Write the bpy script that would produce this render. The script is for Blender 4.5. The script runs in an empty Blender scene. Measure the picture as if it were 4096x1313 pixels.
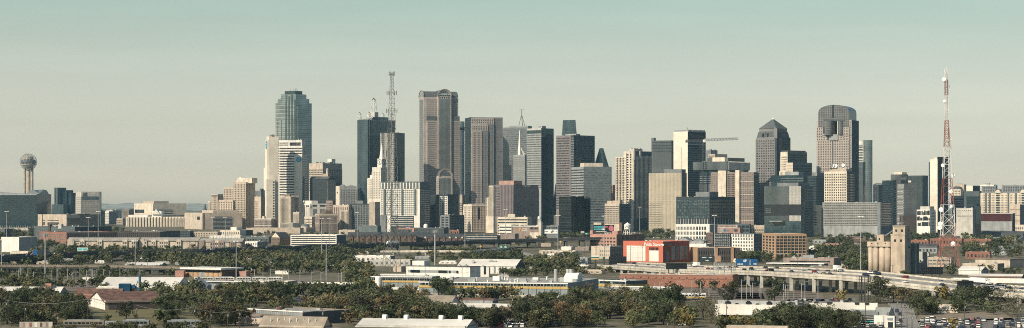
import bpy, math, random
from mathutils import Vector
R_ = random.Random(11)
S = bpy.context.scene
COL = S.collection
RAD = math.radians
# ------------------------------------------------------------------ survey: the photo's lens, used to place things at real depths
F, CX, HY, CH = 8000.0, 2048.0, 815.0, 60.0
def gz(Y):
 t = min(1, max(0, (Y - 2100) / 1300.0))
 return 12 * t * t * (3 - 2 * t)
def GY(py):                                   # depth at which the ground shows at image row py
 Y = 2000.0
 for _ in range(40):
  Y = 0.5 * Y + 0.5 * (CH - gz(Y)) * F / max(3.0, py - HY)
 return Y
def P(px, py, Y):
 return Vector(((px - CX) * Y / F, Y, CH - (py - HY) * Y / F))
def G(px, py):
 Y = GY(py)
 return Vector(((px - CX) * Y / F, Y, gz(Y)))
# ------------------------------------------------------------------ objects
def tag(o, label=None, cat=None, group=None, kind=None):
 if label: o['label'] = label
 if cat: o['category'] = cat
 if group: o['group'] = group
 if kind: o['kind'] = kind
 return o
def empty(name, loc, rz=0.0, label=None, cat=None, group=None):
 o = bpy.data.objects.new(name, None)
 COL.objects.link(o)
 o.location = loc
 o.rotation_euler = (0, 0, rz)
 o.empty_display_size = 1
 return tag(o, label, cat, group)
def link(name, me, parent=None, loc=(0, 0, 0), rz=0.0):
 o = bpy.data.objects.new(name, me)
 COL.objects.link(o)
 o.location = loc
 o.rotation_euler = (0, 0, rz)
 if parent: o.parent = parent
 return o
def copy_tree(o, parent=None):
 c = o.copy(); COL.objects.link(c); c.parent = parent
 for ch in list(o.children):
  copy_tree(ch, c)
 return c
class MB:
 def __init__(s):
  s.v, s.f, s.m, s.sm = [], [], [], set()
 def poly(s, pts, m=0):
  n = len(s.v); s.v += [tuple(p) for p in pts]
  s.f.append(tuple(range(n, n + len(pts)))); s.m.append(m)
 def box(s, x0, x1, y0, y1, z0, z1, m=0, mt=None, bottom=False):
  n = len(s.v)
  s.v += [(x0, y0, z0), (x1, y0, z0), (x1, y1, z0), (x0, y1, z0), (x0, y0, z1), (x1, y0, z1), (x1, y1, z1), (x0, y1, z1)]
  fs = [(0, 1, 5, 4), (1, 2, 6, 5), (2, 3, 7, 6), (3, 0, 4, 7), (4, 5, 6, 7)]
  ms = [m] * 4 + [m if mt is None else mt]
  if bottom: fs.append((3, 2, 1, 0)); ms.append(m)
  s.f += [tuple(n + i for i in q) for q in fs]; s.m += ms
  return s
 def prism(s, pts, z0, z1, m=0, mt=None, top=True):
  n = len(s.v); k = len(pts)
  s.v += [(p[0], p[1], z0) for p in pts] + [(p[0], p[1], z1) for p in pts]
  for i in range(k):
   j = (i + 1) % k
   s.f.append((n + i, n + j, n + k + j, n + k + i)); s.m.append(m)
  if top:
   s.f.append(tuple(range(n + k, n + 2 * k))); s.m.append(m if mt is None else mt)
  return s
 def extr(s, pts, axis, c0, c1, m=0, mc=None):
  # profile pts (a, z) swept along an axis: 'y' (a = x) or 'x' (a = y)
  n = len(s.v); k = len(pts)
  f = (lambda a, z, c: (a, c, z)) if axis == 'y' else (lambda a, z, c: (c, a, z))
  s.v += [f(a, z, c0) for a, z in pts] + [f(a, z, c1) for a, z in pts]
  for i in range(k):
   j = (i + 1) % k
   s.f.append((n + i, n + j, n + k + j, n + k + i)); s.m.append(m)
  mc = m if mc is None else mc
  s.f.append(tuple(range(n, n + k))); s.m.append(mc)
  s.f.append(tuple(range(n + k, n + 2 * k))); s.m.append(mc)
  return s
 def cyl(s, x, y, z0, z1, r0, r1=None, n=10, m=0, cap=True, sx=1, sy=1):
  r1 = r0 if r1 is None else r1
  b = len(s.v)
  for r, z in ((r0, z0), (r1, z1)):
   for i in range(n):
    a = 2 * math.pi * i / n
    s.v.append((x + r * sx * math.cos(a), y + r * sy * math.sin(a), z))
  for i in range(n):
   j = (i + 1) % n
   s.f.append((b + i, b + j, b + n + j, b + n + i)); s.m.append(m)
  if cap:
   s.f.append(tuple(b + n + i for i in range(n))); s.m.append(m)
   s.f.append(tuple(b + n - 1 - i for i in range(n))); s.m.append(m)
  return s
 def lathe(s, x, y, prof, n=16, m=0):
  for (r0, z0), (r1, z1) in zip(prof, prof[1:]):
   s.cyl(x, y, z0, z1, r0, r1, n, m, cap=False)
  return s
 def beam(s, p, q, w, m=0, w2=None):
  p, q = Vector(p), Vector(q)
  d = q - p
  if d.length < 1e-6: return s
  d.normalize()
  up = Vector((0, 0, 1)) if abs(d.z) < 0.95 else Vector((1, 0, 0))
  a = d.cross(up).normalized(); b = d.cross(a).normalized()
  n = len(s.v); w2 = w if w2 is None else w2
  for c, ww in ((p, w), (q, w2)):
   for i, j in ((-1, -1), (1, -1), (1, 1), (-1, 1)):
    s.v.append(tuple(c + a * (i * ww / 2) + b * (j * ww / 2)))
  for i in range(4):
   j = (i + 1) % 4
   s.f.append((n + i, n + j, n + 4 + j, n + 4 + i)); s.m.append(m)
  s.f.append((n + 3, n + 2, n + 1, n)); s.m.append(m)
  s.f.append((n + 4, n + 5, n + 6, n + 7)); s.m.append(m)
  return s
 def ball(s, x, y, z, r, m=0, nu=14, nv=8, sz=1.0):
  prof = [(max(0.02 * r, r * math.sin(math.pi * i / nv)), z - r * sz * math.cos(math.pi * i / nv)) for i in range(nv + 1)]
  return s.lathe(x, y, prof, nu, m)
 def mesh(s, name, mats, off=(0, 0, 0), smooth=False):
  me = bpy.data.meshes.new(name)
  v = s.v if not any(off) else [(a - off[0], b - off[1], c - off[2]) for a, b, c in s.v]
  me.from_pydata(v, [], s.f)
  for mm in (mats if isinstance(mats, (list, tuple)) else [mats]):
   me.materials.append(M[mm] if isinstance(mm, str) else mm)
  if any(s.m): me.polygons.foreach_set('material_index', s.m)
  if smooth: me.polygons.foreach_set('use_smooth', [True] * len(s.f))
  me.update()
  return me
 def build(s, name, mats, parent=None, loc=(0, 0, 0), off=(0, 0, 0), rz=0.0, smooth=False):
  return link(name, s.mesh(name, mats, off, smooth), parent, loc, rz)
# ------------------------------------------------------------------ materials
M = {}
def nodes(name):
 m = bpy.data.materials.new(name); m.use_nodes = True
 t = m.node_tree; b = t.nodes['Principled BSDF']
 return m, t, b
def N(t, typ, **kw):
 n = t.nodes.new(typ)
 for k, v in kw.items():
  if k in ('operation', 'blend_type', 'data_type', 'noise_dimensions', 'offset', 'squash', 'feature', 'distance', 'offset_frequency'): setattr(n, k, v)
 return n
def mixc(t, fac, a, b, mode='MIX'):
 n = t.nodes.new('ShaderNodeMix'); n.data_type = 'RGBA'; n.blend_type = mode
 for i, x in ((0, fac), (6, a), (7, b)):
  if isinstance(x, (int, float)): n.inputs[i].default_value = x
  elif isinstance(x, (tuple, list)): n.inputs[i].default_value = (*x[:3], 1)
  else: t.links.new(x, n.inputs[i])
 return n.outputs[2]
def ramp(t, x, lo, hi, a=0.0, b=1.0):
 n = t.nodes.new('ShaderNodeMapRange')
 t.links.new(x, n.inputs[0])
 for i, v in zip((1, 2, 3, 4), (lo, hi, a, b)): n.inputs[i].default_value = v
 return n.outputs[0]
def noise(t, vec, scale, detail=3.0, sx=1, sy=1, sz=1):
 mp = t.nodes.new('ShaderNodeMapping'); mp.inputs['Scale'].default_value = (sx, sy, sz)
 t.links.new(vec, mp.inputs[0])
 n = t.nodes.new('ShaderNodeTexNoise'); n.inputs['Scale'].default_value = scale; n.inputs['Detail'].default_value = detail
 t.links.new(mp.outputs[0], n.inputs['Vector'])
 return n.outputs['Fac']
def coords(t, kind='Object'):
 return t.nodes.new('ShaderNodeTexCoord').outputs[kind]
def face_uv(t):
 # (x + y, z): runs along whichever wall of the thing it is on
 o = coords(t)
 s = t.nodes.new('ShaderNodeSeparateXYZ'); t.links.new(o, s.inputs[0])
 a = t.nodes.new('ShaderNodeMath'); a.operation = 'ADD'; t.links.new(s.outputs[0], a.inputs[0]); t.links.new(s.outputs[1], a.inputs[1])
 c = t.nodes.new('ShaderNodeCombineXYZ'); t.links.new(a.outputs[0], c.inputs[0]); t.links.new(s.outputs[2], c.inputs[1])
 return c.outputs[0], o
def plain(name, col, rough=0.8, var=0.22, scale=0.12, streak=0.18, metal=0.0, spec=0.3):
 m, t, b = nodes(name)
 o = coords(t)
 f = ramp(t, noise(t, o, scale, 5), 0.3, 0.7, 1 - var, 1 + var * 0.6)
 k = ramp(t, noise(t, o, 1.0, 2, 0.35, 0.35, 0.02), 0.35, 0.7, 1 + streak * 0.3, 1 - streak)
 c = mixc(t, 1.0, col, f, 'MULTIPLY'); c = mixc(t, 1.0, c, k, 'MULTIPLY')
 t.links.new(c, b.inputs['Base Color'])
 b.inputs['Roughness'].default_value = rough; b.inputs['Metallic'].default_value = metal
 b.inputs['Specular IOR Level'].default_value = spec
 M[name] = m; return m
def panel(name, col, joint, pw=3.0, ph=4.0, lw=0.12, var=0.12, rough=0.75, metal=0.0, spec=0.3, soft=0.15):
 m, t, b = nodes(name)
 uv, o = face_uv(t)
 br = t.nodes.new('ShaderNodeTexBrick'); br.offset = 0.0
 t.links.new(uv, br.inputs['Vector'])
 for k, v in (('Scale', 1.0), ('Mortar Size', lw), ('Mortar Smooth', 0.1), ('Bias', 0.0), ('Brick Width', pw), ('Row Height', ph)): br.inputs[k].default_value = v
 br.inputs['Color1'].default_value = (*[c * (1 - var) for c in col], 1); br.inputs['Color2'].default_value = (*[min(1, c * (1 + var)) for c in col], 1)
 br.inputs['Mortar'].default_value = (*joint, 1)
 f = ramp(t, noise(t, o, 0.05, 4), 0.3, 0.7, 1 - soft, 1 + soft * 0.6)
 t.links.new(mixc(t, 1.0, br.outputs['Color'], f, 'MULTIPLY'), b.inputs['Base Color'])
 b.inputs['Roughness'].default_value = rough; b.inputs['Metallic'].default_value = metal; b.inputs['Specular IOR Level'].default_value = spec
 M[name] = m; return m
def glass(name, col, joint, pw=1.5, ph=3.9, lw=0.12, var=0.35, rough=0.05, metal=0.35, spec=0.6, wob=0.012):
 # curtain wall: panes of slightly different tone and tilt, so the reflection breaks up
 m = panel(name, col, joint, pw, ph, lw, var, rough, metal, spec, 0.3)
 t = m.node_tree; b = t.nodes['Principled BSDF']
 o = coords(t)
 bp = t.nodes.new('ShaderNodeBump'); bp.inputs['Strength'].default_value = 1.0; bp.inputs['Distance'].default_value = wob * 6
 t.links.new(noise(t, o, 0.12, 3), bp.inputs['Height']); t.links.new(bp.outputs[0], b.inputs['Normal'])
 return m
def winmat(name, dark, light, rough=0.07, spec=0.5, metal=0.0):
 m, t, b = nodes(name)
 g = t.nodes.new('ShaderNodeNewGeometry').outputs['Position']
 f = ramp(t, noise(t, g, 0.33, 1), 0.42, 0.66)
 t.links.new(mixc(t, f, dark, light), b.inputs['Base Color'])
 b.inputs['Roughness'].default_value = rough; b.inputs['Specular IOR Level'].default_value = spec; b.inputs['Metallic'].default_value = metal
 M[name] = m; return m
def tinted(name, rough=0.4, metal=0.0, coat=0.0, var=0.15):      # takes the object's own colour
 m, t, b = nodes(name)
 oi = t.nodes.new('ShaderNodeObjectInfo')
 f = ramp(t, noise(t, coords(t), 0.8, 3), 0.3, 0.7, 1 - var, 1 + var * 0.5)
 t.links.new(mixc(t, 1.0, oi.outputs['Color'], f, 'MULTIPLY'), b.inputs['Base Color'])
 b.inputs['Roughness'].default_value = rough; b.inputs['Metallic'].default_value = metal; b.inputs['Coat Weight'].default_value = coat
 M[name] = m; return m
def brick(name, col, mortar):
 return panel(name, col, mortar, 0.6, 0.25, 0.03, 0.25, 0.85, 0, 0.2, 0.22)
plain('cream', (0.66, 0.575, 0.455)); plain('white', (0.74, 0.7, 0.62), var=0.12); plain('white_stone', (0.62, 0.57, 0.48), var=0.12)
plain('offwhite', (0.5, 0.47, 0.41)); plain('tan', (0.48, 0.4, 0.315)); plain('tan_dark', (0.22, 0.18, 0.14)); plain('beige', (0.51, 0.435, 0.345))
plain('pinkstone', (0.28, 0.22, 0.185)); plain('pink', (0.38, 0.235, 0.19)); plain('rose', (0.2, 0.17, 0.168)); plain('grey', (0.19, 0.2, 0.2)); plain('lgrey', (0.31, 0.32, 0.31))
plain('dgrey', (0.085, 0.11, 0.115)); plain('charcoal', (0.032, 0.046, 0.052), rough=0.6); plain('black', (0.012, 0.014, 0.016), rough=0.5)
plain('greygreen', (0.13, 0.155, 0.15)); plain('slate', (0.09, 0.10, 0.10)); plain('concrete', (0.40, 0.36, 0.30), var=0.3, streak=0.35)
plain('silo_concrete', (0.48, 0.385, 0.29), var=0.25, streak=0.3); plain('lconcrete', (0.5, 0.46, 0.39), var=0.2, streak=0.3)
plain('roof_white', (0.64, 0.6, 0.53), var=0.2, streak=0.05, scale=0.06); plain('roof_tan', (0.30, 0.25, 0.19), var=0.3); plain('roof_grey', (0.20, 0.20, 0.19), var=0.3)
plain('roof_dark', (0.07, 0.07, 0.07), var=0.3); plain('roof_rust', (0.17, 0.095, 0.07), var=0.45, scale=0.25, streak=0.4); plain('roof_terra', (0.3, 0.16, 0.105), var=0.3)
plain('shingle', (0.065, 0.068, 0.07), var=0.35, scale=0.4); plain('roof_gravel', (0.36, 0.33, 0.28), var=0.25)
plain('metal', (0.35, 0.36, 0.36), rough=0.45, metal=0.3); plain('galv', (0.42, 0.42, 0.40), rough=0.5, metal=0.2); plain('steel_dark', (0.06, 0.062, 0.065), rough=0.5)
plain('tower_steel', (0.17, 0.165, 0.15), rough=0.6); plain('tower_red', (0.34, 0.12, 0.09), rough=0.6); plain('tower_white', (0.72, 0.68, 0.62), rough=0.6)
plain('orange_paint', (0.5, 0.135, 0.08), var=0.06, streak=0.05, rough=0.6); plain('orange_shade', (0.34, 0.085, 0.055), var=.08); plain('maroon', (0.065, 0.015, 0.016), var=0.1); plain('yellow', (0.55, 0.36, 0.11), var=0.1, streak=0.1)  # second orange puts the storage block's shaded right wall into the colour
plain('depot_grey', (0.25, 0.28, 0.28), var=0.12); plain('blue', (0.018, 0.10, 0.19), var=0.15); plain('blue_sign', (0.01, 0.085, 0.22), var=0.05, streak=0); plain('green_sign', (0.015, 0.13, 0.075), var=0.05)
plain('wood', (0.10, 0.075, 0.055)); plain('bark', (0.075, 0.06, 0.045)); plain('white_paint', (0.78, 0.76, 0.70), var=0.08, streak=0.1); plain('red_paint', (0.40, 0.03, 0.025), var=0.1)
plain('asphalt', (0.10, 0.097, 0.09), var=0.3); plain('road_conc', (0.27, 0.25, 0.215), var=0.2, scale=0.05, streak=0); plain('parapet', (0.56, 0.5, 0.41), var=0.2, streak=0.3)
plain('viaduct_shade', (0.06, 0.06, 0.058), var=0.3); plain('dirt', (0.27, 0.215, 0.15), var=0.3); plain('grass', (0.17, 0.145, 0.06), var=0.35, scale=0.08); plain('parking', (0.22, 0.20, 0.17), var=0.3)  # viaduct girder's shadow put into its dark colour
plain('teal_roof', (0.12, 0.20, 0.19), rough=0.5); plain('ballast', (0.20, 0.165, 0.125), var=0.4, scale=0.4); plain('rail', (0.16, 0.11, 0.08), rough=0.4, metal=0.5)
plain('sign_cyan', (0.10, 0.45, 0.48), var=0.05); plain('sign_pink', (0.58, 0.17, 0.2), var=0.05); plain('gold', (0.7, 0.42, 0.1), var=0.1)
plain('logo_blue', (0.02, 0.26, 0.42), var=0.05, streak=0); plain('balcony_teal', (0.1, 0.135, 0.135)); plain('tyre', (0.015, 0.015, 0.015)); plain('skin_tan', (0.45, 0.28, 0.18))
brick('brick_red', (0.26, 0.10, 0.065), (0.3, 0.2, 0.15)); brick('brick_tan', (0.42, 0.25, 0.14), (0.4, 0.3, 0.2)); brick('brick_pink', (0.42, 0.20, 0.15), (0.4, 0.28, 0.22)); brick('brick_brown', (0.14, 0.09, 0.07), (0.2, 0.14, 0.1)); brick('brick_dark', (0.075, 0.06, 0.055), (0.09, 0.08, 0.07))
panel('granite_pink', (0.38, 0.335, 0.3), (.25,.21,.185), 3, 3.9, 0.1); panel('granite_rose', (0.2, 0.19, 0.185), (0.16, 0.14, 0.13), 3, 3.9, 0.1)
panel('beige_panel', (0.42, 0.375, 0.28), (0.38, 0.32, 0.23), 3.2, 3.9, 0.14, 0.06); panel('cream_panel', (0.7, 0.63, 0.51), (0.58, 0.50, 0.39), 6, 4, 0.08, 0.05)
panel('metal_panel', (0.2, 0.225, 0.23), (0.16, 0.17, 0.17), 1.6, 3.9, 0.14, 0.15, 0.4, 0.3)
panel('corrugated', (0.50, 0.50, 0.47), (0.36, 0.36, 0.34), 0.8, 40, 0.12, 0.08, 0.5, 0.2); panel('white_siding', (0.66, 0.62, 0.55), (0.5, 0.47, 0.42), 2.2, 30, 0.1, 0.06)
glass('glass_boa', (0.20, 0.235, 0.25), (0.36, 0.39, 0.39), 60, 3.9, 0.42, 0.12, 0.06, 0.65); glass('glass_teal', (0.035, 0.062, 0.07), (0.07, 0.10, 0.105), 1.8, 3.9, 0.2, 0.4, metal=.25); glass('glass_dark', (0.024, 0.043, 0.05), (0.042, 0.064, 0.07), 2.4, 3.9, 0.25, 0.4, metal=0.0, spec=.4)
glass('glass_omni', (0.008, 0.024, 0.034), (0.014, 0.034, 0.045), 2.6, 3.5, 0.45, 0.5, metal=0.0, spec=.4); glass('glass_grey', (0.085, 0.095, 0.10), (0.15, 0.16, 0.158), 1.5, 3.9, 0.35, 0.25, metal=0.2)
glass('glass_comerica', (0.075, 0.09, 0.09), (0.17, 0.185, 0.17), 1.6, 2.2, 0.42, 0.2, metal=0.2); glass('glass_green', (0.13, 0.175, 0.19), (0.035, 0.06, 0.062), 2.5, 4, 0.2, 0.2, metal=0.5); glass('glass_pale', (0.20, 0.265, 0.275), (0.32, 0.37, 0.36), 1.5, 3.6, 0.3, 0.3, metal=0.5)
glass('glass_salazar', (0.008, 0.011, 0.012), (0.016, 0.022, 0.023), 60, 3.9, 0.3, 0.5, 0.04, 0.0, .5); glass('glass_blue', (0.032, 0.062, 0.074), (0.052, 0.084, 0.093), 1.6, 3.9, 0.3, 0.4, metal=.1); glass('glass_sky', (.085, .11, .115), (.14, .165, .165), 3.0, 3.9, .3, .35, metal=.25); panel('glass_arch', (.065, .07, .073), (.15, .148, .142), 3.2, 4.0, .5, .2, .3, 0, .5)
winmat('win', (0.022, 0.026, 0.028), (0.11, 0.12, 0.115)); winmat('win_grey', (0.09, 0.10, 0.105), (0.20, 0.21, 0.20)); winmat('win_teal', (0.035, 0.052, 0.055), (0.10, 0.135, 0.135)); winmat('win_black', (0.009, 0.015, 0.018), (0.03, 0.042, 0.046)); winmat('win_brown', (0.045, 0.042, 0.041), (0.11, 0.10, 0.095))
winmat('car_glass', (0.01, 0.012, 0.014), (0.03, 0.035, 0.04), 0.08, 0.8)
tinted('car_paint', 0.3, 0.1, 0.6, 0.05)
plain('wheel', (0.02, 0.02, 0.02), var=0.1)
# leaves: the thing's own colour, mottled clump by clump
def leafmat(name, k=1.0):
 m, t, b = nodes(name)
 oi = t.nodes.new('ShaderNodeObjectInfo'); o = coords(t)
 f = ramp(t, noise(t, o, 0.35, 3), 0.32, 0.68, 0.45, 1.5); f2 = ramp(t, noise(t, o, 2.2, 2), 0.35, 0.65, 0.6, 1.45)
 c = mixc(t, 1.0, oi.outputs['Color'], f, 'MULTIPLY'); c = mixc(t, 1.0, c, f2, 'MULTIPLY')
 t.links.new(c, b.inputs['Base Color']); b.inputs['Roughness'].default_value = 0.75; b.inputs['Specular IOR Level'].default_value = 0.15
 M[name] = m
leafmat('leaf')
# ------------------------------------------------------------------ lettering as flat mesh
def text_mesh(txt, size, mat, depth=0.05, bold=0.0, align='CENTER', shear=0.0, space=1.0):
 cu = bpy.data.curves.new('lettering', 'FONT'); cu.body = txt; cu.size = size; cu.extrude = depth; cu.offset = bold; cu.align_x = align; cu.align_y = 'CENTER'; cu.shear = shear; cu.space_character = space
 cu.resolution_u = 3
 o = bpy.data.objects.new('lettering', cu); COL.objects.link(o)
 bpy.context.view_layer.update()
 me = bpy.data.meshes.new_from_object(o.evaluated_get(bpy.context.evaluated_depsgraph_get()))
 bpy.data.objects.remove(o); bpy.data.curves.remove(cu)
 me.materials.clear(); me.materials.append(M[mat]); me.name = 'lettering'
 return me
def lettering(parent, txt, size, mat, loc, face='F', bold=0.0, name='lettering', **kw):
 o = link(name, text_mesh(txt, size, mat, bold=bold, **kw), parent, loc)
 o.rotation_euler = (RAD(90), 0, {'F': 0, 'R': RAD(90), 'L': RAD(-90)}[face])
 return o
# ------------------------------------------------------------------ buildings
BL = []
class B:
 """A building. Local x runs along its left (sunny) face towards the near corner, local y along its right face."""
 def __init__(s, name, label, xl, xe, xr, top, Y=None, a=40, base=None, D=25, cat='building', group=None, build=True):
  s.Y = Y = Y or GY(base)
  s.g = gz(Y); s.flat = xe is None
  if s.flat:
   b = math.atan(((xl + xr) / 2 - CX) / F) if a == 40 else RAD(a); s.a = b
   x0, x1 = (xl - CX) * Y / F, (xr - CX) * Y / F
   te = (xr - CX) / F; tl = (xl - CX) / F
   xe_w = te * Y
   s.L = (xe_w - tl * Y) / (math.cos(b) + tl * math.sin(b)); s.R = D
   s.xe, s.te = xr, te
  else:
   te, tl, tr = (xe - CX) / F, (xl - CX) / F, (xr - CX) / F
   s.a = b = RAD(a) + math.atan(te)
   s.L = (te - tl) * Y / (math.cos(b) + tl * math.sin(b)); s.R = (tr - te) * Y / (math.sin(b) - tr * math.cos(b))
   s.xe, s.te = xe, te
  s.H = s.z(top)
  xe_w = s.te * Y; ca, sa = math.cos(s.a), math.sin(s.a)
  # left corner (local origin) in the world, then the footprint's centre
  ox, oy = xe_w - s.L * ca, Y + s.L * sa
  s.off = (s.L / 2, s.R / 2, 0)
  cx, cy = ox + ca * s.L / 2 + sa * s.R / 2, oy - sa * s.L / 2 + ca * s.R / 2
  s.root = empty(name, (cx, cy, s.g), -s.a, label, cat, group)
  BL.append(s); s.o = (ox, oy, ca, sa)
 def z(s, py): return CH - (py - HY) * s.Y / F - s.g
 def u(s, px):                                     # image column -> local x on the left face
  t = (px - CX) / F
  return s.L - (s.te - t) * s.Y / (math.cos(s.a) + t * math.sin(s.a))
 def v(s, px):                                     # image column -> local y on the right face
  t = (px - CX) / F
  return (t - s.te) * s.Y / (math.sin(s.a) - t * math.cos(s.a))
 def add(s, mb, name, mats, smooth=False): return mb.build(name, mats, s.root, off=s.off, smooth=smooth)
 def loc(s, x, y, z): return (x - s.off[0], y - s.off[1], z)
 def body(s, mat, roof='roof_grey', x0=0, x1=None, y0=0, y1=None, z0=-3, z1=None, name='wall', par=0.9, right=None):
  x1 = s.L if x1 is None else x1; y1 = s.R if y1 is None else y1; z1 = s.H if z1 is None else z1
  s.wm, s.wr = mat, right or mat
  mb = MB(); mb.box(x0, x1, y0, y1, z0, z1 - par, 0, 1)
  if right: mb.m[1] = 2  # right wall often a darker material, shade put into its colour
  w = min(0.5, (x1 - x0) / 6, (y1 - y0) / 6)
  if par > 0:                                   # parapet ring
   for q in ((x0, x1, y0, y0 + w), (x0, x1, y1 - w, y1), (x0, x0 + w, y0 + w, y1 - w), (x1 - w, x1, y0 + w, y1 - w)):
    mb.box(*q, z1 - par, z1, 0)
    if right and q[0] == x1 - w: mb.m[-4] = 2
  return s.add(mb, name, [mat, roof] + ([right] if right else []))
 def _face(s, face, a0, a1, z0, z1, d, x1, y0):
  if face == 'F': return [(a0, y0 - d, z0), (a1, y0 - d, z0), (a1, y0 - d, z1), (a0, y0 - d, z1)]
  if face == 'R': return [(x1 + d, a0, z0), (x1 + d, a1, z0), (x1 + d, a1, z1), (x1 + d, a0, z1)]
  return [(x1 - d, a1, z0), (x1 - d, a0, z0), (x1 - d, a0, z1), (x1 - d, a1, z1)]
 def rng(s, face, u, x1, y0):
  W = s.L if face == 'F' else s.R
  return u if u else (0.02 * W, 0.98 * W)
 def rows(s, face, zt, zb, n=None, fh=3.9, frac=0.5, cols=0, cf=0.6, m='win', u=None, x1=None, y0=0, d=0.14, name=None, indiv=False):
  """window bands (one object a floor), or rows of separate panes"""
  x1 = (s.L if face == 'R' else 0) if x1 is None else x1
  a0, a1 = s.rng(face, u, x1, y0)
  n = n or max(1, round((zt - zb) / fh)); fh = (zt - zb) / n
  name = name or 'window_band'
  h = fh * frac
  if indiv:
   pw = (a1 - a0) / cols; w = pw * cf
   spots = [(a0 + (c + 0.5) * pw, zt - fh * (r + 1) + (fh - h) / 2) for r in range(n) for c in range(cols)]
   mb = MB(); q = s._face(face, -w / 2, w / 2, 0, h, 0, 0, 0); mb.poly(q, 0)
   fr = 0.12
   for aa, bb, cc, dd in ((-w / 2 - fr, w / 2 + fr, h, h + fr), (-w / 2 - fr, w / 2 + fr, -fr * 1.6, 0)):
    mb.poly(s._face(face, aa, bb, cc, dd, 0.1, 0, 0), 1)
   mb.poly(s._face(face, -0.06, 0.06, 0, h, 0.05, 0, 0), 1)
   me = mb.mesh('window', [m, 'lgrey'])
   big = spots[:max(0, 96 - s.__dict__.setdefault('nw', 0))]; s.nw += len(big)
   for aa, zz in big:
    p = (aa, y0 - d, zz) if face == 'F' else (x1 + (d if face == 'R' else -d), aa, zz)
    link('window', me, s.root, s.loc(*p))
   rest = spots[len(big):]
   if rest:
    mb = MB()
    for aa, zz in rest: mb.poly(s._face(face, aa - w / 2, aa + w / 2, zz, zz + h, d, x1, y0))
    tag(s.add(mb, 'windows', m), kind='stuff')
   return
  mb = MB()
  mb.poly(s._face(face, a0, a1, 0, h, d, x1, y0))
  if cols:                                      # piers standing between the panes
   pw = (a1 - a0) / cols; w = pw * (1 - cf)
   s.cols(face, zt, zb, cols + 1, w / pw * 0.999, getattr(s, 'wm', 'lgrey') if face == 'F' else getattr(s, 'wr', 'lgrey'), (a0 - pw / 2, a1 + pw / 2), x1, y0, rib=0.3)
  me = mb.mesh(name, m, s.off)
  for r in range(n):
   link(name, me, s.root, (0, 0, zt - fh * (r + 1) + (fh - h) / 2))
 def cols(s, face, zt, zb, n, frac=0.5, m='win', u=None, x1=None, y0=0, d=0.14, name='window_strip', rib=0.0):
  """tall window strips, or with rib > 0 piers standing that far off the wall"""
  x1 = (s.L if face == 'R' else 0) if x1 is None else x1
  a0, a1 = s.rng(face, u, x1, y0)
  pw = (a1 - a0) / n; w = pw * frac
  mb = MB()
  if rib:
   if face == 'F': mb.box(-w / 2, w / 2, y0 - rib, y0, zb, zt)
   elif face == 'R': mb.box(x1, x1 + rib, -w / 2, w / 2, zb, zt)
   else: mb.box(x1 - rib, x1, -w / 2, w / 2, zb, zt)
   name = 'pier' if name == 'window_strip' else name
  else: mb.poly(s._face(face, -w / 2, w / 2, zb, zt, d, x1, y0))
  me = mb.mesh(name, m, s.off)
  for i in range(n):
   k = a0 + (i + 0.5) * pw
   link(name, me, s.root, (k, 0, 0) if face == 'F' else (0, k, 0))
 def panelq(s, face, a0, a1, z0, z1, m, x1=None, y0=0, d=0.14, name='glass_panel'):
  x1 = (s.L if face == 'R' else 0) if x1 is None else x1
  mb = MB(); mb.poly(s._face(face, a0, a1, z0, z1, d, x1, y0)); return s.add(mb, name, m)
 def box(s, name, m, x0, x1, y0, y1, z0, z1, roof=None):
  mb = MB(); mb.box(x0, x1, y0, y1, z0, z1, 0, 1 if roof else 0, True); return s.add(mb, name, [m] + ([roof] if roof else []))
 def plant(s, n=6, z=None, x0=None, x1=None, y0=None, y1=None, seed=None, size=3.0, mats=('lgrey', 'galv', 'offwhite')):
  """rooftop machinery, each unit a part"""
  r = random.Random(seed if seed is not None else hash((round(s.L, 2), round(s.R, 2))) & 0xffff)
  z = s.H - 0.9 if z is None else z
  x0 = 0.1 * s.L if x0 is None else x0; x1 = 0.9 * s.L if x1 is None else x1; y0 = 0.1 * s.R if y0 is None else y0; y1 = 0.9 * s.R if y1 is None else y1
  for i in range(n):
   w, dd, h = size * r.uniform(0.5, 1.5), size * r.uniform(0.5, 1.2), size * r.uniform(0.35, 0.9)
   x, y = r.uniform(x0, max(x0, x1 - w)), r.uniform(y0, max(y0, y1 - dd))
   mb = MB(); mb.box(x, x + w, y, y + dd, z, z + h); k = r.random()
   if k < 0.5: mb.cyl(x + w / 2, y + dd / 2, z + h, z + h + 0.35 * size * 0.4, 0.3 * min(w, dd), n=8, m=1)
   if k > 0.75: mb.box(x + w * 0.2, x + w * 0.5, y + dd * 0.2, y + dd * 0.8, z + h, z + h * 1.4, 1)
   s.add(mb, 'roof_unit', [r.choice(mats), 'metal'])
# ------------------------------------------------------------------ camera, sky, sun, haze
cam = bpy.data.cameras.new('camera'); co = bpy.data.objects.new('camera', cam); COL.objects.link(co); S.camera = co
co.location = (0, 0, CH); co.rotation_euler = (RAD(90), 0, 0)
cam.sensor_width = 36; cam.lens = 36 * F / 4096; cam.shift_y = (HY - 656.5) / 4096; cam.clip_end = 60000; cam.clip_start = 5
SUN_EL, SUN_PHI = RAD(34), RAD(47)
sd = Vector((-math.sin(SUN_PHI) * math.cos(SUN_EL), -math.cos(SUN_PHI) * math.cos(SUN_EL), math.sin(SUN_EL)))
sl = bpy.data.lights.new('sun', 'SUN'); sl.energy = 5.0; sl.angle = RAD(0.5); sl.color = (1.0, 0.90, 0.74)
so = bpy.data.objects.new('sun', sl); COL.objects.link(so); so.rotation_euler = sd.to_track_quat('Z', 'Y').to_euler(); so.location = (-300, -300, 600)
W = bpy.data.worlds.new('World'); S.world = W; W.use_nodes = True
wt = W.node_tree; bg = wt.nodes['Background']
sky = wt.nodes.new('ShaderNodeTexSky'); sky.sky_type = 'NISHITA'; sky.sun_disc = False; sky.sun_elevation = SUN_EL; sky.sun_rotation = RAD(230)
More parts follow.
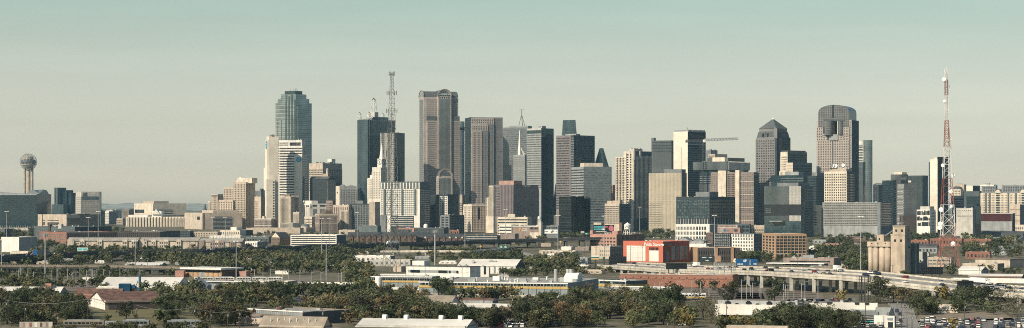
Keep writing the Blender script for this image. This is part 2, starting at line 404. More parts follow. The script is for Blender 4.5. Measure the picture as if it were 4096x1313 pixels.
sky.air_density = 1.0; sky.dust_density = 2.0; sky.ozone_density = 1.0; sky.altitude = 100
tcw = wt.nodes.new('ShaderNodeTexCoord'); sp = wt.nodes.new('ShaderNodeSeparateXYZ'); wt.links.new(tcw.outputs['Generated'], sp.inputs[0])
cr = wt.nodes.new('ShaderNodeValToRGB'); wt.links.new(sp.outputs[2], cr.inputs[0])
SKY_STOPS = [(0.0, (3.508, 3.462, 3.198)), (0.0031, (3.508, 3.462, 3.198)), (0.0206, (2.251, 2.329, 2.319)), (0.0394, (1.756, 1.724, 1.713)), (0.0644, (1.537, 1.441, 1.337)), (0.0831, (1.367, 1.318, 1.139)), (0.1016, (1.22, 1.281, 1.032)), (0.35, (0.8, 1.02, 1.05)), (1.0, (0.7, 0.98, 1.06))]
while len(cr.color_ramp.elements) > 1: cr.color_ramp.elements.remove(cr.color_ramp.elements[-1])
for i, (p_, c_) in enumerate(SKY_STOPS):
 e = cr.color_ramp.elements[0] if i == 0 else cr.color_ramp.elements.new(p_)
 e.position = p_; e.color = (*c_, 1)
wisp = ramp(wt, noise(wt, tcw.outputs['Generated'], 7.0, 5, 1, 1, 9), 0.45, 0.75, 1.0, 1.07)
tint = mixc(wt, ramp(wt, sp.outputs[1], 0.2, 0.85), (0.82, 1.0, 1.03), cr.outputs[0])      # sky brightening added ahead only, so glass facing back reflects a dimmer horizon
mx = mixc(wt, 1.0, sky.outputs[0], tint, 'MULTIPLY')
mx = mixc(wt, 1.0, mx, wisp, 'MULTIPLY'); mx = mixc(wt, 1.0, mx, ramp(wt, sp.outputs[0], -.26, .26, 1.06, .95), 'MULTIPLY')
wt.links.new(mx, bg.inputs['Color']); bg.inputs['Strength'].default_value = 0.10
S.view_settings.view_transform = 'Standard'; S.view_settings.look = 'None'; S.view_settings.exposure = 0; S.view_settings.gamma = 1
S.render.engine = 'CYCLES'
S.cycles.use_denoising = False; S.cycles.filter_width = 1.0; S.cycles.max_bounces = 5; S.cycles.diffuse_bounces = 2; S.cycles.glossy_bounces = 3; S.cycles.transmission_bounces = 2; S.cycles.volume_bounces = 0; S.cycles.caustics_reflective = False; S.cycles.caustics_refractive = False
# haze: real scattering air over the city
HAZE = True
if HAZE:
 hm = bpy.data.materials.new('haze'); hm.use_nodes = True; ht = hm.node_tree
 ht.nodes.remove(ht.nodes['Principled BSDF'])
 vs = ht.nodes.new('ShaderNodeVolumeScatter'); vs.inputs['Color'].default_value = (0.5, 0.84, 1.0, 1); vs.inputs['Density'].default_value = 2.7e-5; vs.inputs['Anisotropy'].default_value = 0.1
 ht.links.new(vs.outputs[0], ht.nodes['Material Output'].inputs['Volume'])
 M['haze'] = hm
 mb = MB(); mb.box(-6000, 6000, 300, 14000, -30, 420, 0, None, True); tag(mb.build('haze', 'haze'), kind='structure')
# ------------------------------------------------------------------ ground, hills
def groundmat():
 m, t, b = nodes('ground')
 o = coords(t)
 f1 = ramp(t, noise(t, o, 0.012, 4), 0.42, 0.56); f2 = ramp(t, noise(t, o, 0.05, 4), 0.4, 0.62)
 c = mixc(t, f1, (0.085, 0.085, 0.042), (0.15, 0.13, 0.09)); c = mixc(t, f2, c, (0.24, 0.205, 0.15))
 c = mixc(t, ramp(t, noise(t, o, 0.3, 3), 0.35, 0.7, 0.0, 0.7), c, (0.05, 0.055, 0.028))
 t.links.new(c, b.inputs['Base Color']); b.inputs['Roughness'].default_value = 0.95; b.inputs['Specular IOR Level'].default_value = 0.1
 M['ground'] = m
groundmat()
mb = MB()
ys = [500, 1500, 2100] + [2100 + 1300 * i / 16 for i in range(1, 17)] + [5000, 9000, 26000]
for y0_, y1_ in zip(ys, ys[1:]):
 w0, w1 = y0_ * 0.5 + 600, y1_ * 0.5 + 600
 mb.poly([(-w0, y0_, gz(y0_)), (w0, y0_, gz(y0_)), (w1, y1_, gz(y1_)), (-w1, y1_, gz(y1_))])
tag(mb.build('ground', 'ground'), kind='structure')
def hills(name, Y, top_px, col, seed, amp):
 r = random.Random(seed); mb = MB(); n = 160; ph = [r.uniform(0, 6) for _ in range(6)]
 pts = []
 for i in range(n + 1):
  px = -400 + 4900 * i / n
  z = CH - (top_px - HY) * Y / F + amp * sum(math.sin(px * k + p) / (j + 1) for j, (k, p) in enumerate(zip((0.002, 0.006, 0.013, 0.031, 0.07, 0.16), ph)))
  pts.append(((px - CX) * Y / F, z))
 for (xa, za), (xb, zb) in zip(pts, pts[1:]):
  mb.poly([(xa, Y - 1500, 11), (xb, Y - 1500, 11), (xb, Y, zb), (xa, Y, za)])
  mb.poly([(xa, Y, za), (xb, Y, zb), (xb, Y + 900, 12), (xa, Y + 900, 12)])
 m, t, b = nodes(name)
 o = coords(t)
 f = ramp(t, noise(t, o, 0.008, 6), 0.4, 0.62)
 c = mixc(t, f, col, [x * 0.7 for x in col]); c = mixc(t, ramp(t, noise(t, o, 0.03, 4), 0.62, 0.72), c, (0.4, 0.38, 0.33))
 t.links.new(c, b.inputs['Base Color']); b.inputs['Roughness'].default_value = 1; b.inputs['Specular IOR Level'].default_value = 0
 M[name] = m
 tag(mb.build(name, name), kind='structure')
hills('hills', 14500, 818, (0.27, 0.30, 0.27), 3, 9)
hills('wooded_hills', 9500, 840, (0.15, 0.17, 0.135), 8, 5)
# ================================================================== DOWNTOWN, left half
def tower(label, xl, xe, xr, top, Y, a=None, cat='office tower', name='office_tower'):
 if a is None and xe is not None:
  a = math.degrees(math.atan((xr - xe) / max(1, xe - xl))); a = min(47, max(16, a))
 return B(name, label, xl, xe, xr, top, Y, a, cat=cat)
def dish(parent, x, y, z, r, m='white_paint', az=0.0, name='dish'):
 mb = MB(); mb.lathe(0, 0, [(0.05 * r, -0.12 * r), (0.6 * r, 0.02 * r), (r, 0.25 * r)], 12)
 o = mb.build(name, m, parent, (x, y, z)); o.rotation_euler = (RAD(65), 0, az); return o
# --- observation tower with a ball
Y = 4400; c = P(113.8, 648, Y); g = gz(Y); s_ = Y / F
t = empty('observation_tower', (c.x, Y, g), 0, 'slender concrete observation tower topped by a lattice ball, far left of the skyline', 'tower')
zc = c.z - g; r = 33.5 * s_
mb = MB()
for dx, dy in ((-14.5, 0), (14.5, 0), (0, 10)):
 mb.cyl(dx * s_, dy * s_, -2, zc - 0.55 * r, 5.5 * s_, n=12)
mb.build('shaft', 'concrete', t)
mb = MB(); mb.cyl(0, 0, -2, zc - 0.6 * r, 8 * s_, n=14); mb.build('shaft_core', 'tan', t)
mb = MB(); mb.lathe(0, 0, [(0.2 * r, zc - .75 * r), (0.55 * r, zc - .62 * r), (0.62 * r, zc - .45 * r), (.85 * r, zc - .38 * r), (.88 * r, zc - .28 * r), (0.8 * r, zc - .24 * r)], 24); mb.build('lower_deck', 'lconcrete', t)
mb = MB(); mb.lathe(0, 0, [(0.8 * r, zc - .24 * r), (.9 * r, zc), (.84 * r, zc + .25 * r), (0.1 * r, zc + .3 * r)], 24); mb.build('glass_deck', 'glass_grey', t)
mb = MB(); mb.lathe(0, 0, [(0.62 * r, zc + .28 * r), (.6 * r, zc + .55 * r), (.45 * r, zc + .72 * r), (.1 * r, zc + .78 * r)], 12); mb.build('upper_drum', 'concrete', t)
mb = MB()                                        # lattice ball of triangulated bars
def sph(i, j, nv=9, nu=16):
 th = math.pi * (0.06 + 0.86 * i / nv); ph = 2 * math.pi * (j + 0.5 * (i % 2)) / nu
 return Vector((r * math.sin(th) * math.cos(ph), r * math.sin(th) * math.sin(ph), zc + r * math.cos(th)))
for i in range(10):
 for j in range(16):
  mb.beam(sph(i, j), sph(i, j + 1), 0.3)
  if i < 9:
   mb.beam(sph(i, j), sph(i + 1, j), 0.3); mb.beam(sph(i, j), sph(i + 1, j + (1 if i % 2 else -1)), 0.3)
mb.build('lattice_ball', 'lgrey', t)
# --- long dark glass hotel at the left edge
T = tower('long dark blue glass hotel with a pale sweeping roofline, at the left edge', -60, 147, 205, 779, 4000, 24, 'hotel', 'glass_hotel')
T.body('glass_omni', par=0.3)
mb = MB(); n = 20
for i in range(n):                               # pale roof rising in a shallow sweep to the left end
 f = lambda k: 1 + 5.2 * (1 - k / n) ** 2 + (2.4 if k > 15 else 0) * 0
 x0, x1 = T.L * i / n, T.L * (i + 1) / n
 mb.poly([(x0, -.8, T.H - 1), (x1, -.8, T.H - 1), (x1, -.8, T.H + f(i + 1)), (x0, -.8, T.H + f(i))]); mb.poly([(x0, -.8, T.H + f(i)), (x1, -.8, T.H + f(i + 1)), (x1, T.R, T.H + f(i + 1)), (x0, T.R, T.H + f(i))])
 mb.poly([(x1, T.R, T.H - 1), (x0, T.R, T.H - 1), (x0, T.R, T.H + f(i)), (x1, T.R, T.H + f(i + 1))])
T.add(mb, 'roof_sweep', 'lgrey')
mb = MB(); mb.extr([(T.L * .72, T.H), (T.L * .80, T.H + 8), (T.L * .88, T.H + 9.5), (T.L * .98, T.H + 3), (T.L * .98, T.H)], 'y', T.R * .2, T.R * .8, 0); T.add(mb, 'roof_screen', 'metal_panel')
mb = MB(); mb.extr([(T.R * .15, T.H), (T.R * .5, T.H + 10.5), (T.R * .72, T.H + 9), (T.R * .9, T.H)], 'x', T.L * .9, T.L - 1, 0); T.add(mb, 'roof_gable', 'metal_panel')
T.cols('F', T.z(903), -2, 22, 0.12, 'lconcrete', rib=0.8, name='column')
T.rows('F', T.z(787), T.z(900), fh=3.7, frac=.32, m='win_black'); T.rows('R', T.z(787), T.z(900), fh=3.7, frac=.34, m='win_black')
# --- stepped blue glass slab hotel
T = tower('cluster of stepped dark glass slabs with bright edge fins, right of the ball tower', 217, 232, 265, 751, 4500, 45, 'hotel', 'glass_hotel')
T.body('glass_blue', par=.2)
T.box('slab', 'glass_omni', T.L * .2, T.L * 2.3, T.R * .45, T.R * 1.25, -2, T.z(761)); T.box('slab', 'glass_omni', T.L * .8, T.L * 3.2, T.R * .6, T.R * 1.5, -2, T.z(772))
T.box('slab', 'glass_blue', -T.L * .3, T.L * 2.7, -3, T.R * .4, -2, T.z(818))
T.cols('F', T.z(753), T.z(820), 2, .1, 'lgrey', rib=.9, name='edge_fin'); T.cols('R', T.z(755), T.z(820), 3, .07, 'metal', rib=.7, name='edge_fin')
# --- ribbed cream tower with a sign panel
T = tower('cream office tower with a small dark emblem on a blank panel over a teal band', 303, 325, 406, 767, 4300, 78)
T.body('offwhite'); s2 = T.v(397)
T.rows('F', T.z(786), T.z(868), fh=4.3, frac=.62, cols=7, cf=.55, m='win_grey')
T.rows('R', T.z(804), T.z(868), fh=4.3, frac=.62, cols=24, cf=.55, m='win', u=(0.5, s2))
T.panelq('R', .6, s2 - .5, T.z(802), T.z(786), 'glass_green', name='sky_lobby_window')
T.box('shaded_side', 'grey', T.L - .3, T.L + .6, s2, T.R, 0, T.H - .1)  # grey strip painting the tower's shaded right side
mb = MB(); a0 = T.v(331); b0 = T.v(347); x = T.L + .35; zt, zb = T.z(771), T.z(782)
for q in (((a0, zb), (b0, zb)), ((a0 + 1.5, zt), (a0 + 2, zb)), ((a0 + 1, zt - 1), (a0 + 8, zt)), ((a0 + 5, zb + 2), (b0, zt)), ((a0 + 4, zb + 1.5), (a0 + 9, zb + 2))):
 mb.beam((x, q[0][0], q[0][1]), (x, q[1][0], q[1][1]), 1.0)
T.add(mb, 'emblem', 'steel_dark')
T = tower('narrow dark glass block squeezed left of the cream emblem tower', 292, 298, 305, 795, 4550, 40); T.body('glass_grey')
T = tower('narrow dark blue glass block right of the cream emblem tower', 404, 410, 420, 844, 4150, 40); T.body('glass_omni'); T.body('glass_omni', z0=T.H - 1, z1=T.H + 2, x1=T.L * .6, y1=T.R * .5, name='penthouse')
# --- tan civic block with louvres
T = tower('long tan public building with dark louvred openings, in front of the cream emblem tower', 151, 266, 400, 858, 3950, 49, 'public building', 'public_building')
T.body('tan'); u = T.u
for a_, b_ in ((171, 180), (190, 222), (222, 236)):
 T.panelq('F', u(a_), u(b_), T.z(884), T.z(881), 'win_brown', name='slot_window'); T.panelq('F', u(a_), u(b_), T.z(902), T.z(890), 'win_brown', name='slot_window')
T.box('wing', 'tan', T.L * .06, T.L * .18, -2, 0, 0, T.H); T.box('penthouse', 'tan_dark', T.L * .9, T.L + .5, T.R * .3, T.R * .7, T.H - .5, T.z(862) + 3)
for k in range(6): T.box('louvre', 'tan', T.L + .1, T.L + 1.0, 1, T.v(318), T.z(899 - k * 4.2), T.z(897.4 - k * 4.2))
T.panelq('R', 1, T.v(318), T.z(900), T.z(874), 'win_black', name='louvre_opening'); T.panelq('R', T.v(319), T.R, T.z(905), T.z(859), 'tan_dark', d=.3, name='brick_panel'); T.plant(5, seed=3)
# --- far mid-rises beyond
for lb, xl, xe, xr, top, Y, mt in (('white slab apartment block with grey end wall beyond the long cream courthouse', 420, 436, 470, 846, 4700, 'white'), ('pale stone mid-rise behind the white slab apartment block', 425, 450, 485, 840, 5200, 'offwhite'), ('brown brick mid-rise behind the slanted concrete hall', 490, 515, 536, 838, 5000, 'tan_dark'), ('small tan apartment block left of the long cream courthouse', 467, 490, 506, 874, 4450, 'tan')):
 T = tower(lb, xl, xe, xr, top, Y, 30, 'building', 'apartment_block'); T.body(mt, right='grey' if mt == 'white' else None)
 T.rows('F', T.H - 3, 0, fh=3.8, frac=.5, cols=5, cf=.55); T.rows('R', T.H - 3, 0, fh=3.8, frac=.5, cols=6, cf=.5, m='win_grey'); T.plant(4, seed=int(xl))
# --- slanted concrete hall
T = tower('pale concrete hall whose upper floors lean out over a slanted front', 536, 612, 745, 814, 4300, 66, 'public building', 'public_building')
T.body('cream', z0=T.z(860), z1=T.H, name='upper_wall')
zc_ = T.z(870)
mb = MB(); mb.extr([(-3, T.z(860)), (T.R * 0.0, T.z(860)), (T.R * .25, -2), (T.R, -2), (T.R, T.z(860))], 'x', 2, T.L - 2, 0); T.add(mb, 'leaning_front', 'cream')
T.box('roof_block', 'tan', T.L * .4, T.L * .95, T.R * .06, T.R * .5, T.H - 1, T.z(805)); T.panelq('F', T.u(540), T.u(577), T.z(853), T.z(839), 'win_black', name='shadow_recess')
for k in range(3): T.panelq('R', T.R * .0 + 1, T.R * .6, T.z(842 + k * 7), T.z(839 + k * 7), 'win_black', name='ribbon_window')
# --- long cream courthouse
T = tower('long cream courthouse with tall vertical fins between its windows', 503, 782, 800, 868, 4150, 18, 'courthouse', 'courthouse')
T.body('cream', 'roof_white'); T.cols('F', T.z(874), T.z(914), 44, .45, 'win_brown'); T.cols('F', T.H, T.z(920), 22, .26, 'cream', rib=1.6)
T.box('penthouse', 'white', T.L * .02, T.L * .3, T.R * .2, T.R * .8, T.H - 1, T.H + 4); T.box('penthouse', 'white', T.L * .36, T.L * .5, T.R * .2, T.R * .8, T.H - 1, T.z(845))
mb = MB(); mb.extr([(T.L * .37, T.H + 5), (T.L * .43, T.z(836)), (T.L * .49, T.H + 5)], 'y', 2, T.R); T.add(mb, 'gable_roof', 'roof_white'); T.plant(8, seed=2)
# --- blocky tan building with ribbon louvres
T = tower('blocky tan building with a wide dark louvred panel and blank walls', 741, 812, 969, 852, 3720, 74, 'public building', 'public_building')
T.body('beige', right='tan'); T.box('corner_block', 'beige', 0, T.L, -1.5, T.R * .05, 0, T.z(853)); T.panelq('F', T.u(791), T.u(803), T.z(880), T.z(867), 'win_black', y0=-1.5, name='opening')
T.panelq('R', T.v(852), T.v(927), T.z(921), T.z(867), 'win_black', name='louvre_opening')
for k in range(10): T.box('louvre', 'lgrey', T.L, T.L + 1.0, T.v(852), T.v(927), T.z(919 - k * 5.3), T.z(917 - k * 5.3))
T.box('penthouse', 'beige', T.L * .3, T.L * .9, T.R * .3, T.R * .95, T.H - 1, T.z(842)); T.plant(5, seed=9)
# --- stepped art-deco tower
T = tower('stepped tan setback tower with a white crescent ornament on its roof', 893, 983, 1020, 749, 3800, 30)
def setback(T, x0, x1, top, y0=0, y1=None, m='tan', cols=8, fh=4.2, bot=905, rows=True, z0=-2):
 a_, b_ = T.u(x0), T.u(x1); y1 = T.R if y1 is None else y1
 T.body(m, x0=a_, x1=b_, y0=y0, y1=y1, z0=z0, z1=T.z(top))
 if rows: T.rows('F', T.z(top) - 3, T.z(bot), fh=fh, frac=.56, cols=cols, cf=.5, u=(a_ + .8, b_ - .8), y0=y0, m='win')
setback(T, 932, 983, 729, 0); T.box('shaft', 'tan', T.u(932), T.L - .2, T.R * .1, T.R, 0, T.z(733)); setback(T, 893, 931.6, 749, 1.5, cols=6); T.body('tan', x0=T.u(984), x1=T.L, y0=T.R * .45, z1=T.z(730))
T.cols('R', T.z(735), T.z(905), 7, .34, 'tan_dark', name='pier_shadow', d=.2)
T.box('crown', 'cream', T.u(941), T.u(1000), T.R * .2, T.R * .8, T.z(733), T.z(712)); setback(T, 880, 937, 800, -5, 0.5, cols=8)
mb = MB()
for i in range(8):
 a1, a2 = math.pi * (.5 + .055 * i), math.pi * (.5 + .055 * (i + 1)); rr = 10
 f = lambda a_: (T.u(948) + 4 + rr * math.cos(a_), T.R * .3, T.z(732) + rr * math.sin(a_))
 mb.beam(f(a1), f(a2), 2.2)
T.add(mb, 'crescent_ornament', 'white')
T2 = tower('lower stepped tan wing with a dark cornice, on the left shoulder of the setback tower', 845, 871, 893, 777, 3850, 30)
T2.body('tan'); T2.rows('F', T2.H - 5, T2.z(905), fh=4.2, frac=.55, cols=5, cf=.5); T2.rows('R', T2.H - 5, T2.z(905), fh=4.2, frac=.55, cols=4, cf=.5); T2.box('cornice', 'steel_dark', .5, T2.L - .5, -.3, T2.R, T2.H - 4.5, T2.H - 2.2)
T2 = tower('narrow cream block at the left foot of the stepped setback tower', 831, 842, 848, 806, 3900, 30); T2.body('cream'); T2.cols('F', T2.H - 2, 0, 5, .4, 'win_brown')
# dark pointed turret & water tank far behind
g0 = P(820, 848, 5200); t = empty('pointed_turret', (g0.x, g0.y, gz(5200)), 0, 'dark pointed spire of an old building rising left of the stepped setback tower', 'spire')
mb = MB(); mb.cyl(0, 0, 0, g0.z - gz(5200), 9, n=8); mb.build('base', 'brick_brown', t)
z0 = g0.z - gz(5200); mb = MB(); mb.cyl(0, 0, z0, z0 + 10, 6.5, 3.5, 8); mb.cyl(0, 0, z0 + 10, z0 + 22, 3.5, .6, 8); mb.build('spire', 'slate', t)
T = tower('old red-brown building with a low roof below the pointed spire', 780, 806, 826, 852, 4700, 30, 'building', 'brick_building'); T.body('brick_brown'); T.rows('F', T.H - 2, 0, fh=4, frac=.5, cols=5); T.plant(3, seed=4)
# --- grey stacked building right of it
T = tower('grey stepped mid-rise with a dark window column, right of the setback tower', 1020, 1044, 1056, 763, 3950, 30); T.body('grey'); T.box('penthouse', 'slate', T.L * .7, T.L, 2, T.R, T.H - 1, T.H + 4); T.rows('F', T.H - 3, 10, fh=4, frac=.5, cols=5, m='win_grey')
T = tower('pale mid-rise with dark slot windows up its right edge, left of the white slab tower', 1018, 1044, 1060, 787, 3800, 34); T.body('beige', right='grey'); T.rows('R', T.H - 4, T.z(875), fh=4.4, frac=.45, m='win'); T.rows('F', T.H - 8, T.z(875), fh=4.2, frac=.5, cols=3, u=(.5, T.L * .45)); T.plant(3, seed=6)
# --- white slab tower and its banded neighbour
def globe(T, face, a, z, r, x1=None, y0=0):
 def pt(da, dz, d=0.35):
  return (a + da, y0 - d, z + dz) if face == 'F' else (x1 + d, a + da, z + dz)
 mb = MB(); k = 22
 mb.poly([pt(r * math.cos(2 * math.pi * i / k), r * math.sin(2 * math.pi * i / k)) for i in range(k)]); T.add(mb, 'emblem_disc', 'logo_blue')
 mb = MB()
 for zc_, hh, off in ((.62, .10, .25), (.25, .13, .18), (-.12, .13, .12), (-.45, .10, .1), (-.74, .06, 0)):
  w_ = math.sqrt(max(0, 1 - zc_ * zc_)); pts = []
  for i in range(9): x_ = -w_ * .72 + off * r / r + (w_ * 1.4 - off) * i / 8; pts.append((x_, zc_ + hh * math.sin(math.pi * i / 8) - .05 * math.sin(math.pi * i / 8)))
  for i in range(8, -1, -1): x_ = -w_ * .72 + off + (w_ * 1.4 - off) * i / 8; pts.append((x_, zc_ - hh * .3 * math.sin(math.pi * i / 8)))
  mb.poly([pt(p_[0] * r, p_[1] * r, .5) for p_ in pts])
 T.add(mb, 'emblem_stripes', 'white_paint')
T = tower('tall white slab tower with blank walls and a striped globe emblem at its top left', 1066, 1075, 1114, 546, 3750, 80)
T.body('cream_panel', right='cream_panel', name='core'); T.body('cream_panel', x0=-1.0, x1=T.L - .5, y0=-2.5, y1=T.R * .3, z1=T.z(561), name='end_wall'); T.box('lift_cap', 'tan_dark', 1, T.L, T.R * .3, T.R * .6, T.H - 1, T.H + 3.5)
globe(T, 'F', T.L * .5, T.z(579), T.L * .34, y0=-2.5)
T.box('wing', 'cream_panel', T.L - 1, T.L + 10, -6, T.R * .55, -2, T.z(718)); T.rows('R', T.z(724), T.z(872), fh=5, frac=.6, m='win', u=(T.v(1088), T.v(1094)), x1=T.L + 10, name='window')
T2 = tower('thin white slab standing on the left side of the white globe-emblem tower', 1055, 1063, 1068, 672, 3850, 40); T2.body('cream_panel')
T = tower('white office tower with dark ribbon windows and a broad pier bearing a blue globe', 1109, 1209, 1228, 586, 3800, 20)
T.body('white', right='offwhite'); T.rows('F', T.z(589), T.z(785), n=19, frac=.5, u=(T.u(1118), T.L - .3), m='win'); T.rows('F', T.z(589), T.z(700), n=11, frac=.5, u=(.3, T.u(1116)), m='win'); T.rows('R', T.z(618), T.z(810), fh=4.6, frac=.55, m='win')
T.box('logo_pier', 'white_stone', T.u(1179), T.L + .4, -1.8, 1.0, -1, T.z(621)); globe(T, 'F', T.u(1196), T.z(639), 5.2, y0=-1.8)
T.body('white', x0=T.u(1115), x1=T.u(1206), y0=2, y1=T.R * .9, z0=T.H - 1, z1=T.z(561), name='upper_storeys'); T.rows('F', T.z(568), T.z(584), n=2, frac=.5, u=(T.u(1116), T.u(1152)), y0=2); T.rows('F', T.z(569), T.z(584), n=1, frac=.9, u=(T.u(1157), T.u(1201)), y0=2)
T.plant(5, z=T.z(562), seed=5, y0=4)
# --- tallest glass tower with stepped shoulders
T = tower('tallest skyscraper, silvery green glass with stepped shoulders and a flat dark crown', 1102, 1182, 1247, 410, 4000, 40)
for xa, xb, top, nm in ((1102, 1247, 410, 'wall'), (1111, 1237, 393, 'setback'), (1123, 1226, 376, 'setback')):
 T.body('glass_boa', x0=T.u(xa), x1=T.L - .01 * (1247 - xb), y0=.02 * (1247 - xb), y1=T.v(xb), z0=(-2 if nm == 'wall' else T.z(412)), z1=T.z(top), par=.3, name=nm)
T.box('crown', 'glass_dark', T.u(1135), T.L - 3, 3, T.v(1214), T.z(378), T.z(363))
for i in range(5): T.box('notch', 'glass_teal', T.u(1142) + i * 7.5, T.u(1142) + i * 7.5 + 4.2, -.3, 1, T.z(600), T.z((380, 385, 378, 400, 425)[i]))
mb = MB()
for px_ in (1148, 1160, 1168, 1185, 1190, 1196): mb.beam((T.u(px_) if px_ < 1182 else T.L - 3, 10 if px_ < 1182 else T.v(px_), T.z(364)), (T.u(px_) if px_ < 1182 else T.L - 3, 10 if px_ < 1182 else T.v(px_), T.z(353)), .5)
T.add(mb, 'antennas', 'lgrey')
T.rows('F', T.z(414), T.z(570), fh=7.8, frac=.14, m='lgrey', name='floor_line'); T.rows('R', T.z(414), T.z(650), fh=7.8, frac=.12, m='lgrey', name='floor_line')
T.cols('F', T.z(480), T.z(600), 5, .2, 'win_teal', name='window_strip')
# --- grid building with roof machinery
T = tower('square grey-tan office block with a blank top band, gridded windows and cluttered roof machinery', 1236, 1291, 1368, 653, 3950, 47)
T.body('tan', right='beige'); T.rows('R', T.z(676), T.z(745), fh=4.2, frac=.58, cols=11, cf=.62, u=(.7, T.R - .5)); T.rows('F', T.z(676), T.z(765), fh=4.2, frac=.42, cols=9, cf=.85, m='win_brown', u=(.6, T.L - .6)); T.plant(16, seed=12, size=4.5); T.box('penthouse', 'white', T.L * .5, T.L * .8, T.R * .6, T.R * .8, T.H - 1, T.z(635))
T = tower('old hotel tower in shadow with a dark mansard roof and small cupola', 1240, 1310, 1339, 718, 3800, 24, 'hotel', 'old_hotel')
T.body('charcoal', right='tan', par=0); T.rows('F', T.H - 4, T.z(812), fh=4.4, frac=.55, cols=11, cf=.5, m='win_black'); T.rows('R', T.H - 4, T.z(812), fh=4.4, frac=.55, cols=4, cf=.5)  # charcoal front wall holds the hotel's shadow in its colour
mb = MB(); mb.extr([(-1.5, T.H), (T.R * .3, T.z(706)), (T.R * .7, T.z(706)), (T.R + 1, T.H)], 'x', -1.2, T.L + 1.2); T.add(mb, 'mansard_roof', 'slate')
T.box('tower_block', 'tan', T.L * .62, T.L * .9, T.R * .3, T.R * .7, T.H, T.z(695)); mb = MB(); mb.cyl(T.L * .78, T.R * .5, T.z(695), T.z(678), 2.6, n=10); mb.cyl(T.L * .78, T.R * .5, T.z(678), T.z(672), 3.3, .4, 10); T.add(mb, 'cupola', 'beige')
mb = MB(); mb.beam((T.L * .6, T.R * .5, T.z(705)), (T.L * .6, T.R * .5, T.z(660)), 1.4); mb.beam((T.L * .52, T.R * .5, T.z(668)), (T.L * .66, T.R * .5, T.z(680)), 1); T.add(mb, 'roof_mast', 'steel_dark')
T = tower('thin dark slab tucked between the old mansard hotel and the glass-fronted cream block', 1332, 1345, 1360, 727, 3900, 35); T.body('grey', right='charcoal')
T = tower('cream block with a gridded grey glass front and rooftop plant, beside the old mansard hotel', 1343, 1358, 1427, 744, 3650, 79); T.body('cream', right='lgrey')
T.rows('R', T.z(757), T.z(845), fh=4.1, frac=.5, cols=20, cf=.78, m='win_grey', u=(.6, T.R - .6)); T.plant(9, seed=21, size=4); T.panelq('F', T.L * .3, T.L * .55, T.z(774), T.z(768), 'win', name='small_window')
T.cols('R', T.z(757), T.z(845), 10, .1, 'white_stone', rib=.5)
# --- ribbed tan pair
T = tower('tan ribbed office block with tall vertical window slots and a dark-topped roof', 1117, 1163, 1196, 786, 3650, 34); T.body('tan'); T.cols('F', T.H - 4, 4, 9, .42, 'win_brown'); T.cols('F', T.H, 0, 10, .16, 'cream', rib=.7); T.cols('R', T.H - 3, 4, 8, .4, 'win'); T.cols('R', T.H + 1.5, 0, 9, .2, 'tan', rib=.7); T.box('penthouse', 'tan_dark', T.L * .2, T.L * .7, T.R * .3, T.R * .8, T.H - 1, T.H + 4); T.plant(3, seed=2)
T = tower('cream annexe with vertical flutes at the right foot of the tan ribbed block', 1172, 1196, 1212, 850, 3600, 30); T.body('cream'); T.cols('F', T.H - 2, 0, 6, .4, 'win_brown'); T.plant(2, seed=1)
T = tower('white modern block with a comb of tall black slot windows', 1204, 1240, 1305, 815, 3650, 68); T.body('white', 'roof_white'); T.box('penthouse', 'white', 2, T.L - 1, T.R * .1, T.R * .5, T.H - 1, T.z(803)); T.cols('R', T.z(837), T.z(862), 5, .55, 'win_black', u=(T.R * .16, T.R * .42)); T.cols('R', T.z(837), T.z(862), 5, .55, 'win_black', u=(T.R * .62, T.R * .95)); T.panelq('R', T.R * .15, T.R * .42, T.z(827), T.z(820), 'win_black', name='top_window'); T.panelq('R', T.R * .6, T.R * .95, T.z(827), T.z(820), 'win_black', name='top_window'); T.cols('F', T.H - 7, 2, 8, .4, 'win_grey'); T.rows('F', T.H - 2, T.H - 7, n=1, frac=.6, cols=2, cf=.8)
T = tower('cream panelled mid-rise with faint window rows, left of the ornate brick block', 1217, 1248, 1264, 867, 3500, 25); T.body('cream'); T.rows('F', T.H - 3, 0, fh=4.1, frac=.42, cols=6, cf=.8, m='win_brown')
T = B('old_hotel', 'ornate brown brick hotel with a pale cornice and a dark roof hut', 1262, 1278, 1351, 855, 3450, 79, cat='hotel'); T.body('pinkstone', right='pinkstone'); T.rows('R', T.H - 5, 0, fh=4, frac=.55, cols=15, cf=.5); T.rows('F', T.H - 5, 0, fh=4, frac=.55, cols=4, cf=.5); T.box('cornice', 'cream', -.8, T.L + .9, -.8, T.R + .5, T.H - 3.2, T.H - 1.6); T.box('cornice', 'cream', -.5, T.L + .6, -.5, T.R + .4, T.H - 17, T.H - 16); T.box('roof_hut', 'brick_brown', 2, T.L * .9, T.R * .35, T.R * .7, T.H - 1, T.z(843)); T.plant(3, seed=8)
T = tower('old reddish brick warehouse on a stepped roofline, left of the tan fluted twin block', 1305, 1330, 1345, 803, 3700, 35, 'building', 'brick_building'); T.body('pinkstone'); T.rows('F', T.H - 3, 10, fh=4.2, frac=.5, cols=5)
T = tower('tan fluted block with a lower twin step on its right, above the brick houses', 1333, 1395, 1427, 820, 3500, 30); T.body('tan'); T.cols('F', T.H - 4, 2, 7, .4, 'win_brown'); T.rows('R', T.H - 4, 2, fh=4, frac=.5, cols=4); T.body('beige', x0=T.L * .5, x1=T.L + .6, y0=-2.5, y1=T.R * .7, z1=T.z(842), name='lower_step'); T.cols('F', T.z(846), 2, 6, .4, 'win_brown', u=(T.L * .52, T.L), y0=-2.5); T.plant(5, seed=33)
